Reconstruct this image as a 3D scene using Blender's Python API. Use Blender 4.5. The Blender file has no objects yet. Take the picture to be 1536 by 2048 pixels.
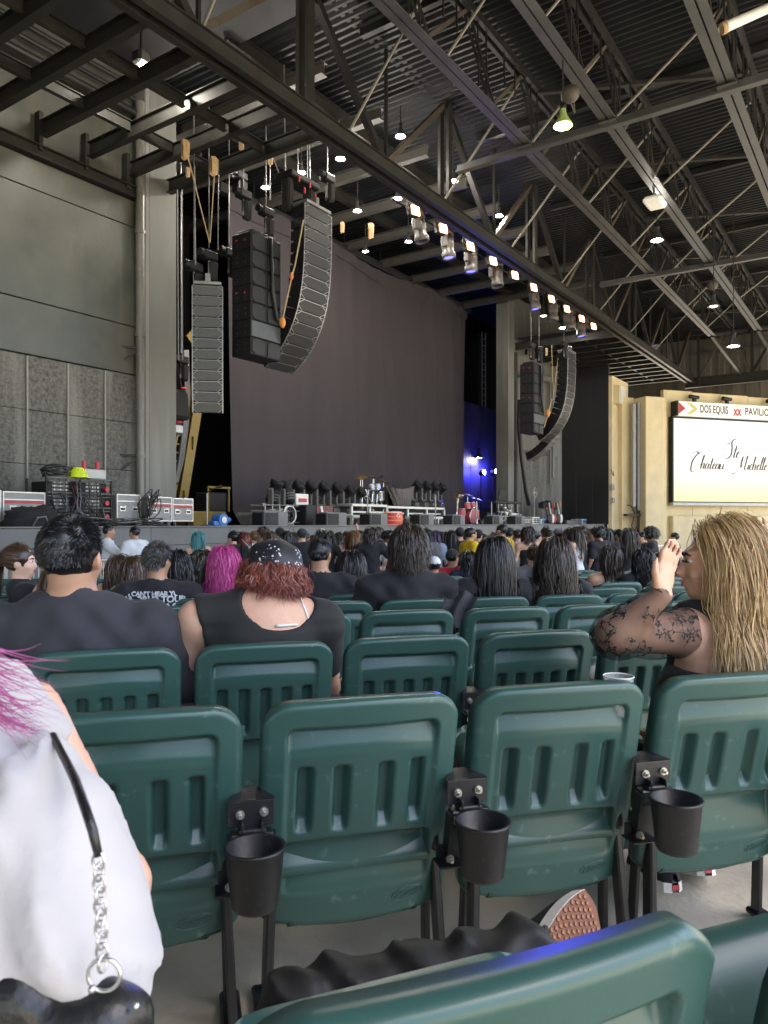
import bpy, bmesh, math, random
import numpy as np
from mathutils import Vector, Matrix, Euler

SC = bpy.context.scene
COL = SC.collection
R = math.radians

# ------------------------------------------------------------------ camera
# world: X runs along the stage front, Y goes upstage, Z = 0 is the photographer's eye level (the stage deck)
PXW, PXH, FPX, HOR = 1536, 2048, 1500.0, 1045.0
YAW = R(34.3)
FW = np.array([math.cos(YAW), math.sin(YAW), 0.0])
RT = np.array([math.sin(YAW), -math.cos(YAW), 0.0])
UP = np.array([0.0, 0.0, 1.0])
camd = bpy.data.cameras.new('camera')
camd.sensor_fit = 'VERTICAL'
camd.sensor_height = 36.0
camd.lens = FPX / PXH * 36.0
camd.shift_y = (HOR - 1024) / PXH
camd.clip_start, camd.clip_end = 0.05, 5000
camd.dof.use_dof = True
camd.dof.focus_distance = 5.0
camd.dof.aperture_fstop = 14.0
cam = bpy.data.objects.new('camera', camd)
cam.rotation_euler = (R(90), 0, YAW - R(90))
COL.objects.link(cam)
SC.camera = cam

# ------------------------------------------------------------------ sky, sun, exposure
SUN_EL, SUN_AZ = R(65), R(-78)          # azimuth measured from +X towards +Y: the sun stands behind the audience
w = bpy.data.worlds.new('World')
SC.world = w
w.use_nodes = True
nt = w.node_tree
sky = nt.nodes.new('ShaderNodeTexSky')
sky.sky_type = 'NISHITA'
sky.sun_disc = False
sky.sun_elevation = SUN_EL
sky.sun_rotation = R(90) - SUN_AZ
sky.dust_density = 3.0
bg = nt.nodes['Background']
bg.inputs['Strength'].default_value = 0.15
nt.links.new(sky.outputs[0], bg.inputs[0])
sl = bpy.data.lights.new('sun', 'SUN')
sl.energy = 4.0
sl.angle = R(0.5)
sl.color = (1.0, 0.95, 0.87)
so = bpy.data.objects.new('sun', sl)
sd = Vector((math.cos(SUN_EL) * math.cos(SUN_AZ), math.cos(SUN_EL) * math.sin(SUN_AZ), math.sin(SUN_EL)))
so.rotation_euler = sd.to_track_quat('Z', 'Y').to_euler()
so.location = (0, -40, 60)
COL.objects.link(so)
vs = SC.view_settings
vs.view_transform = 'Standard'
vs.look = 'None'
vs.gamma = 1.0
vs.use_curve_mapping = False
vs.exposure = 2.3
SC.render.engine = 'CYCLES'
cy = SC.cycles
cy.use_denoising = True
cy.denoiser = 'OPENIMAGEDENOISE'
cy.max_bounces = 7
cy.diffuse_bounces = 4
cy.glossy_bounces = 3
cy.transmission_bounces = 4
cy.transparent_max_bounces = 6
cy.caustics_reflective = cy.caustics_refractive = False
cy.sample_clamp_indirect = 6.0

# ------------------------------------------------------------------ picture -> place
def C(px, py, z):
    """point seen at pixel (px, py) at depth z along the view axis"""
    return z * FW + z * (px - 768) / FPX * RT + z * (HOR - py) / FPX * UP
def onY(px, py, Y):
    r = (px - 768) / FPX
    return C(px, py, Y / (FW[1] + r * RT[1]))
def onX(px, py, X):
    r = (px - 768) / FPX
    return C(px, py, X / (FW[0] + r * RT[0]))
def onZ(px, py, h):
    return C(px, py, h * FPX / (HOR - py))

RNG = np.random.default_rng(7)
random.seed(11)

# ------------------------------------------------------------------ materials
def lin(c):
    c = np.array(c, float) / 255.0
    return tuple(np.where(c <= 0.04045, c / 12.92, ((c + 0.055) / 1.055) ** 2.4)) + (1.0,)
MATS = {}
def mat(name, col, rough=0.6, metal=0.0, var=0.15, scale=6.0, bump=0.0, bscale=60.0, spec=0.5, emit=None, estr=0.0,
        streak=None, rvar=0.12, objrand=0.0, stretch=(1, 1, 1), coat=0.0, alpha=None, sheen=0.0):
    """procedural surface: two-scale noise on colour and gloss, fine relief"""
    if name in MATS:
        return MATS[name]
    m = bpy.data.materials.new(name)
    m.use_nodes = True
    t = m.node_tree
    N, L = t.nodes, t.links
    b = N['Principled BSDF']
    col = tuple(col[:3]) + (1.0,)
    b.inputs['Roughness'].default_value = rough
    b.inputs['Metallic'].default_value = metal
    b.inputs['Specular IOR Level'].default_value = spec
    if coat: b.inputs['Coat Weight'].default_value = coat
    if sheen:
        b.inputs['Sheen Weight'].default_value = sheen
        b.inputs['Sheen Roughness'].default_value = 0.5
    tc = N.new('ShaderNodeTexCoord')
    mp = N.new('ShaderNodeMapping')
    mp.inputs['Scale'].default_value = stretch
    L.new(tc.outputs['Object'], mp.inputs['Vector'])
    n1 = N.new('ShaderNodeTexNoise')
    n1.inputs['Scale'].default_value = scale
    n1.inputs['Detail'].default_value = 6
    n1.inputs['Roughness'].default_value = 0.62
    L.new(mp.outputs[0], n1.inputs['Vector'])
    mx = N.new('ShaderNodeMix')
    mx.data_type = 'RGBA'
    lo = tuple(max(0, c * (1 - var)) for c in col[:3]) + (1,)
    hi = tuple(min(1, c * (1 + var)) for c in col[:3]) + (1,)
    mx.inputs[6].default_value = lo
    mx.inputs[7].default_value = hi
    cr = N.new('ShaderNodeMapRange')
    cr.inputs['From Min'].default_value = 0.3
    cr.inputs['From Max'].default_value = 0.7
    L.new(n1.outputs['Fac'], cr.inputs['Value'])
    L.new(cr.outputs[0], mx.inputs[0])
    out = mx.outputs[2]
    if objrand:
        oi = N.new('ShaderNodeObjectInfo')
        hs = N.new('ShaderNodeHueSaturation')
        mr = N.new('ShaderNodeMapRange')
        mr.inputs['To Min'].default_value = 1 - objrand
        mr.inputs['To Max'].default_value = 1 + objrand
        L.new(oi.outputs['Random'], mr.inputs['Value'])
        L.new(mr.outputs[0], hs.inputs['Value'])
        L.new(out, hs.inputs['Color'])
        out = hs.outputs[0]
    if streak:
        n3 = N.new('ShaderNodeTexNoise')
        m3 = N.new('ShaderNodeMapping')
        m3.inputs['Scale'].default_value = streak[2] if len(streak) > 2 else (1, 1, 1)
        L.new(tc.outputs['Object'], m3.inputs['Vector'])
        L.new(m3.outputs[0], n3.inputs['Vector'])
        n3.inputs['Scale'].default_value = streak[3] if len(streak) > 3 else 3.0
        n3.inputs['Detail'].default_value = 5
        r3 = N.new('ShaderNodeMapRange')
        lo3 = streak[4] if len(streak) > 4 else 0.52
        r3.inputs['From Min'].default_value = lo3
        r3.inputs['From Max'].default_value = lo3 + 0.18
        r3.inputs['To Max'].default_value = streak[1]
        L.new(n3.outputs['Fac'], r3.inputs['Value'])
        m4 = N.new('ShaderNodeMix')
        m4.data_type = 'RGBA'
        m4.inputs[7].default_value = tuple(streak[0][:3]) + (1,)
        L.new(r3.outputs[0], m4.inputs[0])
        L.new(out, m4.inputs[6])
        out = m4.outputs[2]
    L.new(out, b.inputs['Base Color'])
    if rvar:
        rr = N.new('ShaderNodeMapRange')
        rr.inputs['To Min'].default_value = max(0.03, rough - rvar)
        rr.inputs['To Max'].default_value = min(1, rough + rvar)
        L.new(n1.outputs['Fac'], rr.inputs['Value'])
        L.new(rr.outputs[0], b.inputs['Roughness'])
    if bump:
        n2 = N.new('ShaderNodeTexNoise')
        n2.inputs['Scale'].default_value = bscale
        n2.inputs['Detail'].default_value = 4
        L.new(mp.outputs[0], n2.inputs['Vector'])
        bp = N.new('ShaderNodeBump')
        bp.inputs['Strength'].default_value = bump
        bp.inputs['Distance'].default_value = 0.6 / bscale
        L.new(n2.outputs['Fac'], bp.inputs['Height'])
        L.new(bp.outputs[0], b.inputs['Normal'])
    if emit:
        b.inputs['Emission Color'].default_value = tuple(emit[:3]) + (1,)
        b.inputs['Emission Strength'].default_value = estr
    if alpha is not None:
        b.inputs['Alpha'].default_value = alpha
    MATS[name] = m
    return m

# ------------------------------------------------------------------ mesh collector
class MB:
    def __init__(self):
        self.v, self.f, self.n = [], [], 0
    def add(self, verts, faces):
        verts = np.asarray(verts, float).reshape(-1, 3)
        o = self.n
        self.v.append(verts)
        self.n += len(verts)
        self.f.extend([tuple(int(i) + o for i in f) for f in faces])
        return self
    def box(self, c, s, bev=0.0, M=None, taper=None):
        """box centred at c, size s, optional chamfer, optional 3x3 M; taper scales the top in x,y"""
        hx, hy, hz = s[0] / 2, s[1] / 2, s[2] / 2
        c = np.asarray(c, float)
        if bev <= 0:
            p = np.array([[sx * hx, sy * hy, sz * hz] for sx in (-1, 1) for sy in (-1, 1) for sz in (-1, 1)])
            f = [(0, 1, 3, 2), (4, 6, 7, 5), (0, 4, 5, 1), (2, 3, 7, 6), (0, 2, 6, 4), (1, 5, 7, 3)]
        else:
            b = min(bev, hx * .9, hy * .9, hz * .9)
            p, idx = [], {}
            for sx in (-1, 1):
                for sy in (-1, 1):
                    for sz in (-1, 1):
                        for a in range(3):
                            q = [sx * (hx - (b if a != 0 else 0)), sy * (hy - (b if a != 1 else 0)), sz * (hz - (b if a != 2 else 0))]
                            idx[(sx, sy, sz, a)] = len(p)
                            p.append(q)
            p = np.array(p)
            f = []
            def quad(l):
                q = [idx[k] for k in l]
                a, bb, cc = p[q[0]], p[q[1]], p[q[2]]
                nn = np.cross(bb - a, cc - a)
                if np.dot(nn, p[q].mean(0)) < 0: q = q[::-1]
                f.append(tuple(q))
            for a in range(3):
                o = [i for i in range(3) if i != a]
                for s1 in (-1, 1):
                    l = []
                    for (u, v2) in ((-1, -1), (1, -1), (1, 1), (-1, 1)):
                        k = [0, 0, 0]; k[a] = s1; k[o[0]] = u; k[o[1]] = v2
                        l.append((*k, a))
                    quad(l)
            for a in range(3):                      # edges parallel to axis a
                o = [i for i in range(3) if i != a]
                for u in (-1, 1):
                    for v2 in (-1, 1):
                        k0 = [0, 0, 0]; k0[o[0]] = u; k0[o[1]] = v2
                        k1 = list(k0); k0[a] = -1; k1[a] = 1
                        quad([(*k0, o[0]), (*k1, o[0]), (*k1, o[1]), (*k0, o[1])])
            for sx in (-1, 1):
                for sy in (-1, 1):
                    for sz in (-1, 1):
                        quad([(sx, sy, sz, 0), (sx, sy, sz, 1), (sx, sy, sz, 2)])
        if taper is not None:
            t = (p[:, 2] + hz) / (2 * hz)
            p = p.copy()
            p[:, 0] *= 1 + (taper[0] - 1) * t
            p[:, 1] *= 1 + (taper[1] - 1) * t
        if M is not None:
            p = p @ np.asarray(M, float).T
        return self.add(p + c, f)
    def beam(self, a, b, w, h, up=(0, 0, 1), bev=0.0):
        a, b = np.asarray(a, float), np.asarray(b, float)
        M = frame(b - a, up)
        return self.box((a + b) / 2, (w, np.linalg.norm(b - a), h), bev, M)
    def ibeam(self, a, b, w, h, t=0.02, up=(0, 0, 1)):
        a, b = np.asarray(a, float), np.asarray(b, float)
        M = frame(b - a, up)
        L = np.linalg.norm(b - a)
        m = (a + b) / 2
        self.box(m + M[:, 2] * (h / 2 - t / 2), (w, L, t), 0, M)
        self.box(m - M[:, 2] * (h / 2 - t / 2), (w, L, t), 0, M)
        return self.box(m, (t, L, h - 2 * t), 0, M)
    def cyl(self, a, b, r0, r1=None, n=12, caps=True):
        a, b = np.asarray(a, float), np.asarray(b, float)
        r1 = r0 if r1 is None else r1
        M = frame(b - a, (0, 0, 1) if abs((b - a)[2]) < .95 * np.linalg.norm(b - a) else (1, 0, 0))
        th = np.linspace(0, 2 * math.pi, n, endpoint=False)
        ring = np.outer(np.cos(th), M[:, 0]) + np.outer(np.sin(th), M[:, 2])
        v = np.vstack([a + ring * r0, b + ring * r1])
        f = [(i, (i + 1) % n, n + (i + 1) % n, n + i) for i in range(n)]
        self.add(v, [q[::-1] for q in f])
        if caps:
            self.add(a + ring * r0, [tuple(range(n))])
            self.add(b + ring * r1, [tuple(range(n))[::-1]])
        return self
    def tube(self, pts, r, n=6, closed=False):
        pts = np.asarray(pts, float)
        m = len(pts)
        rr = np.full(m, r) if np.isscalar(r) else np.asarray(r, float)
        V = []
        pn = None
        for i in range(m):
            t = pts[(i + 1) % m if closed else min(i + 1, m - 1)] - pts[(i - 1) % m if closed else max(i - 1, 0)]
            t = t / (np.linalg.norm(t) + 1e-9)
            if pn is None:
                pn = np.cross(t, (0, 0, 1) if abs(t[2]) < .9 else (1, 0, 0))
            pn = pn - np.dot(pn, t) * t
            pn = pn / (np.linalg.norm(pn) + 1e-9)
            bn = np.cross(t, pn)
            th = np.linspace(0, 2 * math.pi, n, endpoint=False)
            V.append(pts[i] + rr[i] * (np.outer(np.cos(th), pn) + np.outer(np.sin(th), bn)))
        f = []
        for i in range(m if closed else m - 1):
            j = (i + 1) % m
            for k in range(n):
                f.append((i * n + k, i * n + (k + 1) % n, j * n + (k + 1) % n, j * n + k))
        if not closed:
            f.append(tuple(range(n))[::-1])
            f.append(tuple((m - 1) * n + k for k in range(n)))
        return self.add(np.vstack(V), f)
    def lathe(self, prof, n=20, o=(0, 0, 0), M=None):
        prof = np.asarray(prof, float)
        th = np.linspace(0, 2 * math.pi, n, endpoint=False)
        V = np.array([[r * math.cos(t), r * math.sin(t), z] for r, z in prof for t in th])
        f = []
        for i in range(len(prof) - 1):
            for k in range(n):
                f.append((i * n + k, i * n + (k + 1) % n, (i + 1) * n + (k + 1) % n, (i + 1) * n + k))
        if M is not None: V = V @ np.asarray(M, float).T
        return self.add(V + np.asarray(o, float), f)
    def ellipsoid(self, c, r, n=12, m=8, M=None):
        prof = [(math.sin(math.pi * i / m), -math.cos(math.pi * i / m)) for i in range(m + 1)]
        th = np.linspace(0, 2 * math.pi, n, endpoint=False)
        V = np.array([[q * math.cos(t) * r[0], q * math.sin(t) * r[1], z * r[2]] for q, z in prof for t in th])
        f = [(i * n + k, i * n + (k + 1) % n, (i + 1) * n + (k + 1) % n, (i + 1) * n + k) for i in range(m) for k in range(n)]
        if M is not None: V = V @ np.asarray(M, float).T
        return self.add(V + np.asarray(c, float), f)
    def prism(self, poly, a, b):
        """extrude a 3-D polygon list poly (offsets) from a to b"""
        poly = np.asarray(poly, float)
        n = len(poly)
        self.add(np.vstack([poly + a, poly + b]), [(i, (i + 1) % n, n + (i + 1) % n, n + i) for i in range(n)] + [tuple(range(n))[::-1], tuple(range(n, 2 * n))])
        return self
    def grid(self, P, flip=False):
        P = np.asarray(P, float)
        a, b = P.shape[:2]
        f = [(i * b + j, (i + 1) * b + j, (i + 1) * b + j + 1, i * b + j + 1) for i in range(a - 1) for j in range(b - 1)]
        if flip: f = [q[::-1] for q in f]
        return self.add(P.reshape(-1, 3), f)
    def mesh(self, name, smooth=False):
        me = bpy.data.meshes.new(name)
        v = np.vstack(self.v) if self.v else np.zeros((0, 3))
        me.from_pydata(v.tolist(), [], self.f)
        if smooth:
            me.polygons.foreach_set('use_smooth', [True] * len(me.polygons))
        me.validate()
        me.update()
        return me
    def build(self, name, m, parent=None, smooth=False, loc=None):
        me = self.mesh(name, smooth)
        return link(name, me, m, parent, loc)

def frame(d, up=(0, 0, 1)):
    """3x3 with columns x, y(=d), z"""
    y = np.asarray(d, float)
    y = y / (np.linalg.norm(y) + 1e-12)
    u = np.asarray(up, float)
    if abs(np.dot(u, y)) > 0.999: u = np.array((1.0, 0, 0)) if abs(y[0]) < .9 else np.array((0, 1.0, 0))
    x = np.cross(y, u); x /= np.linalg.norm(x)
    return np.column_stack([x, y, np.cross(x, y)])
def rotz(a):
    c, s = math.cos(a), math.sin(a)
    return np.array([[c, -s, 0], [s, c, 0], [0, 0, 1.0]])
def rotx(a):
    c, s = math.cos(a), math.sin(a)
    return np.array([[1.0, 0, 0], [0, c, -s], [0, s, c]])
def roty(a):
    c, s = math.cos(a), math.sin(a)
    return np.array([[c, 0, s], [0, 1.0, 0], [-s, 0, c]])

ROOTLOC = {}
def link(name, me, m, parent=None, loc=None):
    o = bpy.data.objects.new(name, me)
    COL.objects.link(o)
    for mm in (m if isinstance(m, (list, tuple)) else [m]):
        me.materials.append(mm)
    if loc is not None: o.location = tuple(loc)
    if parent is not None:
        o.parent = parent
        if parent.name in ROOTLOC:                      # parts of one-off things are built in world coordinates
            o.matrix_parent_inverse = Matrix.Translation(-Vector(ROOTLOC[parent.name]))
    return o
def tag(o, label, cat, group=None):
    o['label'] = label
    o['category'] = cat
    if group: o['group'] = group
    return o
def kind(o, k):
    o['kind'] = k
    return o
def thing(name, label, cat, loc=(0, 0, 0), group=None, local=False, rz=0.0):
    """an Empty at the thing's base; local=True when the parts are built round its origin"""
    o = bpy.data.objects.new(name, None)
    o.empty_display_size = 0.1
    COL.objects.link(o)
    o.location = tuple(loc)
    o.rotation_euler = (0, 0, rz)
    if not local: ROOTLOC[o.name] = tuple(loc)
    return tag(o, label, cat, group)
def copy_tree(o, parent=None):
    c = o.copy()
    COL.objects.link(c)
    if parent is not None: c.parent = parent
    for ch in o.children: copy_tree(ch, c)
    return c
def text_mesh(s, size=1.0, shear=0.0, extrude=0.0, offset=0.0, space=1.0, align='CENTER'):
    cu = bpy.data.curves.new('lettering', 'FONT')
    cu.body = s
    cu.size = size
    cu.shear = shear
    cu.extrude = extrude
    cu.offset = offset
    cu.space_character = space
    cu.align_x = align
    cu.resolution_u = 3
    o = bpy.data.objects.new('lettering', cu)
    COL.objects.link(o)
    dg = bpy.context.evaluated_depsgraph_get()
    me = bpy.data.meshes.new_from_object(o.evaluated_get(dg))
    bpy.data.objects.remove(o)
    return me
def put_text(me, org, xdir, ydir, name, m, parent, scale=1.0, bend=None):
    """lay a text mesh (x right, y up) on the plane org + x*xdir + y*ydir"""
    v = np.array([x.co[:] for x in me.vertices])
    if bend is not None: v = bend(v)
    nrm = np.cross(xdir, ydir)
    P = np.asarray(org) + np.outer(v[:, 0] * scale, xdir) + np.outer(v[:, 1] * scale, ydir) + np.outer(v[:, 2], nrm)
    me.vertices.foreach_set('co', P.reshape(-1))
    me.update()
    return link(name, me, m, parent)
# ------------------------------------------------------------------ palette
M_conc = mat('concrete_floor', (.52, .455, .345), .75, var=.22, scale=1.6, bump=.25, bscale=45, streak=((.14, .12, .10), .5, (1, 1, 1), 2.3, .55))
M_ground = mat('ground_concrete', (.40, .34, .25), .85, var=.3, scale=.15, bump=.2, bscale=3)
M_deck = mat('stage_deck', (.10, .10, .10), .7, var=.2, scale=2)
M_fascia = mat('stage_fascia', (.17, .17, .166), .7, var=.12, scale=1.2, bump=.1, bscale=30, streak=((.22, .21, .20), .35, (1, 1, .3), 2.0, .58))
M_wall = mat('painted_wall', (.058, .062, .053), .42, var=.30, scale=.7, rvar=.16, bump=.06, bscale=8, streak=((.125, .12, .085), .6, (1, 1, .22), 1.1, .53))
M_panel = mat('rough_panel', (.105, .104, .094), .85, var=.6, scale=11, bump=.8, bscale=30, streak=((.21, .21, .19), .75, (1, 1, .08), 2.4, .50))
M_batten = mat('panel_batten', (.24, .24, .22), .6, var=.15)
M_pipe = mat('grey_pipe', (.13, .13, .115), .38, .1, var=.25, scale=4, stretch=(1, 1, .2), streak=((.42, .41, .36), .6, (3, 3, 1), 7, .62))
M_pillar = mat('pillar_paint', (.125, .13, .12), .65, var=.2, scale=1.2, bump=.15, bscale=25, stretch=(1, 1, .25), streak=((.22, .22, .21), .6, (1, 1, .1), 2.0, .52))
M_steel = mat('dark_steel', (.024, .024, .022), .45, .1, spec=.22, var=.25, scale=2.5, rvar=.15, streak=((.065, .055, .04), .35, (1, 1, 1), 1.7, .6))
M_steel2 = mat('roof_steel', (.018, .018, .018), .48, .1, spec=.2, var=.25, scale=2, rvar=.15, streak=((.075, .058, .04), .4, (1, 1, 1), 1.3, .57))
M_chord = mat('galvanised_chord', (.072, .072, .073), .40, .3, spec=.3, var=.2, scale=1.4, rvar=.12, streak=((.08, .075, .07), .5, (1, 1, 1), 1.1, .55))
M_rod = mat('brace_rod', (.17, .16, .135), .45, .3, var=.2, scale=4)
M_rust = mat('brown_brace', (.055, .046, .034), .6, .1, var=.3, scale=5)
M_roof = mat('corrugated_roof', (.010, .011, .0125), .48, .1, spec=.18, var=.25, scale=.6, rvar=.15)
M_black = mat('black_paint', (.007, .007, .009), .6, var=.2, scale=2)
M_void = mat('black_drape', (.009, .009, .010), .9, var=.3, scale=3, stretch=(1, 1, .15))
M_cloth = mat('stage_curtain_cloth', (.042, .037, .043), .85, var=.12, scale=1.1, stretch=(1, 1, .15), bump=.2, bscale=140, sheen=.05, spec=.15)
M_beige = mat('beige_stucco', (.68, .57, .34), .8, var=.10, scale=.8, bump=.2, bscale=35, streak=((.40, .31, .16), .35, (1, 1, .2), 1.1, .56))
M_beige2 = mat('beige_trim', (.64, .54, .33), .75, var=.10, scale=1.2, bump=.15, bscale=35)
M_siding = mat('grey_siding', (.11, .105, .09), .55, .15, var=.35, scale=1.5, stretch=(1, 1, .15))
M_metalbox = mat('galv_conduit', (.36, .37, .37), .45, .3, var=.15, scale=3)
M_white = mat('white_plastic', (.72, .72, .69), .5, var=.06, scale=8)
M_yellow = mat('safety_yellow', (.17, .115, .016), .5, var=.2, scale=3, streak=((.20, .12, .03), .5, (1, 1, .4), 3, .58))
M_cable = mat('black_cable', (.02, .02, .02), .5, var=.2, scale=10)
M_cable2 = mat('grey_cable', (.14, .14, .145), .45, var=.4, scale=9)
M_tan = mat('tan_burlap', (.34, .23, .12), .9, var=.3, scale=14, bump=.4, bscale=90)

# ------------------------------------------------------------------ setting: ground, floor, stage
kind(MB().grid([[(-900, -900, -2.4), (-900, 900, -2.4)], [(900, -900, -2.4), (900, 900, -2.4)]], True).build('ground', M_ground), 'structure')
RA = R(15.3)                                          # the seating rows run 15 degrees off the picture plane
EU = math.cos(RA) * RT + math.sin(RA) * FW            # along a row, to the right
EN = -math.sin(RA) * RT + math.cos(RA) * FW           # the way the seats face
ROWP = [.557, 1.70, 2.61, 3.50, 4.42] + [5.35 + .93 * i for i in range(8)]
ROWH = [.378, .412, .419, .430, .475] + [.525 + .0415 * i for i in range(8)]
CH = .80                                              # chair height
FP = [-60, -9, 0.0] + ROWP + [17, 70]
FH = [1.0, 1.0, 1.215] + [h + CH for h in ROWH] + [1.85, 1.85]
def floorz(p):
    return -float(np.interp(p, FP, FH))
def seatframe(u, p):
    return EU * u + EN * p
prof = sorted(set(FP + [-30, -5, 25, 40]))
kind(MB().grid([[(*(seatframe(u, p)[:2]), floorz(p)) for p in prof] for u in np.linspace(-40, 55, 20)], True).build('concrete_floor', M_conc, smooth=False), 'structure')
YS = 14.0                                              # stage front
DK = -.10                                              # stage deck level
st = MB().box((22, YS + 8.5, (DK - 2.6) / 2 + .0), (56, 17, -(-2.6 - DK)), 0)
stage = kind(st.build('stage', M_deck), 'structure')
for i in range(23):                                    # fascia boards along the stage front
    x0 = -6 + i * 2.44
    for (z0, z1) in ((-.52, DK - .012), (-2.5, -.53)):
        MB().box((x0 + 1.215, YS - .03, (z0 + z1) / 2), (2.43, .05, z1 - z0), .006).build('fascia_board', M_fascia, stage)
MB().box((22, YS - .05, DK + .004), (56, .12, .03), .006).build('stage_nosing', M_fascia, stage)

# ------------------------------------------------------------------ left stage wall
YW = 16.5
wl = thing('left_stage_wall', 'tall grey painted wall left of the stage opening', 'wall', (6, YW, DK))
bands = [(-.1, 3.86), (3.88, 5.12), (5.14, 7.72), (7.74, 8.42)]
MB().box((-1, YW + .30, 6.5), (27.2, .3, 13.2)).build('backing_wall', M_wall, wl)
for bi, (z0, z1) in enumerate(bands[1:]):
    MB().box((-.7, YW + .075, (z0 + z1) / 2), (26.6, .15, z1 - z0), .012).build('plaster_band', M_wall, wl)
xs = [12.72 - 1.03 * k for k in range(0, 18)]
for k in range(17):
    for (z0, z1) in ((DK, 1.35), (1.36, 2.6), (2.61, 3.86)):
        MB().box(((xs[k] + xs[k + 1]) / 2, YW + .09 + .006 * ((k * 7 + int(z0 * 3)) % 3), (z0 + z1) / 2), (1.0, .12, z1 - z0), .01).build('rough_panel', M_panel, wl)
    MB().box((xs[k + 1], YW + .02, (3.84 + DK) / 2), (.045, .06, 3.84 - DK), .008).build('batten', M_batten, wl)
MB().ibeam((-14, YW - .05, 8.60), (12.6, YW - .05, 8.60), .26, .3, .025).build('ledge_beam', M_steel, wl)
for k in range(14):
    MB().box((12.3 - 1.2 * k, YW - .02, 9.1), (.1, .2, .9)).build('hanger_plate', M_steel, wl)
for hgt, rr in ((10.6, .09), (10.95, .06), (11.25, .06)):
    MB().cyl((-14, YW - .25, hgt), (12.4, YW - .25, hgt), rr, n=10).build('conduit_run', M_steel2, wl, True)

pl = thing('proscenium_pillar', 'grey concrete pillar at the left edge of the stage opening', 'pillar', (13.5, YW, DK))
MB().box((13.42, YW + .35, 5.9), (.92, .9, 12.0), .02).build('shaft', M_pillar, pl)
MB().box((12.88, YW + .12, 5.9), (.15, .5, 12.0), .02).build('return_face', M_fascia, pl)
dp = thing('drain_pipe', 'tall pale vertical pipe fixed to the left stage wall', 'pipe', (12.6, YW - .2, DK))
MB().cyl((12.62, YW - .16, DK), (12.62, YW - .16, 11.0), .115, n=16).build('pipe', M_pipe, dp, True)
for z in (1.75, 4.9, 7.6):
    MB().cyl((12.62, YW - .16, z - .05), (12.62, YW - .16, z + .05), .14, n=16).build('collar', M_pipe, dp, True)
for z in (1.75, 4.55):
    MB().beam((12.62, YW - .2, z), (12.15, YW + .05, z), .05, .05).beam((12.62, YW - .2, z), (12.2, YW + .05, z - .38), .05, .05).build('bracket', M_steel, dp)

# ------------------------------------------------------------------ right of the opening
pr = thing('right_pillar', 'pale grey column at the right edge of the stage opening', 'pillar', (36.2, YW, DK))
MB().box((36.15, YW + .45, 5.9), (.75, .7, 12.0), .02).build('shaft', M_pillar, pr)
MB().cyl((36.75, YW + .15, DK), (36.75, YW + .15, 9.0), .13, n=14).build('pipe', M_steel, pr, True)
wr = thing('right_stage_wall', 'grey panelled wall right of the stage behind the far speakers', 'wall', (40, YW, DK))
MB().box((40.6, YW + .6, 5.9), (8.4, .3, 12.6)).build('backing_wall', M_pillar, wr)
for k in range(6):
    MB().box((37.35 + k * 1.06, YW + .36, 1.9), (1.03, .12, 4.0), .01).build('rough_panel', M_panel, wr)
for z0, z1 in ((3.95, 5.3), (5.32, 8.6)):
    MB().box((40, YW + .37, (z0 + z1) / 2), (6.4, .14, z1 - z0), .01).build('plaster_band', M_pillar, wr)
MB().cyl((41.9, YW + .1, 2.6), (41.9, YW + .1, 8.5), .13, n=12).build('pipe', M_pipe, wr, True)
MB().cyl((41.5, YW + .1, 2.2), (41.5, YW + .1, 8.5), .07, n=10).build('pipe', M_pipe, wr, True)
MB().beam((36.9, YW - .3, 7.75), (42.5, YW - .3, 8.3), .25, .25).build('conduit_run', M_pipe, wr)
bw = thing('black_side_wall', 'tall flat black wall between the stage and the beige wall', 'wall', (43.1, 15, DK))
for k in range(3):
    MB().box((43.15, 16.02 - k * .94, 4.5), (.25, .93, 9.2), .012).build('black_panel', M_black, bw)

# ------------------------------------------------------------------ beige wall with pilasters
bz = thing('beige_wall', 'beige stucco wall with pilasters right of the stage', 'wall', (46, 12, -1.85))
MB().box((44.6, 13.62, 3.3), (3.1, .3, 10.35), .02).build('end_slab', M_beige2, bz)
A0 = np.array([44.0, 12.6]); A1 = np.array([56.0, 3.2])
dW = (A1 - A0) / np.linalg.norm(A1 - A0)
nW = np.array([-dW[1], dW[0]]) * -1.0                 # towards the audience
def wallpt(s, off, z):
    q = A0 + dW * s + nW * off
    return np.array([q[0], q[1], z])
MW = np.column_stack([np.array([dW[0], dW[1], 0]), np.array([-nW[0], -nW[1], 0]), UP])
def wbox(s0, s1, o0, o1, z0, z1, bev=.02):
    return MB().box(wallpt((s0 + s1) / 2, (o0 + o1) / 2, (z0 + z1) / 2), (s1 - s0, abs(o1 - o0), z1 - z0), bev, MW)
def wall_s(px):
    """distance along the beige wall of the point seen in column px"""
    r = (px - 768) / FPX
    d = (FW + r * RT)[:2]
    A = np.column_stack([d, -dW])
    t = np.linalg.solve(A, A0)
    return t[1], t[0]
S = lambda px: wall_s(px)[0]
def HZ(px, py):
    return (HOR - py) / FPX * wall_s(px)[1]
zt = HZ(1400, 784)
for k in range(6):
    s0 = S(1327) + k * 2.05
    wbox(s0, s0 + 2.04, -.3, 0, 2.1, zt - .02 * (k % 2) - .03 * k, .015).build('stucco_panel', M_beige, bz)
    wbox(s0, s0 + 2.04, -.3, .0, -1.85, 2.09, .015).build('stucco_panel', M_beige, bz)
wbox(S(1275), S(1311), -.5, .75, -1.85, HZ(1290, 797), .03).build('pilaster', M_beige2, bz)
wbox(S(1311), S(1327), -.4, .3, -1.85, HZ(1320, 797), .03).build('pilaster_return', M_beige, bz)
wbox(S(1250), S(1275), -.6, -.3, -1.85, HZ(1260, 793), .02).build('recessed_panel', M_beige, bz)
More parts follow.
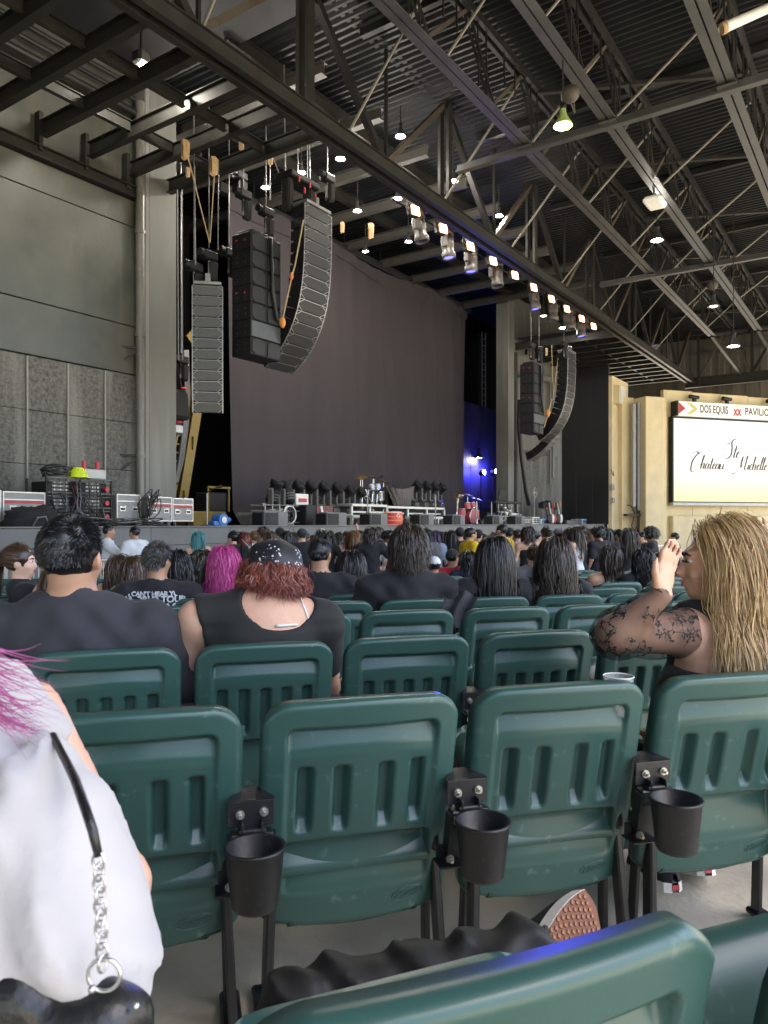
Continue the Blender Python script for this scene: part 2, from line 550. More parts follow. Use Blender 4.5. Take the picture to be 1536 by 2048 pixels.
wbox(S(1338), S(1425), 0, .35, -1.85, HZ(1370, 1032), .03).build('plinth', M_beige2, bz)
wbox(S(1505), S(1600), 0, .35, -1.85, HZ(1370, 1032), .03).build('plinth', M_beige2, bz)
du = thing('wall_duct', 'grey vertical metal duct on the beige wall beside the pilaster', 'duct', wallpt(S(1266), .2, -1))
wbox(S(1262.5), S(1268), .0, .2, .9, HZ(1265, 808), .01).build('duct_channel', M_metalbox, du)
wbox(S(1269.5), S(1277), -.1, .3, .7, HZ(1265, 806), .01).build('duct_channel', M_metalbox, du)
for k in range(3):
    MB().tube([wallpt(S(1268 + 3 * k), .25, 1.0), wallpt(S(1268 + 2 * k), .3, .2), wallpt(S(1267 + 2 * k), .3, -1.4)], .03, 5).build('hanging_cable', M_cable, du, True)
MB().box(wallpt(S(1260), .2, .43), (.95, .35, .14), .02, MW).tube([wallpt(S(1262), .3, .4), wallpt(S(1256), .35, -.2), wallpt(S(1262), .35, -.5), wallpt(S(1269), .35, 0), wallpt(S(1268), .3, .4)], .035, 5).tube([wallpt(S(1250), .2, 1.0), wallpt(S(1258), .2, .95), wallpt(S(1265), .2, .5)], .03, 5).build('cable_tray', M_cable, du)
eb = thing('wall_speaker_box', 'white square box mounted high on the beige end slab', 'box', (44.9, 13.3, 7))
P = onY(1238, 791, 13.3)
MB().box(P, (.95, .34, 1.05), .02).build('cabinet', M_beige2, eb)
MB().box(P + np.array((.1, -.2, .02)), (.92, .04, 1.0), .008).build('front_cover', M_white, eb)
for (px, py, s) in ((1225, 975, .36), (1226, 1001, .30), (1223, 946, .2)):
    cb = thing('junction_box', {975: 'grey junction box on the beige slab, upper of the two', 1001: 'small grey outlet box on the beige slab, lower of the two', 946: 'small bent wall hook above the junction boxes'}[py], 'box', onY(px, py, 13.42))
    P = onY(px, py, 13.42)
    if py == 946:
        MB().tube([P + (-.12, 0, .2), P + (-.12, -.1, -.1), P + (.1, -.1, -.16), P + (.12, -.05, .1)], .022, 5).build('hook', M_steel, cb, True)
    else:
        MB().box(P, (s * .8, .12, s), .015).build('housing', M_metalbox, cb)
        MB().box(P + (0, -.07, 0), (s * .6, .02, s * .75), .005).build('cover', M_batten, cb)

# ------------------------------------------------------------------ video screen and sign on the beige wall
sc_ = thing('video_screen', 'large lit video screen on the beige wall', 'screen', wallpt(S(1400), .3, 1))
zs0, zs1 = HZ(1337, 1003), HZ(1337, 838)
s0, s1 = S(1338), S(1338) + 9.3
wbox(s0 - .1, s1 + .1, .1, .42, zs0 - .16, zs1 + .12, .01).build('screen_case', M_steel, sc_)
wbox(s0 - .12, s1 + .12, .1, .5, zs0 - .24, zs0 - .06, .01).build('bottom_rail', M_metalbox, sc_)
ms = bpy.data.materials.new('screen_picture')
ms.use_nodes = True
t_ = ms.node_tree
b_ = t_.nodes['Principled BSDF']
b_.inputs['Base Color'].default_value = (.02, .02, .02, 1)
b_.inputs['Roughness'].default_value = .35
tc_ = t_.nodes.new('ShaderNodeTexCoord'); sx_ = t_.nodes.new('ShaderNodeSeparateXYZ'); rp_ = t_.nodes.new('ShaderNodeValToRGB'); mr_ = t_.nodes.new('ShaderNodeMapRange')
t_.links.new(tc_.outputs['Object'], sx_.inputs[0])
t_.links.new(sx_.outputs['Z'], mr_.inputs['Value'])
mr_.inputs['From Min'].default_value = zs0
mr_.inputs['From Max'].default_value = zs1
rp_.color_ramp.elements[0].color = (.92, .72, .34, 1)
rp_.color_ramp.elements[1].color = (.95, 1.0, 1.0, 1)
e_ = rp_.color_ramp.elements.new(.16); e_.color = (.97, .86, .52, 1)
e_ = rp_.color_ramp.elements.new(.40); e_.color = (1.0, .96, .80, 1)
e_ = rp_.color_ramp.elements.new(.58); e_.color = (1, 1, .97, 1)
t_.links.new(mr_.outputs[0], rp_.inputs[0])
t_.links.new(rp_.outputs[0], b_.inputs['Emission Color'])
b_.inputs['Emission Strength'].default_value = .25
wbox(s0, s1, .42, .44, zs0, zs1, 0).build('picture', ms, sc_)
M_ink = mat('brown_script_ink', (.045, .025, .012), .6)
def stroke(mb, pts, wd, org, k, sc, n=26):
    """smooth pen stroke through pts (x, y in letter units), swelling on the way down"""
    pts = np.array(pts, float)
    m = len(pts)
    tt = np.linspace(0, m - 1, n)
    Q = []
    for t in tt:
        i = min(int(t), m - 2); f = t - i
        p0, p1, p2, p3 = pts[max(i - 1, 0)], pts[i], pts[i + 1], pts[min(i + 2, m - 1)]
        Q.append(.5 * (2 * p1 + (p2 - p0) * f + (2 * p0 - 5 * p1 + 4 * p2 - p3) * f * f + (3 * p1 - p0 - 3 * p2 + p3) * f ** 3))
    Q = np.array(Q)
    T = np.gradient(Q, axis=0)
    T /= np.linalg.norm(T, axis=1)[:, None] + 1e-9
    Nn = np.column_stack([-T[:, 1], T[:, 0]])
    wv = wd * (.35 + .9 * np.clip(-T[:, 1], 0, 1))
    a, b = Q + Nn * wv[:, None], Q - Nn * wv[:, None]
    X3 = np.array([dW[0], dW[1], 0])
    f3 = lambda q: np.asarray(org) + np.outer(q[:, 0] * sc, X3) + np.outer(q[:, 1] * sc, UP)
    mb.grid(np.stack([f3(a), f3(b)], 1))
sh = lambda l: [(x + .28 * y, y) for x, y in l]
LET = {  # thin slanted script, one or two strokes a letter, x-height 1
 'h': ([[(0, 0), (0.15, 1.2), (.35, 2.3), (.1, 2.2), (0, 0)], [(0, .1), (.3, .9), (.6, .9), (.55, .1), (.85, .15)]], .95),
 'a': ([[(.65, .85), (.3, 1.0), (0, .5), (.15, .02), (.5, .3), (.7, .95), (.6, .15), (.95, .2)]], .95),
 't': ([[(.1, .7), (.3, 2.0), (.15, .3), (.3, .02), (.65, .3)], [(-.1, 1.25), (.6, 1.3)]], .62),
 'e': ([[(0, .45), (.5, .75), (.35, 1.02), (.05, .5), (.25, .02), (.7, .25)]], .72),
 'u': ([[(0, .95), (0, .1), (.35, .05), (.65, .95), (.6, .1), (.95, .2)]], .95),
 'i': ([[(0, .6), (.15, .95), (.1, .1), (.45, .2)], [(.15, 1.4), (.2, 1.3)]], .45),
 'c': ([[(.6, .8), (.3, 1.0), (0, .5), (.2, .02), (.65, .25)]], .68),
 'l': ([[(0, .2), (.4, 2.0), (.2, 2.3), (.08, .4), (.2, .02), (.5, .2)]], .5),
}
CAPS = {
 'C': ([[(1.9, 2.2), (1.7, 2.9), (.9, 2.7), (.1, 1.3), (.2, -.3), (.9, -.5), (1.7, .3), (2.0, .8)], [(.1, 1.2), (-.3, 2.2), (.4, 3.1), (1.2, 2.6)]], 2.2),
 'S': ([[(1.7, 2.5), (1.4, 3.1), (.8, 2.6), (1.1, 1.6), (1.2, .4), (.5, -.2), (-.3, .3), (-.6, 1.4), (-.1, 2.4), (.5, 2.2)]], 1.7),
 'M': ([[(-.9, -.6), (-.4, -.8), (.2, .2), (.7, 2.6), (.75, .2), (1.7, 2.7), (1.6, .3), (1.9, .05), (2.3, .4)]], 2.3),
}
def script(word, px, py, unit, k):
    org = wallpt(S(px), .452, HZ(px, py))
    mb = MB()
    x = 0
    for ch in word:
        strokes, adv = CAPS.get(ch) or LET[ch]
        for s_ in strokes:
            stroke(mb, [(x + a, b) for a, b in sh(s_)], .125, org, k, unit)
        x += adv
    mb.build('lettering', M_ink, sc_)
script('Chateau', 1370, 938, .33, 0)
script('Ste', 1438, 916, .36, 0)
script('Michelle', 1463, 940, .33, 0)

sg = thing('venue_sign', 'long white sign board with dark block letters above the video screen', 'sign', wallpt(S(1400), .5, zs1 + .5))
z0, z1 = HZ(1345, 838) + .12, HZ(1345, 806)
wbox(s0 + .05, s1 - .4, .25, .75, z0, z1, .015).build('board', mat('sign_white', (.80, .78, .70), .5, var=.05, emit=(.8, .78, .68), estr=.06), sg)  # faint emission makes the board brighter than the light on it
wbox(s0 - .05, s0 + .05, .2, .78, z0 - .02, z1 + .02, .01).build('end_cap', M_black, sg)
hh = z1 - z0
X3 = np.array([dW[0], dW[1], 0])
def signtext(s, px, size, m, zoff=.27, off=.02, sx=1.0):
    put_text(text_mesh(s, size, 0, .004, off, 1.05, 'LEFT'), wallpt(S(px), .762, z0 + hh * zoff), X3 * sx, UP, 'lettering', m, sg)
M_sgink = mat('sign_ink', (.05, .055, .055), .6)
M_sgred = mat('sign_red', (.45, .04, .04), .6)
M_olive = mat('sign_olive', (.55, .50, .16), .6)
signtext('DOS EQUIS', 1382, hh * .78, M_sgink, .27, .012, .60)
signtext('XX', 1449, hh * .62, M_sgred, .2, .03, .72)
signtext('PAVILION', 1471, hh * .74, M_sgink, .27, .012, .80)
mb = MB()
for i in range(9):
    q = wallpt(S(1450) + i * .1, .762, z1 - hh * (.22 - .05 * abs(math.sin(i * 1.3))))
    mb.box(q, (.07, .01, .04), 0, MW)
mb.build('small_emblem', M_olive, sg)
def chev(px, m, wdt):
    a = wallpt(S(px), .764, z0 + hh * .08); b = wallpt(S(px) + wdt, .764, z0 + hh * .5); c = wallpt(S(px), .764, z0 + hh * .92)
    o = X3 * .32
    MB().add([a, a + o, b + o, b], [(0, 1, 2, 3)]).add([b, b + o, c + o, c], [(0, 1, 2, 3)]).build('chevron', m, sg)
a, b, c = wallpt(s0 + .07, .764, z0 + hh * .08), wallpt(s0 + .55, .764, z0 + hh * .5), wallpt(s0 + .07, .764, z0 + hh * .92)
MB().add([a, b, c], [(0, 1, 2)]).build('red_triangle', M_sgred, sg)
chev(1355, M_olive, .5)
for px in (1378, 1443, 1531):
    wl_ = thing('wall_wash_light', {1378: 'black spotlight on top of the venue sign, left one', 1443: 'black spotlight on top of the venue sign, middle one', 1531: 'black spotlight on top of the venue sign at the picture edge'}[px], 'spotlight', wallpt(S(px), .5, z1))
    q = wallpt(S(px), .45, z1)
    MB().box(q + (0, 0, .12), (.18, .18, .26), .02, MW).build('bracket', M_black, wl_)
    MB().cyl(q + X3 * -.32 + (0, 0, .36), q + X3 * .3 + (0, 0, .32), .13, .1, 12).build('lamp_body', M_black, wl_, True)

# ------------------------------------------------------------------ roof
HB, HT = 10.1, 12.05
rf = thing('pavilion_roof', 'dark corrugated metal roof deck over the audience', 'roof', (20, 0, 12))
XR0, XR1, YR0, YR1 = -16.0, 53.0, -7.5, 26.5
pitch = .24
xs_ = []
x = XR0
while x < XR1:
    xs_ += [(x, 0), (x + .07, .0), (x + .10, .075), (x + .17, .075)]
    x += pitch
P = np.array([[(a, y, HT + .14 + b) for y in (YR0, 4.0, YR1)] for a, b in xs_])
MB().grid(P, True).build('corrugated_deck', M_roof, rf)
for y in (-7.2, -5.4, -2.6, .4):                   # trusses above and behind the photographer
    MB().beam((XR0, y, HT), (XR1, y, HT), .2, .2).build('rear_beam', M_steel2, rf)
for k in range(12):
    xk = XR0 + 6.2 * k
    MB().beam((xk, YR0, HT + .02), (xk, 10.9, HT + .02), .16, .2).build('purlin', M_steel2, rf)
fl = MB()
trn = {10.9: ('stage_front_truss', 'deep dark steel truss spanning the stage front'), 8.2: ('roof_truss', 'roof truss with pale bottom chord, next to the stage front truss'),
       5.95: ('roof_truss', 'roof truss with pale bottom chord carrying the green lamp'), 3.2: ('roof_truss', 'roof truss with wide pale bottom chord nearest the camera')}
for ti, y in enumerate((10.9, 8.2, 5.95, 3.2)):
    tr = thing(trn[y][0], trn[y][1], 'truss', (20, y, HB), 'roof trusses')
    hb, ht = (9.1, 12.35) if ti == 0 else (HB, HT - .15)
    x0, x1 = (-15.0, 50.8) if ti == 0 else (-12.0, 43.5)
    for s in (-1, 1):
        if ti == 0:
            MB().ibeam((x0, y + .17 * s, hb), (x1, y + .17 * s, hb), .16, .34, .02).build('bottom_chord', M_steel, tr)
            MB().beam((x0, y + .12 * s, ht), (x1, y + .12 * s, ht), .12, .24).build('top_chord', M_steel2, tr)
        else:
            MB().beam((x0, y + .105 * s, hb), (x1, y + .105 * s, hb), .17, .04).beam((x0, y + .03 * s, hb + .09), (x1, y + .03 * s, hb + .09), .02, .16).build('bottom_chord', M_chord, tr)
            MB().beam((x0, y + .1 * s, ht), (x1 + 6, y + .1 * s, ht), .1, .2).build('top_chord', M_steel2, tr)
    stp = 6.3 if ti == 0 else 3.1
    xk = -6.3 + 6.28 * 0 + (.25 if ti == 0 else 0)
    k = 0
    while xk < x1 - .5:
        if ti == 0:
            for s in (-1, 1):
                MB().beam((xk, y + .14 * s, hb), (xk, y + .14 * s, ht), .09, .22, (1, 0, 0)).build('web_vertical', M_steel, tr)
            MB().beam((xk, y, ht - .1), (xk + stp / 2, y, hb + .15), .16, .18).build('web_diagonal', M_steel2, tr)
            MB().beam((xk + stp / 2, y, hb + .15), (xk + stp, y, ht - .1), .15, .15).build('web_diagonal', M_rust, tr)
            MB().beam((xk + stp / 2, y - .05, hb), (xk + stp / 2, y - .05, ht), .07, .07).build('web_vertical', M_steel2, tr)
        else:
            a = (xk, y, ht - .05); b = (xk + stp * .42, y, hb + .15); c = (xk + stp, y, ht - .05)
            for s in (-1, 1):
                MB().beam((a[0], y + .06 * s, a[2]), (b[0], y + .06 * s, b[2]), .05, .06).build('web_diagonal', M_steel2, tr)
            MB().beam(b, c, .07, .09).build('web_diagonal', M_rust, tr)
            for q in (.14, .28, .6, .8):
                MB().beam((xk + stp * q, y - .07, ht), (xk + stp * (q + .02), y - .07, hb + (.2 if q < .5 else .9)), .035, .035).build('web_hanger', M_steel2, tr)
        xk += stp
    if ti:                                             # thin round brace rods from the chord to the neighbouring truss
        for k in range(9):
            xk = 5.2 + 4.6 * k
            yl = (10.9, 8.2, 5.95, 3.2)[ti - 1]
            MB().cyl((xk, yl, (9.3 if ti == 1 else HB + .1)), (xk - .35, y, HT - .1), .033, n=6).build('brace_rod', M_rod, tr, True)
for k, X in enumerate((6.3, 18.8, 31.3)):
    gb = thing('cross_beam', ('flat steel cross beam under the roof chords above the left stalls', 'flat steel cross beam running under the chords past the green lamp', 'flat steel cross beam under the chords nearer the beige wall')[k], 'beam', (X, 5, HB - .1), 'cross beams under the roof trusses')
    MB().beam((X, -7.4, HB - .14), (X, 10.3, HB - .14), .20, .06).beam((X, -7.4, HB - .03), (X, 10.3, HB - .03), .03, .16).build('beam', M_chord if k else M_steel2, gb)
    for y in (8.2, 5.95, 3.2):
        MB().box((X, y, HB - .09), (.5, .42, .03), .006).build('splice_plate', M_chord, gb)
for k in range(8):                                     # shallow sag ties under the deck
    X = 9.0 + 5.2 * k
    sb = tag(MB().beam((X, 8.1, HT - .25), (X + 2.2, 3.3, HT - .25), .14, .10).build('deck_brace', M_steel), 'dark flat brace under the roof deck, number of bays from the left %s' % ['one', 'two', 'three', 'four', 'five', 'six', 'seven', 'eight'][k], 'brace', 'flat braces under the roof deck')

# ------------------------------------------------------------------ gable end: siding, end beam, end truss
ge = thing('gable_siding', 'grey ribbed metal siding under the roof above the beige wall', 'siding', (53, 2, 8))
for k in range(52):
    y = 13.2 - k * .42
    zl = 7.6 if k > 5 else 8.5
    MB().box((53.0 + (.0 if k % 2 else .10), y, (zl + 12.7) / 2), (.06, .43, 12.7 - zl), .01).build('siding_rib', M_siding, ge)
MB().box((53.3, 4.1, 10.4), (.05, 26, 4.6)).build('siding_backing', M_siding, ge)
MB().box((52.7, 2.2, 11.2), (.2, 18, .2), .01).build('girt', M_chord, ge)
et = thing('gable_truss', 'dark steel end truss with long beam over the video screen', 'truss', (50.9, 2, 9))
MB().ibeam((50.9, 11.2, 8.95), (50.9, -13, 8.95), .3, .62, .04).build('end_beam', M_steel, et)
MB().beam((50.9, 11.2, 12.1), (50.9, -13, 12.1), .25, .25).build('top_chord', M_steel2, et)
for k in range(7):
    y = 10.4 - k * 3.1
    MB().beam((50.9, y, 9.2), (50.9, y - 1.55, 12.0), .14, .14).beam((50.9, y - 3.1, 9.2), (50.9, y - 1.55, 12.0), .14, .14).build('web_diagonal', M_steel2 if k % 2 else M_rust, et)
    MB().beam((50.9, y, 8.7), (50.9, y, 12.2), .16, .16).build('web_vertical', M_steel, et)
for k in range(3):
    a = (43.5, (8.2, 5.95, 3.2)[k], HB)
    MB().beam(a, (50.9, a[1] - .6, HT - .2), .16, .16).beam(a, (50.9, a[1] - .3, 9.2), .16, .18).build('knee_brace', M_steel, et)

# ------------------------------------------------------------------ gridirons left and right of the stage opening
for side in (0, 1):
    gi = thing('steel_gridiron', ('dark steel beam grid hanging over the left stage wall', 'dark steel beam grid hanging over the right stage wall')[side], 'steel grid', (6 if side == 0 else 43, 13.5, 9.1))
    jx = [13.62 - 1.22 * k for k in range(17)] if side == 0 else [36.2 + 1.22 * k for k in range(12)]
    for x in jx:
        MB().ibeam((x, 11.05, 9.16), (x, 16.4, 9.16), .18, .36, .02).build('joist', M_steel, gi)
    for y in (12.85, 14.7):
        for k in range(len(jx) - 1):
            a, b = sorted((jx[k], jx[k + 1]))
            MB().ibeam((a + .1, y, 9.20), (b - .1, y, 9.20), .12, .26, .018).build('cross_member', M_steel, gi)
MB().box((44.8, 14.0, 9.8), (15.6, 5.2, .06)).build('black_sheet', M_black, gi)

# ------------------------------------------------------------------ stage house: dark shell, upper beams
hs = thing('stage_house', 'black shell of the stage house behind the curtain', 'stage house', (25, 22, DK))
MB().box((25, 26.6, 6.5), (70, .2, 13.4)).build('back_wall', M_void, hs)
MB().box((11.0, 21.8, 6.5), (.2, 9.6, 13.4)).build('side_wall', M_void, hs)
MB().box((43.6, 21.8, 6.5), (.2, 9.6, 13.4)).build('side_wall', M_void, hs)
for k in range(9):
    x = 14.9 + 2.55 * k
    MB().ibeam((x, 12.0, 11.55), (x, 25.5, 11.55), .24, .34, .02).build('ceiling_beam', mat('pale_stage_beam', (.055, .052, .046), .5, .1, var=.2), hs)
for k in range(4):
    MB().ibeam((13, 13.6 + 3.2 * k, 12.0), (36.5, 13.6 + 3.2 * k, 12.0), .22, .4, .02).build('ceiling_beam', M_steel, hs)
lad = thing('cat_ladder', 'thin dark ladder on the far stage wall right of the curtain', 'ladder', onY(967, 700, 20.5))
a, b = onY(964, 985, 20.5), onY(971, 985, 20.5)
for q in (a, b):
    MB().beam((q[0], q[1], DK), (q[0], q[1], 11.5), .06, .06).build('rail', M_fascia, lad)
for k in range(30):
    z = .3 + k * .37
    MB().beam((a[0], a[1], z), (b[0], b[1], z), .04, .04).build('rung', M_fascia, lad)

# ------------------------------------------------------------------ curtain
YC = 19.0
XC0, XC1 = onY(457, 700, YC)[0], onY(934, 700, YC)[0]
def curtain():
    nx, nz = 150, 70
    V = np.zeros((nx, nz, 3))
    for i in range(nx):
        u = i / (nx - 1)
        for j in range(nz):
            v = j / (nz - 1)                       # 0 bottom
            x = XC0 + (XC1 - XC0) * u
            zt_ = 11.35 + .18 * math.sin(u * 9.0) * math.sin(u * 3.1)
            x -= (1 - v) * .55 * (u ** 6)           # right hem swings in
            f = .10 * math.sin(u * 46 + 1.2 * math.sin(u * 9)) * (.35 + .65 * (1 - v)) + .07 * math.sin(u * 101 + 2 * v) + .16 * math.sin(u * 13 + .8) * (1 - .5 * v)
            f *= (.25 + .75 * u ** .6) * .55
            y = YC + f - .25 * (1 - v) ** 2
            z = DK + .02 + (zt_ - DK) * v
            if v < .04: y -= (.04 - v) * 9 * (1 - .3 * math.sin(u * 60))
            V[i, j] = (x, y, z)
    return V
cu = thing('stage_curtain', 'huge dark grey curtain hung across the middle of the stage', 'curtain', (27, YC, DK))
cw = curtain()
MB().grid(cw, True).build('cloth', M_cloth, cu, True)
nx = 150
top = cw[:, -1, :]
hem = np.stack([top + (0, -.06, .02), top + (0, -.10, -.18), np.column_stack([top[:, 0], top[:, 1] - .07, top[:, 2] - .55 - .12 * np.sin(np.linspace(0, 12, nx))])], 1)
MB().grid(hem).build('top_valance', M_cloth, cu, True)
MB().beam((XC0 - .4, YC + .1, 11.45), (XC1 + .4, YC + .1, 11.45), .3, .3).build('header_truss', M_black, cu)
for k in range(14):
    x = XC0 + (XC1 - XC0) * k / 13
    MB().cyl((x, YC + .1, 11.5), (x, YC + .1, 12.6), .02, n=5).build('hanging_chain', M_steel, cu)

# black masking drapes left of the curtain, yellow column and ladder behind the pillar
md = thing('masking_drape', 'black masking drape in the gap left of the big curtain', 'drape', (17, 23, DK))
P = np.array([[(12.6 + 7.5 * i / 60, 23.0 + .1 * math.sin(i * 1.1), z) for z in (.45, 4, 8, 12)] for i in range(61)])
MB().grid(P, True).build('cloth', M_void, md, True)
yc = thing('yellow_column', 'leaning yellow steel column with ladder behind the left pillar', 'column', onY(360, 1040, 19.5))
a, b = onY(352, 1045, 19.5), onY(418, 640, 19.5)
MB().ibeam(a, b, .36, .36, .03, (0, 1, 0)).build('column', M_yellow, yc)
for t in (.12, .38):
    q = a + (b - a) * t
    MB().box(q, (.5, .44, .05), .008, frame(UP, b - a)).build('flange', M_yellow, yc)
a2, b2 = onY(330, 1000, 19.0), onY(359, 845, 19.0)
for d in (0, .34):
    MB().beam(a2 + (d, 0, 0), b2 + (d, 0, 0), .06, .06).build('ladder_rail', M_yellow, yc)
for k in range(9):
    q = a2 + (b2 - a2) * (k + .5) / 9
    MB().beam(q, q + (.34, 0, 0), .035, .035).build('ladder_rung', M_yellow, yc)
P = onY(388, 676, 19.6)
MB().box(P, (.5, .08, .5), .01, roty(R(45))).build('diamond_sign', M_yellow, yc)

# unseen sheet added to cut daylight from the left, flat added to catch blue glow
el = thing('left_daylight_block', 'unseen sheet added left of the audience to cut daylight', 'siding', (-16, 2, 8))
MB().box((-16.1, 8.2, 7.8), (.1, 36, 9.6)).build('daylight_block_sheet', M_siding, el)
MB().box((-1.3, 13.85, 11.95), (29.4, 5.2, .08)).build('black_sheet', M_black, bpy.data.objects['steel_gridiron'])  # black sheet added to darken the view above the left beam grid
bf = thing('added_glow_flat', 'dark flat added behind the blue spotlights right of the curtain to catch their glow', 'flat', onY(962, 1040, 20.0))
a, b = onY(915, 1000, 20.0), onY(1010, 1000, 20.0)
for k in range(3):
    x0_, x1_ = a[0] + (b[0] - a[0]) * k / 3, a[0] + (b[0] - a[0]) * (k + 1) / 3
    MB().box(((x0_ + x1_) / 2, 20.3, 3.4), (x1_ - x0_ - .02, .08, 7.0), .01).build('flat_panel', mat('flat_paint', (.04, .04, .045), .6, var=.4, scale=1.2), bf)
# ------------------------------------------------------------------ loudspeakers
M_cab = mat('speaker_cabinet', (.009, .009, .011), .55, spec=.25, var=.2, scale=5, bump=.15, bscale=160)
M_grille = mat('speaker_grille', (.032, .033, .036), .5, .2, spec=.25, var=.3, scale=60, bump=.5, bscale=220)
M_rig = mat('rigging_metal', (.28, .28, .28), .35, .7, var=.2)
M_red = mat('red_cap', (.45, .03, .035), .45)
M_orange = mat('orange_hook', (.55, .20, .04), .5)
M_rope = mat('tan_rope', (.36, .27, .16), .8)

def cabinet_meshes(w, h, d, frame_bars=True):
    """one line-array box round its front centre: front at y=0 facing -Y, back towards +Y"""
    b = MB()
    yb, hb = d, h * .72
    pf = [(-w / 2, 0, -h / 2 * .97), (w / 2, 0, -h / 2 * .97), (w / 2, 0, h / 2 * .97), (-w / 2, 0, h / 2 * .97)]
    pb = [(-w / 2 * .9, yb, -hb / 2), (w / 2 * .9, yb, -hb / 2), (w / 2 * .9, yb, hb / 2), (-w / 2 * .9, yb, hb / 2)]
    b.add(pf + pb, [(0, 1, 2, 3), (5, 4, 7, 6), (4, 0, 3, 7), (1, 5, 6, 2), (3, 2, 6, 7), (4, 5, 1, 0)])
    g = MB()
    o = w / 2
    hx = [(-o * .62, -h * .40), (o * .62, -h * .40), (o * .93, -h * .12), (o * .93, h * .12), (o * .62, h * .40), (-o * .62, h * .40), (-o * .93, h * .12), (-o * .93, -h * .12)]
    g.prism([(x, 0, z) for x, z in hx], (0, -.022, 0), (0, .0, 0))
    r = MB()
    for s in (-1, 1):
        r.box((s * w / 2 * .985, -.012, 0), (.03, .03, h * .96), .004)
        for t in (-1, 1):
            r.beam((s * o * .95, -.018, t * h * .16), (s * o * .66, -.018, t * h * .46), .014, .014)
    r.box((0, -.008, h * .47), (w * .96, .02, .014))
    return b.mesh('speaker_box'), g.mesh('grille'), r.mesh('fly_frame')

def line_array(label, top, w, h, d, pitches, yaw=0.0, gm=None):
    root = thing('line_array', label, 'loudspeaker', tuple(top), 'hanging loudspeaker arrays', local=True, rz=yaw)
    bm_, g_, f_ = cabinet_meshes(w, h, d)
    for me, m in ((bm_, M_cab), (g_, gm or M_grille), (f_, M_rig)):
        me.materials.append(m)
    y = z = 0.0
    th0 = 0.0
    for pi_, p in enumerate(pitches):
        th = R(p)
        y += math.sin((th + th0) / 2) * h if pi_ else 0
        z -= math.cos((th + th0) / 2) * h if pi_ else h / 2
        th0 = th
        o = bpy.data.objects.new('speaker_box', bm_)
        COL.objects.link(o)
        o.parent = root
        o.location = (0, y, z)
        o.rotation_euler = (th, 0, 0)
        for me, nm in ((g_, 'grille'), (f_, 'fly_frame')):
            q = bpy.data.objects.new(nm, me)
            COL.objects.link(q)
            q.parent = o
    b = MB().box((0, d * .45, .07), (w * .9, d * 1.1, .08), .01).box((0, d * .4, .22), (.12, d * .8, .2), .01)
    b.build('bumper_frame', M_rig, root)
    return root
def hoist(label, px0, py0, py1, Y, bag=True):
    """chain motor with its chain up to the beams"""
    P = onY(px0, py1, Y)
    root = thing('chain_hoist', label, 'chain hoist', tuple(P), 'chain hoists over the speakers')
    top = np.array([P[0], P[1], 10.6])
    MB().tube([P + (0, 0, .2), top], .014, 5).build('chain', M_rig, root)
    MB().box(P, (.42, .26, .22), .03).cyl(P + (-.2, -.02, .02), P + (-.34, -.02, .02), .1, n=10).build('motor', M_cab, root)
    if bag:
        MB().box(P + (.12, 0, -.36), (.24, .2, .5), .05, taper=(1.15, 1.15)).build('chain_bag', M_void, root)
    MB().tube([P + (0, 0, -.1), P + (0, 0, -.45)], .02, 5).box(P + (0, 0, -.48), (.09, .05, .12), .02).build('hook', M_rig, root)
    return root

YA = 12.6
tl = onY(636, 419, YA)
line_array('long curved black line array of speakers left of the curtain, largest of all', tl + (0, 0, 0), 1.12, .305, .50, [0, 0, 1, 2, 3, 5, 8, 12, 17, 23, 29, 36, 43, 50, 57], 0)
tr_ = onY(1143, 706, YA)
line_array('long curved black line array of speakers at the right side of the stage', tr_, 1.05, .305, .50, [0, 0, 1, 2, 3, 5, 8, 12, 17, 23, 29, 36, 43, 50, 57], 0)
P = C(415, 572, 18.6)
line_array('straight column of twelve small speakers with pale hexagonal grilles', P, .74, .262, .42, [0, 0, 0, 0, 0, 1, 1, 2, 3, 4, 6, 8], YAW - R(90) + R(9), mat('pale_grille', (.075, .078, .075), .45, .35, var=.35, scale=70, bump=.6, bscale=240))
P = onY(1112, 868, 14.2)
line_array('small pale curved speaker array low behind the right line array', P, .66, .25, .4, [30, 36, 42, 47, 52, 57, 62, 67], 0, mat('pale_grille2', (.17, .17, .18), .5, .3, var=.25, scale=40))

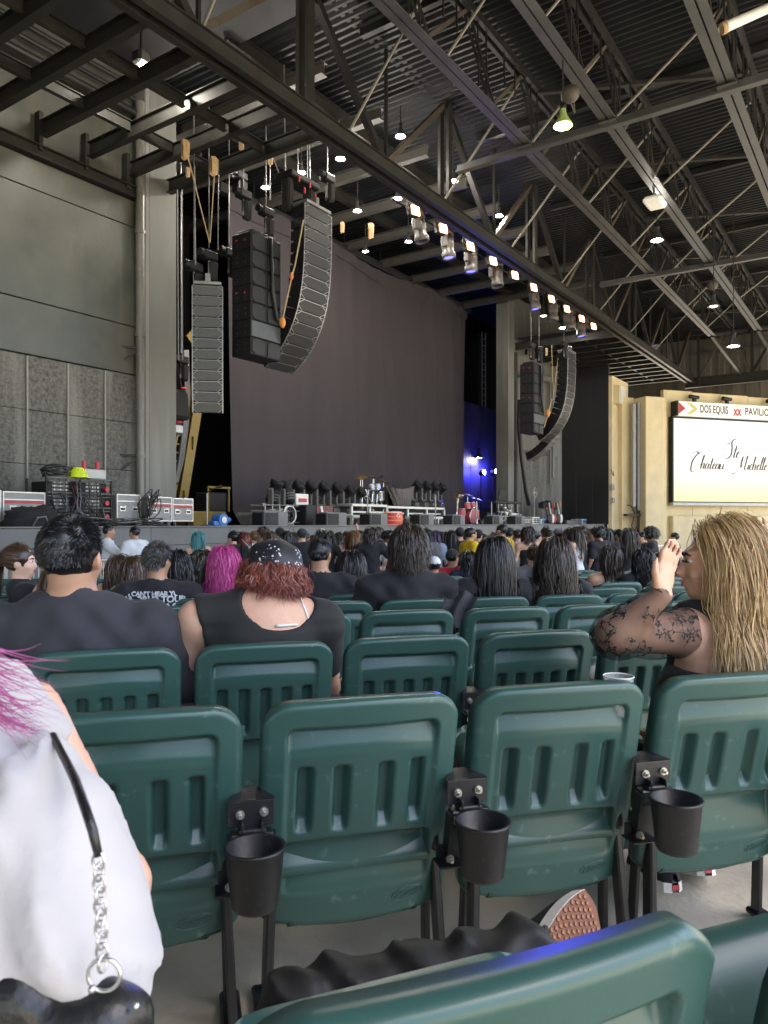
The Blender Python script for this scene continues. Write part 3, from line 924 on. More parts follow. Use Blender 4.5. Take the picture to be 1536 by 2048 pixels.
def sub_stack(label, P, w, h, d, n):
    root = thing('subwoofer_column', label, 'loudspeaker', tuple(P), 'hanging subwoofer columns', local=True)
    bx = MB().box((0, d / 2, 0), (w, d, h * .985), .012).mesh('speaker_box')
    bx.materials.append(M_cab)
    g1 = MB()
    for s in (-1, 1):
        a = [(s * w * .05, 0, -h * .43), (s * w * .36, 0, -h * .43), (s * w * .46, 0, -h * .28), (s * w * .46, 0, h * .28), (s * w * .36, 0, h * .43), (s * w * .14, 0, h * .43), (s * w * .05, 0, h * .26), (s * w * .05, 0, -h * .26)]
        a = a if s > 0 else a[::-1]
        g1.prism(a, (0, -.02, 0), (0, -.001, 0))
    gm = g1.mesh('grille'); gm.materials.append(M_grille)
    p1 = MB().box((0, -.01, 0), (w * .96, .02, h * .9), .005).mesh('back_plate'); p1.materials.append(mat('plate_grey', (.075, .078, .082), .4, .3, var=.2, scale=6))
    hd = MB()
    for yy in (.28, .72):
        hd.box((-w / 2 - .004, d * yy, h * .12), (.012, .09, .05), .004).box((-w / 2 - .004, d * yy, -h * .2), (.012, .05, .09), .004)
    hm = hd.mesh('handle'); hm.materials.append(M_black)
    rd = MB().box((-w / 2 - .006, d * .3, .02), (.012, .06, .04), .004).box((-w / 2 - .006, d * .75, .05), (.012, .06, .04), .004).mesh('red_cap'); rd.materials.append(M_red)
    for k in range(n):
        o = bpy.data.objects.new('speaker_box', bx); COL.objects.link(o)
        o.parent = root; o.location = (0, 0, -h * (k + .5))
        for me, nm in ((p1 if k in (n - 2,) else gm, 'grille'), (hm, 'handle')):
            q = bpy.data.objects.new(nm, me); COL.objects.link(q); q.parent = o
        if k in (0, 3):
            q = bpy.data.objects.new('red_cap', rd); COL.objects.link(q); q.parent = o
    MB().box((0, d / 2, .06), (w * .8, d * .8, .1), .02).build('bumper_frame', M_black, root)
    MB().tube([(.12, -.05, 0), (.15, -.09, -h * 3), (.3, -.1, -h * 4.6), (.8, .1, -h * 4.9), (1.0, .3, -h * 4.2)], .05, 6).build('cable_loom', M_cable, root, True)
    return root
P = onY(532, 474, 13.4)
sub_stack('hanging column of seven square subwoofers beside the large line array', P, 1.12, .445, .66, 7)
P = onY(1077, 730, 13.4)
sub_stack('hanging column of subwoofers with pale grilles at the right of the stage', P, 1.12, .445, .66, 7)
P = onY(596, 372, 13.2)
mf = thing('motor_frame', 'black motor frame with red shackles above the large line array', 'rigging', tuple(P))
MB().box(P + (0, 0, .1), (1.2, .6, .16), .03).build('header', M_cab, mf)
for s in (-.42, .42):
    MB().box(P + (s, 0, -.38), (.22, .3, .85), .05).build('chain_bag', M_void, mf)
for k in range(4):
    MB().box(P + (-.3 + .22 * k, -.3, .0 - .22 * (k % 2)), (.05, .05, .16), .015).build('shackle', M_red, mf)
for dx in (-.5, 0, .5):
    MB().tube([P + (dx, 0, .2), P + (dx, .05, 3.0)], .018, 5).build('chain', M_rig, mf)
hl = [('small chain hoist above the subwoofers on the left', 487, 300, 390, 14.0), ('second small chain hoist above the subwoofers', 532, 300, 425, 13.9), ('chain hoist at the top right of the large array', 655, 260, 357, 12.9),
      ('chain hoist with long bag above the small speaker column', 418, 420, 512, 14.4), ('chain hoist left of the small speaker column', 388, 420, 535, 14.5), ('chain hoist right of the small speaker column', 458, 430, 507, 14.8),
      ('chain hoist beside the pillar over the black cable bag', 362, 500, 720, 17.4), ('chain hoist in front of the curtain top, dark', 480, 250, 352, 16.0), ('chain hoist over the right subwoofers, left', 1062, 560, 692, 13.5),
      ('chain hoist over the right subwoofers, right', 1078, 560, 698, 13.4), ('chain hoist over the right line array', 1128, 560, 690, 12.7)]
for h_ in hl: hoist(*h_)
wc = [((430, 330), (420, 485)), ((375, 310), (419, 485)), ((437, 320), (436, 500)), ((389, 330), (391, 530)), ((355, 380), (357, 720)), ((364, 380), (365, 720)), ((545, 310), (570, 380)), ((615, 240), (615, 365)), ((655, 250), (655, 350)), ((540, 300), (541, 400)),
      ((1103, 690), (1107, 800)), ((1118, 700), (1106, 800)), ((1124, 700), (1107, 790))]
for k, (a, b) in enumerate(wc):
    tag(MB().tube([onY(*a, 14.2), onY(*b, 14.2)], .016, 5).build('wire_sling', M_rope if k in (0, 1, 10, 11) else M_cable2), 'thin steel sling hanging from the beams, %s' % ['right leg of the pale V', 'left leg of the pale V', 'dark one right of the pale V', 'dark one left of the pale V', 'outer one beside the pillar', 'inner one beside the pillar', 'slanting one over the motor frame', 'upright one over the motor frame', 'upright one over the array hoist', 'upright one over the subwoofers', 'left leg over the right array', 'right leg over the right array', 'third leg over the right array'][k], 'sling', 'rigging slings')
for k, (px, py, s) in enumerate(((371, 300, .42), (428, 333, .42), (541, 318, .3), (483, 288, .3), (376, 345, .22), (685, 455, .3), (742, 462, .45), (812, 580, .0), (1058, 700, .35), (1093, 704, .35))):
    if s == 0: continue
    P = onY(px, py, 13.8)
    b = MB()
    pts = np.array([[(-.5, -.06, .5), (-.42, -.1, 0), (-.46, -.08, -.5)], [(0, -.14, .55), (.03, -.16, 0), (.0, -.13, -.56)], [(.5, -.06, .5), (.42, -.1, .05), (.36, -.08, -.42)]]) * np.array((s * .55, s, s))
    b.grid(pts + P)
    b.grid(pts * np.array((1, -1, 1)) + P, True)
    tag(b.build('burlap_pad', M_tan), 'tan burlap pad wrapped on a beam, %s' % ['biggest, at the left end of the grid', 'over the small speaker column', 'over the motor frame left', 'further back over the curtain corner', 'small one below the biggest', 'hanging by the curtain top', 'hanging near the warm lamps', '', 'over the right subwoofers', 'over the right line array'][k], 'pad', 'burlap beam pads')
rp = tag(MB().tube([onY(607, 440, 12.4), onY(590, 530, 12.4), onY(583, 555, 12.4), onY(565, 640, 12.6)], .022, 5).build('pull_back_rope', M_rope), 'tan rope with orange hook pulling the large array back', 'rope')
MB().ellipsoid(onY(565, 645, 12.55), (.08, .08, .14)).ellipsoid(onY(583, 552, 12.35), (.05, .05, .1)).build('orange_hook', M_orange, rp, True)
rp = tag(MB().tube([onY(1104, 798, 12.7), onY(1097, 825, 12.8), onY(1088, 855, 13)], .025, 5).build('pull_back_rope', M_rope), 'rope with orange hook pulling the right array back', 'rope')
MB().ellipsoid(onY(1096, 826, 12.75), (.1, .1, .17)).build('orange_hook', M_orange, rp, True)
cl = tag(MB().tube([onY(1040, 800, 15.5), onY(1038, 850, 15.5), onY(1044, 920, 15.5), onY(1052, 980, 15.5), onY(1058, 1010, 15.5)], .11, 7).build('cable_loom', M_cable, None, True), 'black cable loom hanging down the wall below the right subwoofers', 'cable')
cl = thing('cable_bundle', 'thick grey cable bundle sweeping down behind the left cases', 'cable', onY(345, 1000, 17.6))
for k in range(13):
    o = (k - 6) * .8
    MB().tube([onY(372 + o * .9, 700, 17.6), onY(374 + o, 790, 17.6), onY(371 + o * 1.1, 850, 17.6), onY(362 + o, 920, 17.5 + .03 * k), onY(352 + o * .7, 965, 17.4), onY(338 + o, 985, 17.0), onY(315, 992 + k * .8, 16.2), onY(296 - k, 1000 + k, 15.6), onY(285 - 2 * k, 1020 + k, 15.3)], .03, 5).build('cable', M_cable2 if k % 3 else M_cable, cl, True)
P = onY(353, 810, 17.0)
bg_ = thing('hanging_cable_bag', 'black fabric bag slung beside the left pillar', 'bag', tuple(P))
MB().box(P, (.75, .5, .85), .1, taper=(.8, .8)).build('bag', M_void, bg_)
MB().tube([P + (-.2, 0, .4), P + (0, 0, 1.2), P + (.22, 0, .4)], .02, 5).build('strap', M_cable, bg_)
MB().ellipsoid(P + (.1, -.2, .47), (.12, .06, .04)).ellipsoid(P + (.0, -.1, -.5), (.12, .08, .05)).build('red_tab', M_red, bg_)
MB().box(P + (-.05, 0, -.7), (.4, .3, .3), .05).build('cable_spool', M_rig, bg_)

# ------------------------------------------------------------------ front lighting truss: warm lamps, moving heads, drape
M_lamp = mat('warm_lamp_glass', (1, .7, .5), .4, var=0, rvar=0, emit=(1.0, .40, .18), estr=2.4)
M_led = mat('blue_lens', (.02, .02, .3), .2, var=0, emit=(.05, .05, 1.0), estr=2.5)
YT = 12.0
XL = [onY(px, py, YT) for px, py in ((817, 429), (873, 462), (928, 495), (974, 523), (1018, 550), (1056, 576), (1092, 599), (1123, 620), (1153, 639), (1177, 656))]
TZ = float(np.mean([p[2] for p in XL]))
lt = thing('lighting_truss', 'black lighting truss with grey skirt under the stage front truss', 'lighting truss', (26, YT, TZ))
x0, x1 = XL[0][0] - .6, XL[-1][0] + 1.6
for dy, dz in ((-.2, .25), (.2, .25), (-.2, .65), (.2, .65)):
    MB().cyl((x0, YT + dy, TZ + dz), (x1, YT + dy, TZ + dz), .03, n=6).build('tube', M_cab, lt)
for k in range(22):
    x = x0 + (x1 - x0) * k / 22
    MB().beam((x, YT - .2, TZ + .25), (x + .36, YT - .2, TZ + .65), .025, .025).beam((x + .36, YT - .2, TZ + .65), (x + .72, YT - .2, TZ + .25), .025, .025).build('lacing', M_cab, lt)
P = np.array([[(x0 + (x1 - x0) * i / 90, YT - .32 + .035 * math.sin(i * 1.7) + .02 * math.sin(i * .6), TZ + z + (.03 * math.sin(i * .8) if j == 0 else 0)) for j, z in enumerate((.26, .5, .8))] for i in range(91)])
MB().grid(P, True).build('skirt', mat('truss_skirt', (.07, .066, .066), .85, var=.12, scale=2), lt, True)
for i, p in enumerate(XL):
    q = np.array([p[0], YT - .25, TZ])
    lo = thing('blinder_lamp', 'warm glowing square stage lamp, %s from the left on the truss' % ['first', 'second', 'third', 'fourth', 'fifth', 'sixth', 'seventh', 'eighth', 'ninth', 'tenth'][i], 'stage lamp', tuple(q), 'warm lamps on the lighting truss')
    Mq = rotz(R(-20)) @ rotx(R(-12))
    MB().box(q + (0, .12, 0), (.36, .16, .36), .03, Mq).beam(q + (-.25, .1, 0), q + (-.25, .15, .35), .03, .05).beam(q + (.25, .1, 0), q + (.25, .15, .35), .03, .05).build('housing', M_cab, lo)
    MB().box(q, (.30, .06, .30), .02, Mq).build('lens', M_lamp, lo)
M_mh = mat('moving_head_grey', (.075, .072, .070), .45, var=.25, scale=9)
def moving_head(label, P, s, tilt, pan, group, hang=True, blue=False):
    root = thing('moving_head_light', label, 'stage light', tuple(P), group, local=True, rz=pan)
    d = -1 if hang else 1
    MB().box((0, 0, d * -.02 * s), (.42 * s, .36 * s, .16 * s), .03 * s).build('base', M_mh, root)
    y = MB()
    for t in (-1, 1):
        y.box((t * .235 * s, 0, d * .34 * s), (.075 * s, .17 * s, .48 * s), .03 * s)
    y.box((0, 0, d * .12 * s), (.5 * s, .2 * s, .09 * s), .03 * s)
    y.build('yoke', M_mh, root)
    M = rotx(tilt)
    c = np.array((0, 0, d * .48 * s))
    prof = [(0, -.30), (.13, -.30), (.16, -.22), (.165, 0), (.15, .05), (.15, .16), (.18, .20), (.18, .32), (.15, .33), (.14, .28), (0, .28)]
    hd = MB().lathe([(r * s, z * s) for r, z in prof], 14, c, M)
    h_ = hd.build('head', M_cab if not hang else M_mh, root, True)
    MB().lathe([(.0, .285 * s), (.14 * s, .285 * s)], 14, c, M).build('lens', M_led if blue else mat('dark_lens', (.03, .03, .04), .12, var=0, coat=.5), root)
    for k in range(3):
        MB().lathe([(.168 * s, (-.2 + .07 * k) * s), (.172 * s, (-.18 + .07 * k) * s), (.168 * s, (-.16 + .07 * k) * s)], 14, c, M).build('cooling_rib', M_mh, root)
    return root
for i, (px, py, bl) in enumerate(((842, 468, 0), (898, 498, 1), (944, 525, 1), (994, 556, 0), (1071, 602, 1), (1108, 627, 0), (1139, 645, 0), (1163, 660, 1))):
    P = onY(px, py, YT)
    P[2] = TZ + .35
    P[1] = YT + .05
    moving_head('grey moving head light hanging from the truss, %s from the left' % ['first', 'second', 'third', 'fourth', 'fifth', 'sixth', 'seventh', 'last'][i], P, 1.25, R(180 - 12 + 5 * (i % 3)), R(20 - 10 * (i % 4)), 'moving heads hanging from the truss', True, bool(bl))

# ------------------------------------------------------------------ pendant house lamps
M_bulb = mat('lamp_glow', (1, .95, .85), .4, var=0, rvar=0, emit=(1, .93, .80), estr=40)
M_shade = mat('lamp_shade', (.05, .05, .048), .35, .4, var=.1)
M_gbulb = mat('green_lamp_glow', (.8, 1, .6), .4, var=0, rvar=0, emit=(.75, 1.0, .50), estr=30)
M_dim = mat('dim_lamp_glow', (.9, .9, .85), .4, var=0, rvar=0, emit=(1, .95, .85), estr=2)
def lamp(label, P, s=1.0, lit=1, watts=0, col=(1, .92, .8), top=12.0, green=False):
    root = thing('pendant_lamp', label, 'lamp', tuple(P), 'pendant lamps under the roof')
    MB().lathe([(.07 * s, .34 * s), (.09 * s, .20 * s), (.12 * s, .12 * s), (.22 * s, -.05 * s), (.25 * s, -.12 * s), (.235 * s, -.12 * s), (.20 * s, -.04 * s), (.10 * s, .10 * s)], 18, P).build('shade', mat('green_shade', (.35, .48, .14), .3, .2) if green else M_shade, root, True)
    MB().ellipsoid(P + (0, 0, -.06 * s), (.16 * s, .16 * s, .08 * s)).build('bulb', (M_gbulb if green else M_bulb) if lit == 1 else M_dim, root, True)
    MB().lathe([(.0, .46 * s), (.08 * s, .46 * s), (.09 * s, .33 * s), (.06 * s, .30 * s)], 10, P).build('ballast', M_steel2, root, True)
    MB().tube([P + (0, 0, .44 * s), (P[0], P[1], max(top, P[2] + .8))], .018, 5).build('hanger', M_steel, root)
    if watts:
        l = bpy.data.lights.new('lamp_light', 'POINT')
        l.energy = watts; l.color = col; l.shadow_soft_size = .15
        o = bpy.data.objects.new('lamp_light', l)
        COL.objects.link(o); o.parent = root
        o.matrix_parent_inverse = Matrix.Translation(-Vector(P))
        o.location = tuple(P - np.array((0, 0, .2 * s)))
LP = [(602, 341, 17.5, 150), (681, 313, 17, 150), (801, 268, 16.0, 90), (907, 358, 18, 150), (715, 418, 20.0, 120), (795, 393, 20.5, 120), (817, 480, 22.5, 60), (731, 500, 23.5, 0), (998, 428, 18.5, 120), (531, 371, 22, 60), (400, 325, 20, 120)]
for i, (px, py, Y, W_) in enumerate(LP):
    lamp('bright pendant lamp above the stage, %s' % ['left of the array hoist', 'right of the array hoist', 'highest one in the truss bay', 'between the truss webs', 'low one behind the curtain top', 'just left of the warm lamps', 'under the first warm lamp', 'lowest one by the curtain edge', 'right one in the third truss bay', 'dim one above the subwoofers', 'over the left beam grid'][i], onZ(px, py, 10.5 if i != 2 else 10.9), .62, 1, W_ * .6, top=11.5)
lamp('green glowing pendant lamp under the pale chord at upper right', onY(1126, 243, 6.0), .85, 1, 25, (.75, 1, .5), HB, True)
lamp('bright pendant lamp between the roof trusses at right', onY(1314, 475, 6.6), .9, 1, 40)
lamp('dim pendant lamp hanging near the far roof end', onY(1427, 608, 5.6), .9, 0)
lamp('lit pendant lamp in front of the ribbed siding', onY(1467, 687, 5.0), 1.0, 1, 25)
lamp('unlit pendant lamp below the moving heads, left', onY(1087, 628, 13.2), .9, 0)
lamp('lit pendant lamp below the moving heads, right', onY(1126, 652, 13.2), .9, 1, 25)
lamp('pendant lamp glowing beside the blue lights', onY(958, 912, 20.0), 1.0, 1, 20)
P = onY(288, 128, 13.4)
fd = thing('flood_light', 'white flood light on the left beam grid', 'lamp', tuple(P))
MB().box(P + (0, .1, .15), (.3, .3, .3), .05).build('housing', M_shade, fd)
MB().ellipsoid(P + (.05, 0, -.1), (.16, .16, .08), M=rotx(.5)).build('bulb', M_bulb, fd, True)
MB().tube([P + (0, .1, .3), P + (0, .1, 1.0)], .03, 5).build('hanger', M_steel, fd)
l = bpy.data.lights.new('lamp_light', 'POINT'); l.energy = 60; l.color = (1, .93, .78); l.shadow_soft_size = .12
o = bpy.data.objects.new('lamp_light', l); COL.objects.link(o); o.parent = fd; o.matrix_parent_inverse = Matrix.Translation(-Vector(P)); o.location = tuple(P + (.1, -.1, -.35))
P = onY(1310, 405, 5.9)
ap = thing('wireless_antenna', 'flat white rounded box under the pale roof chord', 'antenna', tuple(P))
MB().box(P, (.75, .55, .22), .08).build('case', M_white, ap)
MB().tube([P + (0, 0, .1), P + (0, .05, .5)], .035, 6).build('bracket', M_rig, ap)
for (px, py, nm) in ((1140, 188, 'brown speaker horn clamped to the pale chord above the green lamp'), (1425, 570, 'brown speaker horn clamped to the far pale chord')):
    P = onY(px, py, 6.0)
    hr = thing('horn_fixture', nm, 'fixture', tuple(P), 'brown fixtures under the roof chord')
    MB().ellipsoid(P, (.18, .22, .2)).build('body', M_rust, hr, True)
    MB().tube([P + (0, 0, -.15), P + (.3, 0, -.3), P + (.2, 0, .1)], .02, 5).build('cable', M_rust, hr)
P0, P1 = onY(1450, 55, 2.6), onY(1536, 15, 1.6)
vp = thing('vent_tube', 'pale tube with tan end by the nearest roof chord', 'tube', tuple(P0))
MB().cyl(onY(1447, 56, 3.0), onY(1600, -12, 2.0), .11, n=12).build('tube', M_white, vp, True)
MB().cyl(onY(1443, 58, 3.03), onY(1452, 54, 2.95), .125, n=12).build('end_cap', M_tan, vp, True)

# ------------------------------------------------------------------ blue stage lights
M_blue = mat('blue_lamp_glow', (.5, .5, 1), .3, var=0, rvar=0, emit=(.45, .5, 1.0), estr=25)
for i, (px, py) in enumerate(((965, 945), (989, 944))):
    P = onY(px, py, 19.5)
    bl = thing('blue_spotlight', ('left one of two glaring blue spotlights on stands', 'right one of two glaring blue spotlights on stands')[i], 'spotlight', tuple(P), 'blue spotlights on stands')
    MB().lathe([(.0, -.2), (.16, -.18), (.2, .1), (.17, .1)], 14, P, rotx(R(75)) ).build('housing', M_cab, bl, True)
    MB().ellipsoid(P + (0, -.1, 0), (.16, .06, .16)).build('lens', M_blue, bl, True)
    MB().cyl((P[0], P[1] + .1, DK), P + (0, .1, 0), .03, n=6).build('stand', M_cab, bl)
    for a in range(3):
        MB().cyl((P[0], P[1] + .1, .6), (P[0] + .45 * math.cos(a * 2.1), P[1] + .1 + .45 * math.sin(a * 2.1), DK), .02, n=5).build('stand_leg', M_cab, bl)
    l = bpy.data.lights.new('lamp_light', 'SPOT'); l.energy = 500; l.color = (.04, .04, 1.0); l.shadow_soft_size = .12; l.spot_size = R(40); l.spot_blend = .6
    o = bpy.data.objects.new('lamp_light', l); COL.objects.link(o); o.parent = bl; o.matrix_parent_inverse = Matrix.Translation(-Vector(P)); o.location = tuple(P + (0, -.3, .05)); o.rotation_euler = Vector(tuple(P)).to_track_quat('Z', 'Y').to_euler()
    l2_ = bpy.data.lights.new('lamp_glow', 'POINT'); l2_.energy = 70; l2_.color = (.03, .03, 1.0); l2_.shadow_soft_size = .12  # added point light behind each lamp to tint the flat blue
    o = bpy.data.objects.new('lamp_glow', l2_); COL.objects.link(o); o.parent = bl; o.matrix_parent_inverse = Matrix.Translation(-Vector(P)); o.location = tuple(P + (0, .35, .05))

# ------------------------------------------------------------------ stage gear
M_case = mat('case_grey', (.28, .28, .265), .55, var=.18, scale=4, bump=.1, bscale=60, streak=((.20, .20, .19), .5, (1, 1, .3), 4, .56))
M_alu = mat('aluminium_edge', (.45, .45, .44), .35, .8, var=.15)
M_redstripe = mat('red_stripe', (.48, .04, .05), .5)
def flight_case(label, x0, x1, Y, z1, d=.75, red=True, m=None):
    """x0, x1 and z1 in metres; stands on the deck on castors"""
    w_, zb = x1 - x0, DK + .12
    root = thing('flight_case', label, 'flight case', ((x0 + x1) / 2, Y, DK), 'equipment cases along the stage front')
    h = z1 - zb
    MB().box(((x0 + x1) / 2, Y + d / 2, zb + h / 2), (w_, d, h), .02).build('case', m or M_case, root)
    for zz in (zb + .02, z1 - .01, z1 - .16):
        MB().box(((x0 + x1) / 2, Y - .006, zz), (w_ * 1.0, .014, .03), .003).build('edge_strip', M_alu, root)
    for xx in (x0 + .012, x1 - .012):
        MB().box((xx, Y - .007, zb + h / 2), (.028, .016, h), .003).build('edge_strip', M_alu, root)
    if red:
        MB().box(((x0 + x1) / 2, Y - .004, z1 - .21), (w_ * .97, .012, .055), .002).build('red_stripe', M_redstripe, root)
    for t in (.24, .76):
        MB().box((x0 + w_ * t, Y - .008, z1 - .34), (.17, .02, .12), .006).build('latch_dish', M_alu, root)
        MB().box((x0 + w_ * t, Y - .02, z1 - .34), (.11, .02, .05), .006).build('latch', M_black, root)
    for xx in (x0 + .1, x1 - .1):
        for yy in (Y + .1, Y + d - .1):
            MB().cyl((xx - .025, yy, DK + .06), (xx + .025, yy, DK + .06), .06, n=10).build('castor', M_black, root)
YG = 14.9
def ex(px, Y=YG): return onY(px, 1000, Y)[0]
flight_case('grey flight case with red stripe at the left stage corner', ex(5), ex(90), YG, onY(45, 984, YG)[2])
flight_case('grey flight case cut by the left picture edge', ex(5) - 1.05, ex(2), YG, onY(45, 982, YG)[2])
flight_case('pale flight case with open door right of the amplifier rack', ex(233), ex(281), YG, onY(255, 989, YG)[2], red=False)
flight_case('grey flight case with red stripe, left one of the pair by the pillar', ex(296), ex(343), YG, onY(320, 994, YG)[2])
flight_case('grey flight case with red stripe, right one of the pair by the pillar', ex(344.5), ex(386), YG, onY(365, 997, YG)[2])
# amplifier racks
ra = thing('amplifier_rack', 'black open amplifier rack full of cables on the stage corner', 'amplifier rack', (ex(155), YG, DK))
x0, x1 = ex(93), ex(222)
zt0, zt1 = DK + .06, onY(160, 958, YG)[2]
M_ampf = mat('amp_front', (.16, .16, .16), .4, .4, var=.5, scale=16)
for cx, cw_ in ((.27, .5), (.76, .46)):
    for cz in (.22, .53, .84):
        xx = x0 + (x1 - x0) * cx
        zz = zt0 + (zt1 - zt0) * cz - .05
        MB().box((xx, YG + .4, zz), ((x1 - x0) * cw_ * .9, .6, (zt1 - zt0) * .27), .01).build('amplifier', M_black, ra)
        for r_ in range(4):
            MB().box((xx - .05, YG + .09, zz - .12 + r_ * .08), ((x1 - x0) * cw_ * .5, .02, .055), .004).build('front_panel', M_ampf, ra)
            for q in range(3):
                MB().box((xx - .2 + q * .14, YG + .075, zz - .12 + r_ * .08), (.03, .02, .03), .002).build('connector', M_white if (q + r_) % 2 else M_alu, ra)
        MB().cyl((xx + .27, YG + .12, zz), (xx + .27, YG - .02, zz), .055, n=10).build('red_plug', M_redstripe, ra)
for f in (0, .5, 1.0):
    xx = x0 + (x1 - x0) * f
    for yy in (0, .75):
        MB().cyl((xx, YG + yy, zt0), (xx, YG + yy, zt1), .03, n=8).build('rack_post', M_black, ra)
for zz in (zt0 + .05, zt0 + (zt1 - zt0) * .36, zt0 + (zt1 - zt0) * .68, zt1):
    MB().cyl((x0, YG, zz), (x1, YG, zz), .022, n=6).cyl((x0, YG, zz - .07), (x1, YG, zz - .07), .014, n=6).build('rack_rail', M_rig, ra)
rng = np.random.default_rng(5)
for k in range(46):
    a = np.array((x0 + rng.random() * (x1 - x0), YG - .02, zt0 + rng.random() * (zt1 - zt0)))
    b = np.array((a[0] + rng.normal() * .35, YG - .06 - .1 * rng.random(), DK + .05 + .15 * rng.random()))
    m_ = (a + b) / 2 + (rng.normal() * .12, -.12, -.15)
    MB().tube([a, (a + m_) / 2 + (0, -.04, -.05), m_, (b + m_) / 2 + (.05, -.02, 0), b], .013, 5).build('cable', [M_cable, M_cable, M_cable2, M_cable, M_orange if k % 10 == 0 else M_cable][k % 5], ra, True)
tb = thing('coiled_cable', 'coil of black cable on top of the amplifier rack', 'cable', (ex(130), YG, zt1))
for k in range(7):
    th = np.linspace(0, 2 * math.pi, 22, endpoint=False)
    MB().tube(np.column_stack([ex(135) + (.32 + .03 * k % .08) * np.cos(th), YG + .35 + .28 * np.sin(th), zt1 + .1 + .025 * k + .05 * np.sin(th * 2 + k)]), .016, 5, True).build('cable_turn', M_cable, tb, True)
pdx = thing('power_box', 'small grey power box with red plugs on the amplifier rack', 'power box', (ex(188), YG, zt1))
MB().box((ex(188), YG + .3, zt1 + .13), (.75, .45, .22), .02).build('box', M_metalbox, pdx)
for dx in (-.12, .22):
    MB().cyl((ex(188) + dx, YG + .2, zt1 + .24), (ex(188) + dx, YG + .2, zt1 + .42), .05, n=10).build('red_plug', M_redstripe, pdx)
hm = thing('hard_hat', 'bright yellow-green hard hat on the amplifier rack', 'helmet', (ex(164), YG, zt1))
q = np.array((ex(163), YG + .15, zt1 + .02))
MB().lathe([(.24, .02), (.22, .03), (.205, .10), (.17, .19), (.10, .245), (0, .26)], 18, q).build('shell', mat('hivis_yellow', (.62, .75, .03), .35), hm, True)
MB().lathe([(.19, .02), (.29, .012), (.29, .02), (.2, .04)], 18, q).build('brim', MATS['hivis_yellow'], hm, True)
for a in (-.5, 0, .5):
    MB().box(q + (.16 * math.sin(a), -.16 * math.cos(a), .16), (.03, .03, .06), .005, rotz(a)).build('vent_slot', M_black, hm)
sk = thing('black_bag', 'crumpled black bag in front of the left flight case', 'bag', (ex(45), YG - .4, DK))
sdf_later = []
rr = np.random.default_rng(3)
n_, m_ = 18, 9
V = []
for i in range(m_ + 1):
    ph = math.pi / 2 * i / m_
    for k in range(n_):
        th = 2 * math.pi * k / n_
        r_ = 1 + .22 * rr.normal() * math.sin(2 * ph) * .6
        V.append((ex(44) + .62 * r_ * math.cos(ph) * math.cos(th), YG - .38 + .3 * r_ * math.cos(ph) * math.sin(th), DK + .42 * r_ * math.sin(ph)))
MB().add(V, [(i * n_ + k, i * n_ + (k + 1) % n_, (i + 1) * n_ + (k + 1) % n_, (i + 1) * n_ + k) for i in range(m_) for k in range(n_)]).build('bag', M_void, sk, True)
MB().tube([(ex(28), YG - .68, DK + .02), (ex(36), YG - .72, DK + .2), (ex(52), YG - .72, DK + .22), (ex(60), YG - .68, DK + .03)], .018, 5).build('handle', M_cable2, sk, True)
cp = thing('cable_heap', 'heap of loose black cable below the amplifier rack and cases', 'cable', (ex(180), YG - .3, DK))
for k in range(34):
    th = np.linspace(0, 2 * math.pi, 14, endpoint=False)
    cx = ex(100 + rng.random() * 190); rr_ = .12 + .22 * rng.random()
    MB().tube(np.column_stack([cx + rr_ * 1.5 * np.cos(th), YG - .3 + .14 * rng.random() + rr_ * .6 * np.sin(th), DK + .03 + .13 * rng.random() + .05 * np.sin(th + k)]), .014, 5, True).build('cable_turn', M_cable if k % 4 else M_cable2, cp, True)
for k in range(9):
    th = np.linspace(0, 2 * math.pi, 20, endpoint=False)
    MB().tube(np.column_stack([ex(287) + .03 * k - .1 + (.13 + .03 * (k % 3)) * np.cos(th), YG - .1 - .02 * k + .03 * np.sin(3 * th + k), DK + .42 + .05 * (k % 4) + (.24 + .03 * (k % 4)) * np.sin(th + .3 * k)]), .013, 5, True).build('cable_turn', M_cable, cp, True)

def mic_stand(label, px, Y, ztop, boom=True, ang=0.6, m=None):
    x = ex(px, Y)
    root = thing('microphone_stand', label, 'microphone stand', (x, Y, DK), 'microphone stands on the stage')
    MB().cyl((x, Y, DK), (x, Y, ztop), .022, n=7).build('pole', m or M_rig, root)
    MB().cyl((x, Y, DK), (x, Y, DK + .04), .16, .12, 14).build('base', M_cab, root)
    e = np.array((x + .28 * math.cos(ang), Y - .1, ztop + .02 + .22 * math.sin(ang)))
    MB().cyl((x - .1 * math.cos(ang), Y, ztop - .08 * math.sin(ang)), e, .014, n=6).build('boom', M_cab, root)
    MB().cyl(e, e + (.12, -.02, .02), .022, .035, 8).ellipsoid(e + (.14, -.02, .03), (.045, .045, .045), 8, 6).build('microphone', M_cab, root, True)
mic_stand('tall microphone stand left of the big curtain', 414, 15.0, onY(414, 985, 15.0)[2])
fan = thing('floor_blower', 'small blue floor blower on the stage by the curtain', 'blower', (ex(440, 15.0), 15, DK))
q = np.array((ex(440, 15.0), 15.0, DK + .17))
M_bluep = mat('blue_plastic', (.03, .16, .50), .4)
MB().cyl(q + (0, -.15, 0), q + (0, .15, 0), .17, n=18).box(q + (-.12, 0, -.1), (.42, .26, .14), .03).box(q + (.22, 0, .0), (.22, .24, .13), .04).build('housing', M_bluep, fan)
MB().cyl(q + (0, -.17, 0), q + (0, -.15, 0), .09, n=14).build('intake_grille', M_alu, fan)
yd = thing('yellow_riser', 'low yellow edged platform with a black case left of the curtain', 'platform', (ex(420, 18), 18, DK))
a, b = ex(387, 17.5), ex(453, 17.5)
MB().box(((a + b) / 2, 18.2, DK + .22), (b - a, 1.4, .44), .02).build('platform', M_yellow, yd)
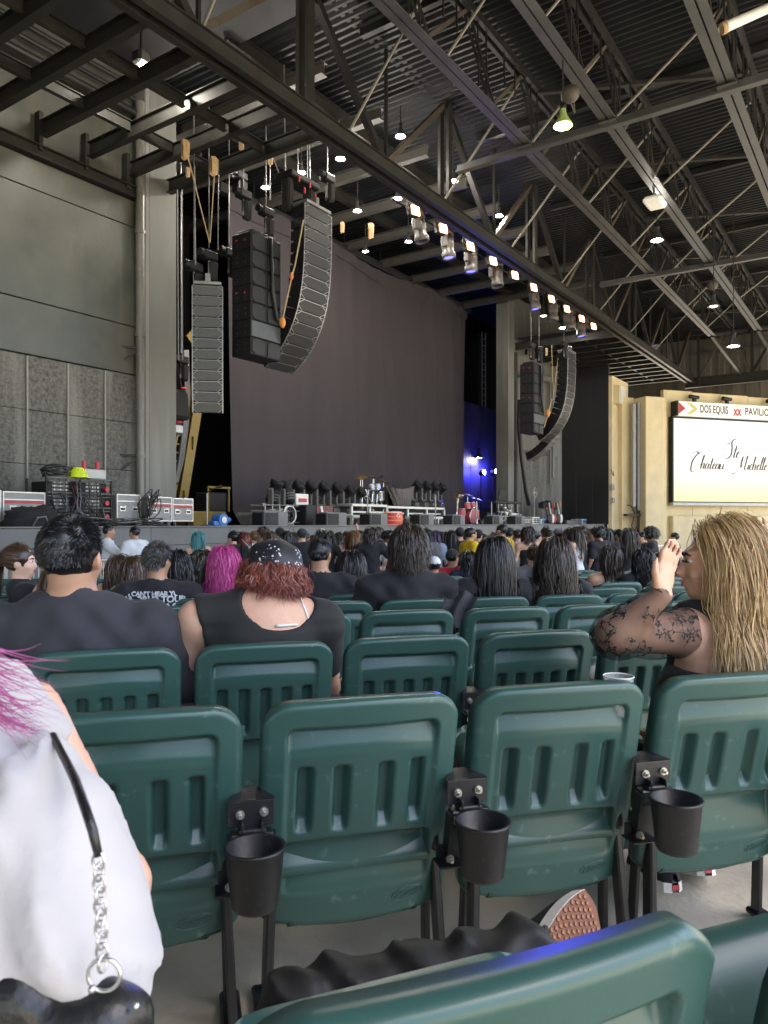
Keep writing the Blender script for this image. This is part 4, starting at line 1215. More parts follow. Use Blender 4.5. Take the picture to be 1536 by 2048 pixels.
MB().box((ex(440, 17.6), 18.0, DK + .75), (.8, .6, .6), .03).build('black_case', M_black, yd)
for dx in (-.45, .42):
    MB().box((ex(440, 17.6) + dx, 17.65, DK + .82), (.06, .06, .76), .01).build('yellow_post', M_yellow, yd)
MB().box((ex(440, 17.6), 17.65, DK + 1.2), (.95, .08, .07), .01).build('yellow_bar', M_yellow, yd)

# risers, moving heads and drums in front of the curtain
M_riser = mat('riser_aluminium', (.55, .55, .52), .4, .5, var=.15, scale=4)
def riser(label, pa, pb, Y, d, h, legs=4, steps=True):
    a, b = ex(pa, Y), ex(pb, Y)
    root = thing('stage_riser', label, 'riser', ((a + b) / 2, Y, DK), 'risers on the stage')
    MB().box(((a + b) / 2, Y + d / 2, DK + h - .05), (b - a, d, .1), .012).build('platform', M_riser, root)
    for k in range(legs):
        xx = a + (b - a) * k / (legs - 1)
        MB().box((xx, Y + .05, DK + (h - .1) / 2), (.09, .09, h - .1), .01).build('leg', M_riser, root)
    if steps:
        for k in range(legs - 1):
            xa, xb = a + (b - a) * (k + .12) / (legs - 1), a + (b - a) * (k + .88) / (legs - 1)
            for zz in (.32, .62):
                MB().box(((xa + xb) / 2, Y + .12, DK + h * zz), (xb - xa, .05, .07), .01).build('crossbar', M_riser, root)
    return root
riser('low aluminium drum riser in the middle of the stage', 705, 775, 16.0, 2.0, .78, 3)
riser('long aluminium riser right of the drum kit', 776, 890, 16.0, 2.0, .74, 4)
riser('low aluminium step in front of the left riser', 706, 774, 15.2, .7, .36, 3, False)
riser('low aluminium step at the right end of the riser', 840, 912, 15.3, .7, .34, 3, False)
riser('aluminium riser behind the guitar cabinet', 545, 705, 16.4, 1.6, .42, 5, False)
g = 'moving heads standing on the stage'
for i, (px, py, s, tl_, pn) in enumerate(((548, 1000, 1.25, 20, 200), (575, 1000, 1.25, -15, 190), (585, 984, 1.3, 50, 200), (612, 988, 1.3, 45, 195), (638, 990, 1.3, 48, 195), (664, 993, 1.3, 50, 195), (690, 996, 1.25, 55, 195), (712, 998, 1.2, 58, 195), (826, 1008, 1.3, 50, 195), (845, 1010, 1.3, 50, 195), (861, 1012, 1.3, 52, 195), (877, 1013, 1.25, 45, 195))):
    Y = 16.6 if i > 1 else 15.9
    P = onY(px, py, Y)
    hb_ = DK + (.42 if i < 8 else .76) + (.12 if i > 1 else .05)
    P[2] = hb_
    moving_head('dark moving head light on the stage, %s in the row from the left' % ['first', 'second', 'third', 'fourth', 'fifth', 'sixth', 'seventh', 'eighth', 'ninth', 'tenth', 'eleventh', 'twelfth'][i], P, s * .95, R(tl_), R(pn - 180), g, False)
lc = thing('light_dolly', 'steel dolly with cables under the left moving heads', 'dolly', (ex(560, 15.4), 15.4, DK))
a, b = ex(530, 15.4), ex(600, 15.4)
for zz in (.1, .45, .62):
    MB().cyl((a, 15.4, DK + zz), (b, 15.4, DK + zz), .025, n=6).cyl((a, 16.0, DK + zz), (b, 16.0, DK + zz), .025, n=6).build('rail', M_rig, lc)
for k in range(6):
    MB().cyl((a + (b - a) * k / 5, 15.4, DK), (a + (b - a) * k / 5, 15.4, DK + .65), .025, n=6).build('post', M_rig, lc)
for k in range(16):
    xx = a + (b - a) * rng.random()
    MB().box((xx, 15.5 + .2 * rng.random(), DK + .2 + .5 * rng.random()), (.12, .12, .1), .02).build('clamp', [M_black, M_rig, M_alu][k % 3], lc)
th = np.linspace(0, 2 * math.pi, 20, endpoint=False)
MB().tube(np.column_stack([ex(580, 15.3) + .28 * np.cos(th), 15.32 + 0 * th, DK + .32 + .28 * np.sin(th)]), .04, 6, True).build('wheel_hoop', M_alu, lc, True)
ld = thing('white_control_box', 'white control box beside the moving heads', 'box', (ex(598, 16), 16, DK))
MB().box((ex(598, 16), 16.0, DK + .75), (.62, .3, .55), .02).build('box', M_white, ld)
MB().box((ex(598, 16), 15.84, DK + .82), (.4, .02, .12), .004).build('label_strip', M_redstripe, ld)
gc = thing('guitar_cabinet', 'guitar cabinet with maroon grille cloth and black sides', 'amplifier', (ex(640, 15.2), 15.2, DK))
a, b = ex(613, 15.1), ex(666, 15.1)
z_ = onY(640, 1010, 15.1)[2]
MB().box(((a + b) / 2, 15.45, (DK + z_) / 2), (b - a, .7, z_ - DK), .03).build('cabinet', M_black, gc)
MB().box(((a * .45 + b * .55) + .15, 15.085, (DK + z_) / 2 + .03), ((b - a) * .62, .03, (z_ - DK) * .82), .01).build('grille_cloth', mat('maroon_cloth', (.17, .07, .07), .85, var=.15, scale=40), gc)
MB().box((b - .35, 15.06, z_ - .35), (.2, .01, .24), .003, roty(.5)).box((b - .62, 15.06, z_ - .14), (.1, .01, .2), .003, roty(-.3)).build('white_decal', M_white, gc)
def wedge(label, px, Y=14.45, w_=.95, blue=0):
    x = ex(px, Y)
    root = thing('stage_monitor', label, 'monitor speaker', (x, Y, DK), 'floor monitors along the stage front')
    poly = [(0, -.28, 0), (0, .28, 0), (0, .28, .18), (0, .02, .42), (0, -.28, .40)]
    MB().prism([(0, y, z) for _, y, z in poly], (x - w_ / 2, Y, DK), (x + w_ / 2, Y, DK)).build('cabinet', mat('monitor_grey', (.16, .16, .165), .6, var=.15), root)
    MB().box((x - w_ / 2 - .012, Y - .03, DK + .2), (.02, .4, .34), .01).build('end_panel', M_black, root)
    MB().box((x - w_ * .2, Y - .29, DK + .2), (w_ * .55, .02, .34), .01).build('front_baffle', M_black, root)
    MB().box((x - w_ * .32, Y - .302, DK + .28), (.16, .012, .06), .004).box((x - w_ * .32, Y - .302, DK + .15), (.16, .012, .06), .004).build('handle_cup', M_steel, root)
for lb, px in (('black and grey floor monitor below the moving heads', 538), ('floor monitor below the guitar cabinet', 660), ('floor monitor between riser and orange barrel', 745), ('floor monitor right of the orange barrel', 842), ('floor monitor at the right end of the riser', 906), ('floor monitor below the red drum kit', 985), ('floor monitor right of the red drum kit', 1030)):
    wedge(lb, px)
ba = thing('orange_barrel', 'pink and orange barrel shaped drum standing at the stage front', 'barrel', (ex(786, 14.5), 14.5, DK))
q = np.array((ex(786, 14.5), 14.5, DK))
hz = onY(786, 1026, 14.5)[2] - DK
mbarrel = mat('barrel_red', (.70, .12, .10), .4, var=.2, scale=3, streak=((.75, .22, .05), .8, (1, 1, 1), 2.2, .45))
MB().lathe([(0, 0), (.30, 0), (.335, .04), (.34, hz * .5), (.335, hz - .05), (.30, hz)], 22, q).build('shell', mbarrel, ba, True)
for zz in (.04, .33, .64, .96):
    MB().lathe([(.335, hz * zz - .03), (.355, hz * zz - .02), (.355, hz * zz + .02), (.335, hz * zz + .03)], 22, q).build('hoop', mbarrel, ba, True)
MB().lathe([(0, hz), (.31, hz), (.31, hz + .04), (0, hz + .05)], 22, q).build('lid', M_white, ba, True)
th = np.linspace(0, 2 * math.pi, 18, endpoint=False)
MB().tube(np.column_stack([q[0] - .18 + .07 * np.cos(th), 0 * th + q[1] - .335, DK + hz * .78 + .07 * np.sin(th)]), .014, 5, True).build('white_letter', M_white, ba)
M_chrome = mat('chrome', (.6, .6, .6), .18, .95, var=.05)
M_cym = mat('cymbal_brass', (.50, .36, .14), .3, .85, var=.15)
M_drum = mat('drum_silver', (.42, .42, .44), .3, .5, var=.2)
def drum(mb_root, c, r, h, M=None, m=None):
    MB().lathe([(0, -h / 2), (r, -h / 2), (r, h / 2), (0, h / 2)], 18, c, M).build('drum_shell', m or M_drum, mb_root, False)
    for s in (-1, 1):
        MB().lathe([(r * .96, s * h / 2 - .02), (r * 1.04, s * h / 2 - .02), (r * 1.04, s * h / 2 + .02), (r * .96, s * h / 2 + .02)], 18, c, M).build('hoop', M_chrome, mb_root, True)
def cymbal(root, c, r, tilt):
    M = rotx(tilt[0]) @ roty(tilt[1])
    MB().lathe([(r, 0), (r * .5, .03), (r * .15, .05), (0, .09), (r * .15, .045), (r * .5, .022), (r, -.006)], 18, c, M).build('cymbal', M_cym, root, True)
    MB().cyl((c[0], c[1], DK + .02), c, .016, n=6).build('cymbal_stand', M_chrome, root)
def drumkit(label, px, Y, zb, s, m, bass=True):
    x = ex(px, Y)
    root = thing('drum_kit', label, 'drum kit', (x, Y, DK), 'drum kits on the stage')
    o = np.array((x, Y, zb))
    if bass:
        drum(root, o + (0, 0, .36 * s), .36 * s, .45 * s, rotx(R(90)), m)
        MB().lathe([(0, .0), (.34 * s, 0)], 18, o + (0, -.24 * s, .36 * s), rotx(R(90))).build('drum_head', mat('red_head', (.38, .05, .07), .4, var=.5, scale=7), root)
    drum(root, o + (-.3 * s, -.05, .85 * s), .17 * s, .26 * s, rotx(R(-12)), m)
    drum(root, o + (.2 * s, -.05, .87 * s), .17 * s, .26 * s, rotx(R(-12)), m)
    drum(root, o + (.75 * s, .1, .45 * s), .23 * s, .42 * s, None, m)
    drum(root, o + (-.75 * s, .0, .55 * s), .2 * s, .3 * s, None, m)
    for dx, dy, z, r_ in ((-.95, .1, 1.25, .24), (-.45, .3, 1.35, .27), (.45, .3, 1.38, .27), (1.0, .1, 1.2, .3)):
        cymbal(root, o + (dx * s, dy, z * s), r_ * s, (R(12), R(8 if dx > 0 else -8)))
    for k in range(7):
        a = o + (-1 + .33 * k, .1, 0)
        MB().cyl(a, a + (.05, 0, .55 * s), .018, n=6).cyl(a + (.05, 0, .5 * s), a + (.3, -.1, 0), .015, n=6).build('hardware', M_chrome, root)
    return root
drumkit('silver drum kit on the middle riser', 748, 16.8, DK + .78, .8, M_drum, False)
drumkit('red drum kit at the right of the stage', 938, 15.6, DK + .02, .95, mat('drum_red', (.40, .06, .07), .35, var=.4, scale=6))
# draped drum shell
dd = thing('draped_equipment', 'tall piece of equipment under a dark grey cloth beside the drums', 'covered equipment', (ex(800, 16.5), 16.5, DK))
q = np.array((ex(798, 16.4), 16.4, DK + .74))
zh = onY(798, 975, 16.4)[2] - q[2]
V = np.zeros((41, 16, 3))
for i in range(41):
    u = i / 40
    th = math.pi * (1.0 - u) + math.pi
    for j in range(16):
        v = j / 15
        wd = (.92 - .42 * v) * (1 + .05 * math.sin(i * 1.3 + v * 4))
        V[i, j] = (q[0] + wd * math.cos(th) + .08 * v, q[1] + .45 * (1 - .35 * v) * math.sin(th) + .05 * math.sin(i * 2.2) * v, q[2] + zh * (1 - v) + .08 * math.sin(u * math.pi * 2 + .5) * (1 - v))
b = MB().grid(V, False)
b.grid(np.stack([V[:, 0], np.column_stack([V[:, 0, 0], np.full(41, q[1] + .25), V[:, 0, 2] - .12])], 1))
b.build('cloth', mat('cover_cloth', (.13, .115, .11), .85, var=.15), dd, True)
MB().box(q + (0, .35, zh * .4), (.9, .2, zh * .75), .05).build('frame', M_black, dd)
mic_stand('microphone stand with long boom above the drum kit', 748, 16.9, onY(748, 957, 16.9)[2], ang=.2)
mic_stand('chrome microphone stand at the stage front right of the draped drums', 871, 14.7, onY(871, 990, 14.7)[2], ang=2.8)
mic_stand('chrome microphone stand in front of the red drum kit', 953, 14.8, onY(953, 1002, 14.8)[2], ang=2.7)
mic_stand('chrome microphone stand on the drum riser', 735, 15.2, onY(735, 990, 15.2)[2], ang=2.2)
# gear at the right end
for i, (pa, pb, py, Y, m) in enumerate(((975, 992, 1025, 15.6, M_black), (994, 1020, 1016, 15.6, M_cab), (1022, 1038, 1026, 15.5, M_white), (1040, 1064, 1035, 15.2, M_black), (1066, 1080, 1034, 15.3, M_white), (1082, 1108, 1038, 15.2, mat('pale_blue_case', (.45, .50, .55), .5)), (1132, 1163, 1040, 14.9, M_black), (1165, 1174, 1038, 14.9, mat('pale_blue_case', (.45, .50, .55), .5)))):
    a, b = ex(pa, Y), ex(pb, Y)
    z_ = onY((pa + pb) / 2, py, Y)[2]
    gr = thing('equipment_box', 'box of stage gear at the right end of the stage, %s from the left' % ['first', 'second', 'third', 'fourth', 'fifth', 'sixth', 'seventh', 'eighth'][i], 'equipment', ((a + b) / 2, Y, DK), 'gear at the right end of the stage')
    MB().box(((a + b) / 2, Y + .35, (DK + z_) / 2), (b - a, .7, z_ - DK), .03).build('case', m, gr)
    for zz in (.25, .5, .75):
        MB().box(((a + b) / 2, Y - .008, DK + (z_ - DK) * zz), ((b - a) * .85, .02, .05), .004).build('trim', M_alu if m in (M_black, M_cab) else M_bluep if i in (5, 7) and zz == .75 else M_steel, gr)
    for zz in (.35, .62):
        for t in (.3, .7):
            MB().cyl((a + (b - a) * t, Y - .015, DK + (z_ - DK) * zz), (a + (b - a) * t, Y + .02, DK + (z_ - DK) * zz), .06, n=10).build('dial', M_rig, gr)
kb = thing('keyboard_rig', 'black keyboard and effects rig with laptop right of the red drums', 'keyboard', (ex(1008, 15.3), 15.3, DK))
a, b = ex(983, 15.3), ex(1035, 15.3)
MB().box(((a + b) / 2, 15.3, DK + 1.05), (b - a, .4, .1), .02).build('keyboard', M_black, kb)
for k in range(5):
    xx = a + (b - a) * k / 4
    MB().cyl((xx, 15.3, DK), (xx, 15.3, DK + 1.05), .025, n=6).build('leg', M_rig, kb)
MB().box((ex(1006, 15.3), 15.35, DK + 1.4), (.7, .04, .5), .01, rotx(.2)).build('laptop_screen', M_black, kb)
for k in range(18):
    xx = a + (b - a) * rng.random()
    MB().box((xx, 15.1, DK + .15 + .8 * rng.random()), (.1 + .15 * rng.random(), .1, .08), .02).build('effects_unit', [M_rig, M_black, M_white][k % 3], kb)
gt = thing('guitar_rack', 'rack of guitars at the far right end of the stage', 'guitar rack', (ex(1108, 15.2), 15.2, DK))
for k in range(7):
    xx = ex(1093 + 4.2 * k, 15.2)
    MB().cyl((xx, 15.1, DK + .1), (xx + .15 * (k % 2), 15.3, DK + 1.15), .03, n=6).ellipsoid((xx, 15.08, DK + .3), (.2, .05, .26), 10, 6).build('guitar', [M_black, M_rust, M_white, M_redstripe][k % 4], gt, True)
for k in range(9):
    MB().box((ex(1084 + 4 * k, 15.5), 15.5, DK + .9 + .25 * rng.random()), (.3, .3, .3), .04, rotz(k)).build('case_lump', [M_black, M_cab, M_tan][k % 3], gt)
P = onY(1070, 985, 16.2)
fn = thing('stand_fan', 'round stand fan in front of the far grey panels', 'fan', (P[0], P[1], DK))
th = np.linspace(0, 2 * math.pi, 20, endpoint=False)
MB().tube(np.column_stack([P[0] + .28 * np.cos(th), 0 * th + P[1], P[2] + .28 * np.sin(th)]), .02, 5, True).build('guard_ring', M_alu, fn)
for k in range(4):
    MB().box(P + (.12 * math.cos(k * 1.57), .02, .12 * math.sin(k * 1.57)), (.2, .015, .09), .004, roty(-k * 1.57)).build('blade', M_alu, fn)
MB().cyl((P[0], P[1] + .05, DK), P + (0, .05, 0), .02, n=6).build('pole', M_alu, fn)
# ------------------------------------------------------------------ stadium chairs
M_chair = mat('green_plastic', lin((49, 80, 74)), .31, var=.10, scale=3.0, rvar=.08, bump=.10, bscale=420, objrand=.10,
              streak=(lin((135, 160, 152)), .42, (1, 1, 1), 30, .63))
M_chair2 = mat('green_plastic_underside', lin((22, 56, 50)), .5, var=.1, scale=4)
M_leg = mat('black_leg_paint', (.012, .012, .013), .35, var=.2, scale=10, rvar=.1)
M_cup = mat('cup_holder_plastic', (.013, .013, .0145), .42, var=.25, scale=20, rvar=.12, bump=.1, bscale=200, streak=((.10, .10, .10), .4, (1, 1, 1), 40, .62))
M_bolt = mat('zinc_bolt', (.5, .48, .42), .35, .8, var=.2)
def ss(a, b, x):
    t = np.clip((x - a) / (b - a), 0, 1)
    return t * t * (3 - 2 * t)
def rbox(x, z, cx, cz, hx, hz, r):
    qx, qz = np.abs(x - cx) - hx + r, np.abs(z - cz) - hz + r
    return np.sqrt(np.maximum(qx, 0) ** 2 + np.maximum(qz, 0) ** 2) + np.minimum(np.maximum(qx, qz), 0) - r
ZB = .225
def chair_back(nu, nv, slots, name):
    W, rt, rb = .245, .070, .045
    a = np.linspace(-1, 1, nu)
    u = np.sin(a * math.pi / 2) * .35 + a * .65
    v = np.linspace(0, 1, nv)
    v = .8 * v + .2 * (1 - np.cos(v * math.pi)) / 2
    x = u[:, None] * W * np.ones((1, nv))
    ax = np.abs(x)
    zt = CH - .010 * (x / W) ** 2
    e = np.clip(ax - (W - rt), 0, rt)
    zt = zt - (rt - np.sqrt(np.maximum(rt * rt - e * e, 0)))
    zb = ZB - .028 * (1 - (x / W) ** 2)
    e = np.clip(ax - (W - rb), 0, rb)
    zb = zb + (rb - np.sqrt(np.maximum(rb * rb - e * e, 0)))
    z = zb + (zt - zb) * v[None, :]
    s = -rbox(x, z, 0, (CH + ZB - .02) / 2, W, (CH - ZB + .02) / 2, .06)
    s = np.minimum(s, np.minimum(zt - z, z - zb) * 1.0)
    s = np.maximum(s, 0)
    er = .020
    D = -er * (1 - np.sqrt(np.clip(1 - (1 - np.minimum(s, er) / er) ** 2, 0, 1)))
    m = ss(0, .013, -rbox(x, z, 0, .515, .190 + .0 * z, .222, .028))
    zz = z + .018 * (x / W) ** 2                     # the bands sag towards the sides
    pr = np.interp(zz, [.295, .33, .425, .436, .446, .665, .685, .737], [0.0, -.008, -.040, -.040, -.011, -.009, -.012, -.036])
    low = ss(.30, .36, zz)
    D = D + m * pr
    for sx in slots:
        q = -rbox(x, z, sx, .548, .021, .088, .010)
        D = D - ss(0, .010, q) * .030 * (.25 + .75 * ss(.462, .50, z)) * m
    y = (CH - z) * math.tan(R(13)) + .030 * (x / W) ** 2 - D
    F = np.stack([x, y, z], 2)
    yb = (CH - z) * math.tan(R(13)) + .030 * (x / W) ** 2 + .046
    Bk = np.stack([x * .99, yb, z], 2)
    mb = MB().grid(F, False).grid(Bk, True)
    n1 = nu * nv
    loop = [(i, 0) for i in range(nu)] + [(nu - 1, j) for j in range(1, nv)] + [(i, nv - 1) for i in range(nu - 2, -1, -1)] + [(0, j) for j in range(nv - 2, 0, -1)]
    idx = [i * nv + j for i, j in loop]
    k = len(idx)
    mb.f += [(idx[i], n1 + idx[i], n1 + idx[(i + 1) % k], idx[(i + 1) % k]) for i in range(k)]
    return mb.mesh(name, True)
S4 = (-.140, -.052, .058, .140)
S5 = (-.150, -.075, 0, .075, .150)
BACK = {('hi', 4): chair_back(96, 120, S4, 'backrest'), ('hi', 5): chair_back(96, 120, S5, 'backrest'), ('mid', 5): chair_back(56, 64, S5, 'backrest'), ('lo', 5): chair_back(24, 30, (), 'backrest')}
for me in BACK.values(): me.materials.append(M_chair)
def seat_mesh(ang):
    """tip-up seat pan hinged behind the sitter; ang from the horizontal"""
    n, m = 20, 14
    mb = MB()
    u = np.linspace(-1, 1, n)
    t = np.linspace(0, 1, m)
    X = u[:, None] * .215 * (1 - .0 * t[None, :]) * np.ones((1, m))
    e = np.clip(np.abs(u[:, None]) - .7, 0, 1) / .3
    Tt = .02 + .34 * t[None, :] * (1 - .08 * e ** 2)
    top = .022 - .012 * np.cos(u[:, None] * 1.5) * np.sin(t[None, :] * 3.0) - .02 * ss(.88, 1, t)[None, :] * 1.2 - .01 * e ** 2
    bot = -.022 + .018 * ss(.8, 1, t)[None, :] + .012 * e ** 2
    def place(h):
        y = .12 + Tt * math.cos(ang) - h * math.sin(ang)
        z = .33 + Tt * math.sin(ang) + h * math.cos(ang)
        return np.stack([X, y, z * np.ones_like(X)], 2)
    A, B = place(top + 0 * X), place(bot + 0 * X)
    mb.grid(A, True).grid(B, False)
    loop = [(i, 0) for i in range(n)] + [(n - 1, j) for j in range(1, m)] + [(i, m - 1) for i in range(n - 2, -1, -1)] + [(0, j) for j in range(m - 2, 0, -1)]
    idx = [i * m + j for i, j in loop]
    k = len(idx)
    mb.f += [(idx[i], idx[(i + 1) % k], n * m + idx[(i + 1) % k], n * m + idx[i]) for i in range(k)]
    me = mb.mesh('seat', True)
    me.materials.append(M_chair)
    return me
SEAT_UP, SEAT_HALF, SEAT_DOWN = seat_mesh(R(58)), seat_mesh(R(52)), seat_mesh(R(5))
def leg_mesh(s):
    mb = MB()
    mb.beam((s * .205, .15, .42), (s * .225, .115, .02), .022, .045, (0, 1, 0), .005)
    mb.beam((s * .205, .20, .40), (s * .215, .22, .02), .018, .035, (0, 1, 0), .004)
    mb.box((s * .222, .165, .014), (.05, .17, .02), .006)
    mb.box((s * .205, .17, .42), (.03, .12, .10), .01)
    me = mb.mesh('leg')
    me.materials.append(M_leg)
    return me
LEG = {s: leg_mesh(s) for s in (-1, 1)}
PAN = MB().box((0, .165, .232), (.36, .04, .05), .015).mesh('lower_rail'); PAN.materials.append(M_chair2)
lt_ = text_mesh('Hussey', .026, .35, .0006, .0004, .92)
def logo_mesh():
    v = np.array([q.co[:] for q in lt_.vertices]); v[:, 1] -= .009
    me = bpy.data.meshes.new('embossed_mark')
    P = np.column_stack([v[:, 0] + .135, np.zeros(len(v)), v[:, 1] + .268 + .12 * (v[:, 0])])
    P[:, 1] = (CH - P[:, 2]) * math.tan(R(13)) + .030 * (P[:, 0] / .245) ** 2 - .0012 - v[:, 2]
    th = np.linspace(0, 2 * math.pi, 28, endpoint=False)
    mb = MB().add(P, [tuple(p.vertices) for p in lt_.polygons])
    rx = .135 + .042 * np.cos(th); rz_ = .268 + .018 * np.sin(th) + .12 * .042 * np.cos(th)
    ry = (CH - rz_) * math.tan(R(13)) + .030 * (rx / .245) ** 2 - .0008
    mb.tube(np.column_stack([rx, ry, rz_]), .0011, 4, True)
    me = mb.mesh('embossed_mark')
    me.materials.append(M_chair)
    return me
LOGO = logo_mesh()
# cup holder between two seats
BOLTS = []
def cup_meshes():
    cx, cy, cz = .262, -.056, .380
    r0, r1, h = .051, .063, .130
    prof = [(0, 0), (r0 * .9, 0), (r0, .008), (r1, h - .006), (r1 + .004, h - .003), (r1 + .003, h + .003), (r1 - .005, h + .002), (r0 - .006, .012), (0, .010)]
    cup = MB().lathe(prof, 32, (cx, cy, cz)).mesh('cup', True)
    br = MB()
    br.box((cx, .045, cz + .165), (.105, .006, .060), .002)
    br.add([(cx - .055, .05, cz + .196), (cx + .055, .05, cz + .196), (cx + .055, .042, cz + .196), (cx + .02, .10, cz + .206), (cx - .02, .10, cz + .206), (cx - .055, .042, cz + .196)], [(0, 1, 3, 4), (5, 2, 1, 0)])
    br.box((cx, .034, cz + .132), (.062, .036, .010), .003)
    br.box((cx, .036, cz + .121), (.098, .036, .012), .004)
    for s in (-1, 1):
        br.box((cx + s * .022, .030, cz + .142), (.006, .03, .02), .002)
        br.beam((cx + s * .05, .03, cz + .12), (cx + s * .052, .05, cz + .02), .008, .03)
    br.box((cx, .06, cz + .03), (.10, .02, .10), .006)
    br.box((cx - .045, .035, cz - .002), (.075, .06, .006), .002).box((cx - .045, .062, cz + .015), (.06, .005, .035), .002)
    brm = br.mesh('bracket')
    bo = MB()
    BOLTS.extend([(cx - .026, .04, cz + .165), (cx + .028, .04, cz + .168), (cx - .05, .03, cz + .008)])
    for q in (np.zeros(3),):
        bo.cyl(q + (0, .002, 0), q + (0, -.004, 0), .0105, n=12).cyl(q + (0, -.004, 0), q + (0, -.010, 0), .0075, n=6).cyl(q + (0, -.01, 0), q + (0, -.018, 0), .004, n=8)
    bom = bo.mesh('bolt')
    for me, m in ((cup, M_cup), (brm, M_cup), (bom, M_bolt)): me.materials.append(m)
    return cup, brm, bom
CUP, BRK, BLT = cup_meshes()
RZ_ROW = math.atan2(EU[1], EU[0])
ORD = ['first', 'second', 'third', 'fourth', 'fifth', 'sixth', 'seventh', 'eighth', 'ninth', 'tenth', 'eleventh', 'twelfth', 'thirteenth', 'fourteenth', 'fifteenth', 'sixteenth', 'seventeenth', 'eighteenth', 'nineteenth', 'twentieth', 'twenty-first', 'twenty-second', 'twenty-third', 'twenty-fourth', 'twenty-fifth', 'twenty-sixth', 'twenty-seventh', 'twenty-eighth', 'twenty-ninth', 'thirtieth']
def project(P):
    P = np.asarray(P, float)
    z = P @ FW
    return 768 + FPX * (P @ RT) / z, HOR - FPX * P[2] / z, z
def child(name, me, parent):
    o = bpy.data.objects.new(name, me)
    COL.objects.link(o)
    o.parent = parent
    return o
def chair(u, p, lod, slots, label, group, seat=SEAT_UP, cup=False, logo=False):
    q = seatframe(u, p)
    root = thing('stadium_chair', label, 'chair', (q[0], q[1], floorz(p)), group, local=True, rz=RZ_ROW + R(random.uniform(-1.3, 1.3)) + (R(6) if p < 1 else 0))
    root.rotation_euler.x = R(random.uniform(-.8, .8))
    child('backrest', BACK[(lod, slots)], root)
    child('seat', seat, root)
    if lod != 'lo':
        child('leg', LEG[-1], root)
        child('leg', LEG[1], root)
        child('lower_rail', PAN, root)
    if logo: child('embossed_mark', LOGO, root)
    if cup:
        c = child('cup_holder', BRK, root)
        child('cup', CUP, c)
        for q in BOLTS:
            child('bolt', BLT, c).location = q
    return root
SP = .53
U0 = [.284, .428, .826, 1.098, 1.44, .21, .37, .05, .44, .16, .30, .02, .25]
ROWN = ['nearest row at the bottom edge', 'second row', 'third row', 'fourth row', 'fifth row', 'sixth row', 'seventh row', 'eighth row', 'ninth row', 'tenth row', 'eleventh row', 'twelfth row', 'farthest row by the barrier']
BL = {-1: 'green stadium chair with cup holder half hidden behind the white blouse', 0: 'green stadium chair with cup holder at the centre of the foreground', 1: 'green stadium chair with cup holder and clear cup behind it', 2: 'green stadium chair the blonde woman sits in'}
CL = {-2: 'green five-slot chair of the third row at the left edge', -1: 'green five-slot chair the man with the short black hair sits in', -2 + 0: 'green five-slot chair of the third row at the left edge'}
HIDE_CHAIRS = set()
for ri in range(13):
    p = ROWP[ri]
    ks = []
    for k in range(-22, 34):
        u = U0[ri] + SP * k
        q = seatframe(u, p)
        z = q @ FW
        if z < .3: continue
        px = 768 + FPX * (q @ RT) / z
        lim = 240 if ri < 2 else 130
        hw = FPX * .26 / z
        if -hw - 10 < px < 1536 + hw + 10: ks.append(k)
    if ri == 0: ks = [-1, 0, 1]
    for n, k in enumerate(ks):
        if (ri, k) in HIDE_CHAIRS: continue
        u = U0[ri] + SP * k
        lod = 'hi' if ri < 3 else 'mid' if ri < 6 else 'lo'
        if ri == 0:
            lb = {-1: 'nearest green chair below the white blouse at the bottom left', 0: 'large out-of-focus green chair back across the bottom right', 1: 'nearest green chair cut by the bottom right corner'}[k]
        elif ri == 1 and k in BL: lb = BL[k]
        else: lb = 'green stadium chair in the %s, %s from the left' % (ROWN[ri], ORD[n])
        chair(u, p, lod, 4 if ri < 2 else 5, lb, 'green stadium chairs in rows', SEAT_HALF if ri == 0 else SEAT_DOWN if (ri, k) in ((1, 2), (2, -2), (2, -1)) else SEAT_UP,
              cup=(ri == 1 and k < 3) or ri == 2, logo=ri < 2)
# ------------------------------------------------------------------ figures: signed-distance bodies meshed with surface nets
def cone(a, b, ra, rb, k=None): return ('c', np.asarray(a, np.float32), np.asarray(b, np.float32), ra, rb, k)
def ell(c, r, M=None, k=None): return ('e', np.asarray(c, np.float32), np.asarray(r, np.float32), None if M is None else np.asarray(M, np.float32), k)
def prim_d(q, P):
    if q[0] == 'c':
        a, b, ra, rb = q[1:5]
        ba = b - a
        pa = P - a
        t = np.clip(pa @ ba / (ba @ ba + 1e-9), 0, 1)
        d = pa - t[..., None] * ba
        return np.sqrt((d * d).sum(-1)) - (ra + (rb - ra) * t)
    c, r, M = q[1:4]
    d = P - c
    if M is not None: d = d @ M
    k0 = np.sqrt(((d / r) ** 2).sum(-1))
    k1 = np.sqrt(((d / (r * r)) ** 2).sum(-1)) + 1e-6
    return k0 * (k0 - 1) / k1
def smin(a, b, k):
    h = np.clip(.5 + .5 * (b - a) / k, 0, 1)
    return b * (1 - h) + a * h - k * h * (1 - h)
def sdf(prims, P, k=.03):
    d = None
    for q in prims:
        e = prim_d(q, P)
        kk = q[-1] if q[-1] else k
        d = e if d is None else smin(d, e, kk)
    return d
def bounds(prims, m):
    lo, hi = [], []
    for q in prims:
        if q[0] == 'c':
            r = max(q[3], q[4])
            lo += [q[1] - r, q[2] - r]; hi += [q[1] + r, q[2] + r]
        else:
            r = float(q[2].max()) if q[3] is not None else q[2]
            lo.append(q[1] - r); hi.append(q[1] + r)
    return np.min(lo, 0) - m, np.max(hi, 0) + m
EDG = [(a, b) for a in range(8) for b in range(8) if a < b and bin(a ^ b).count('1') == 1]
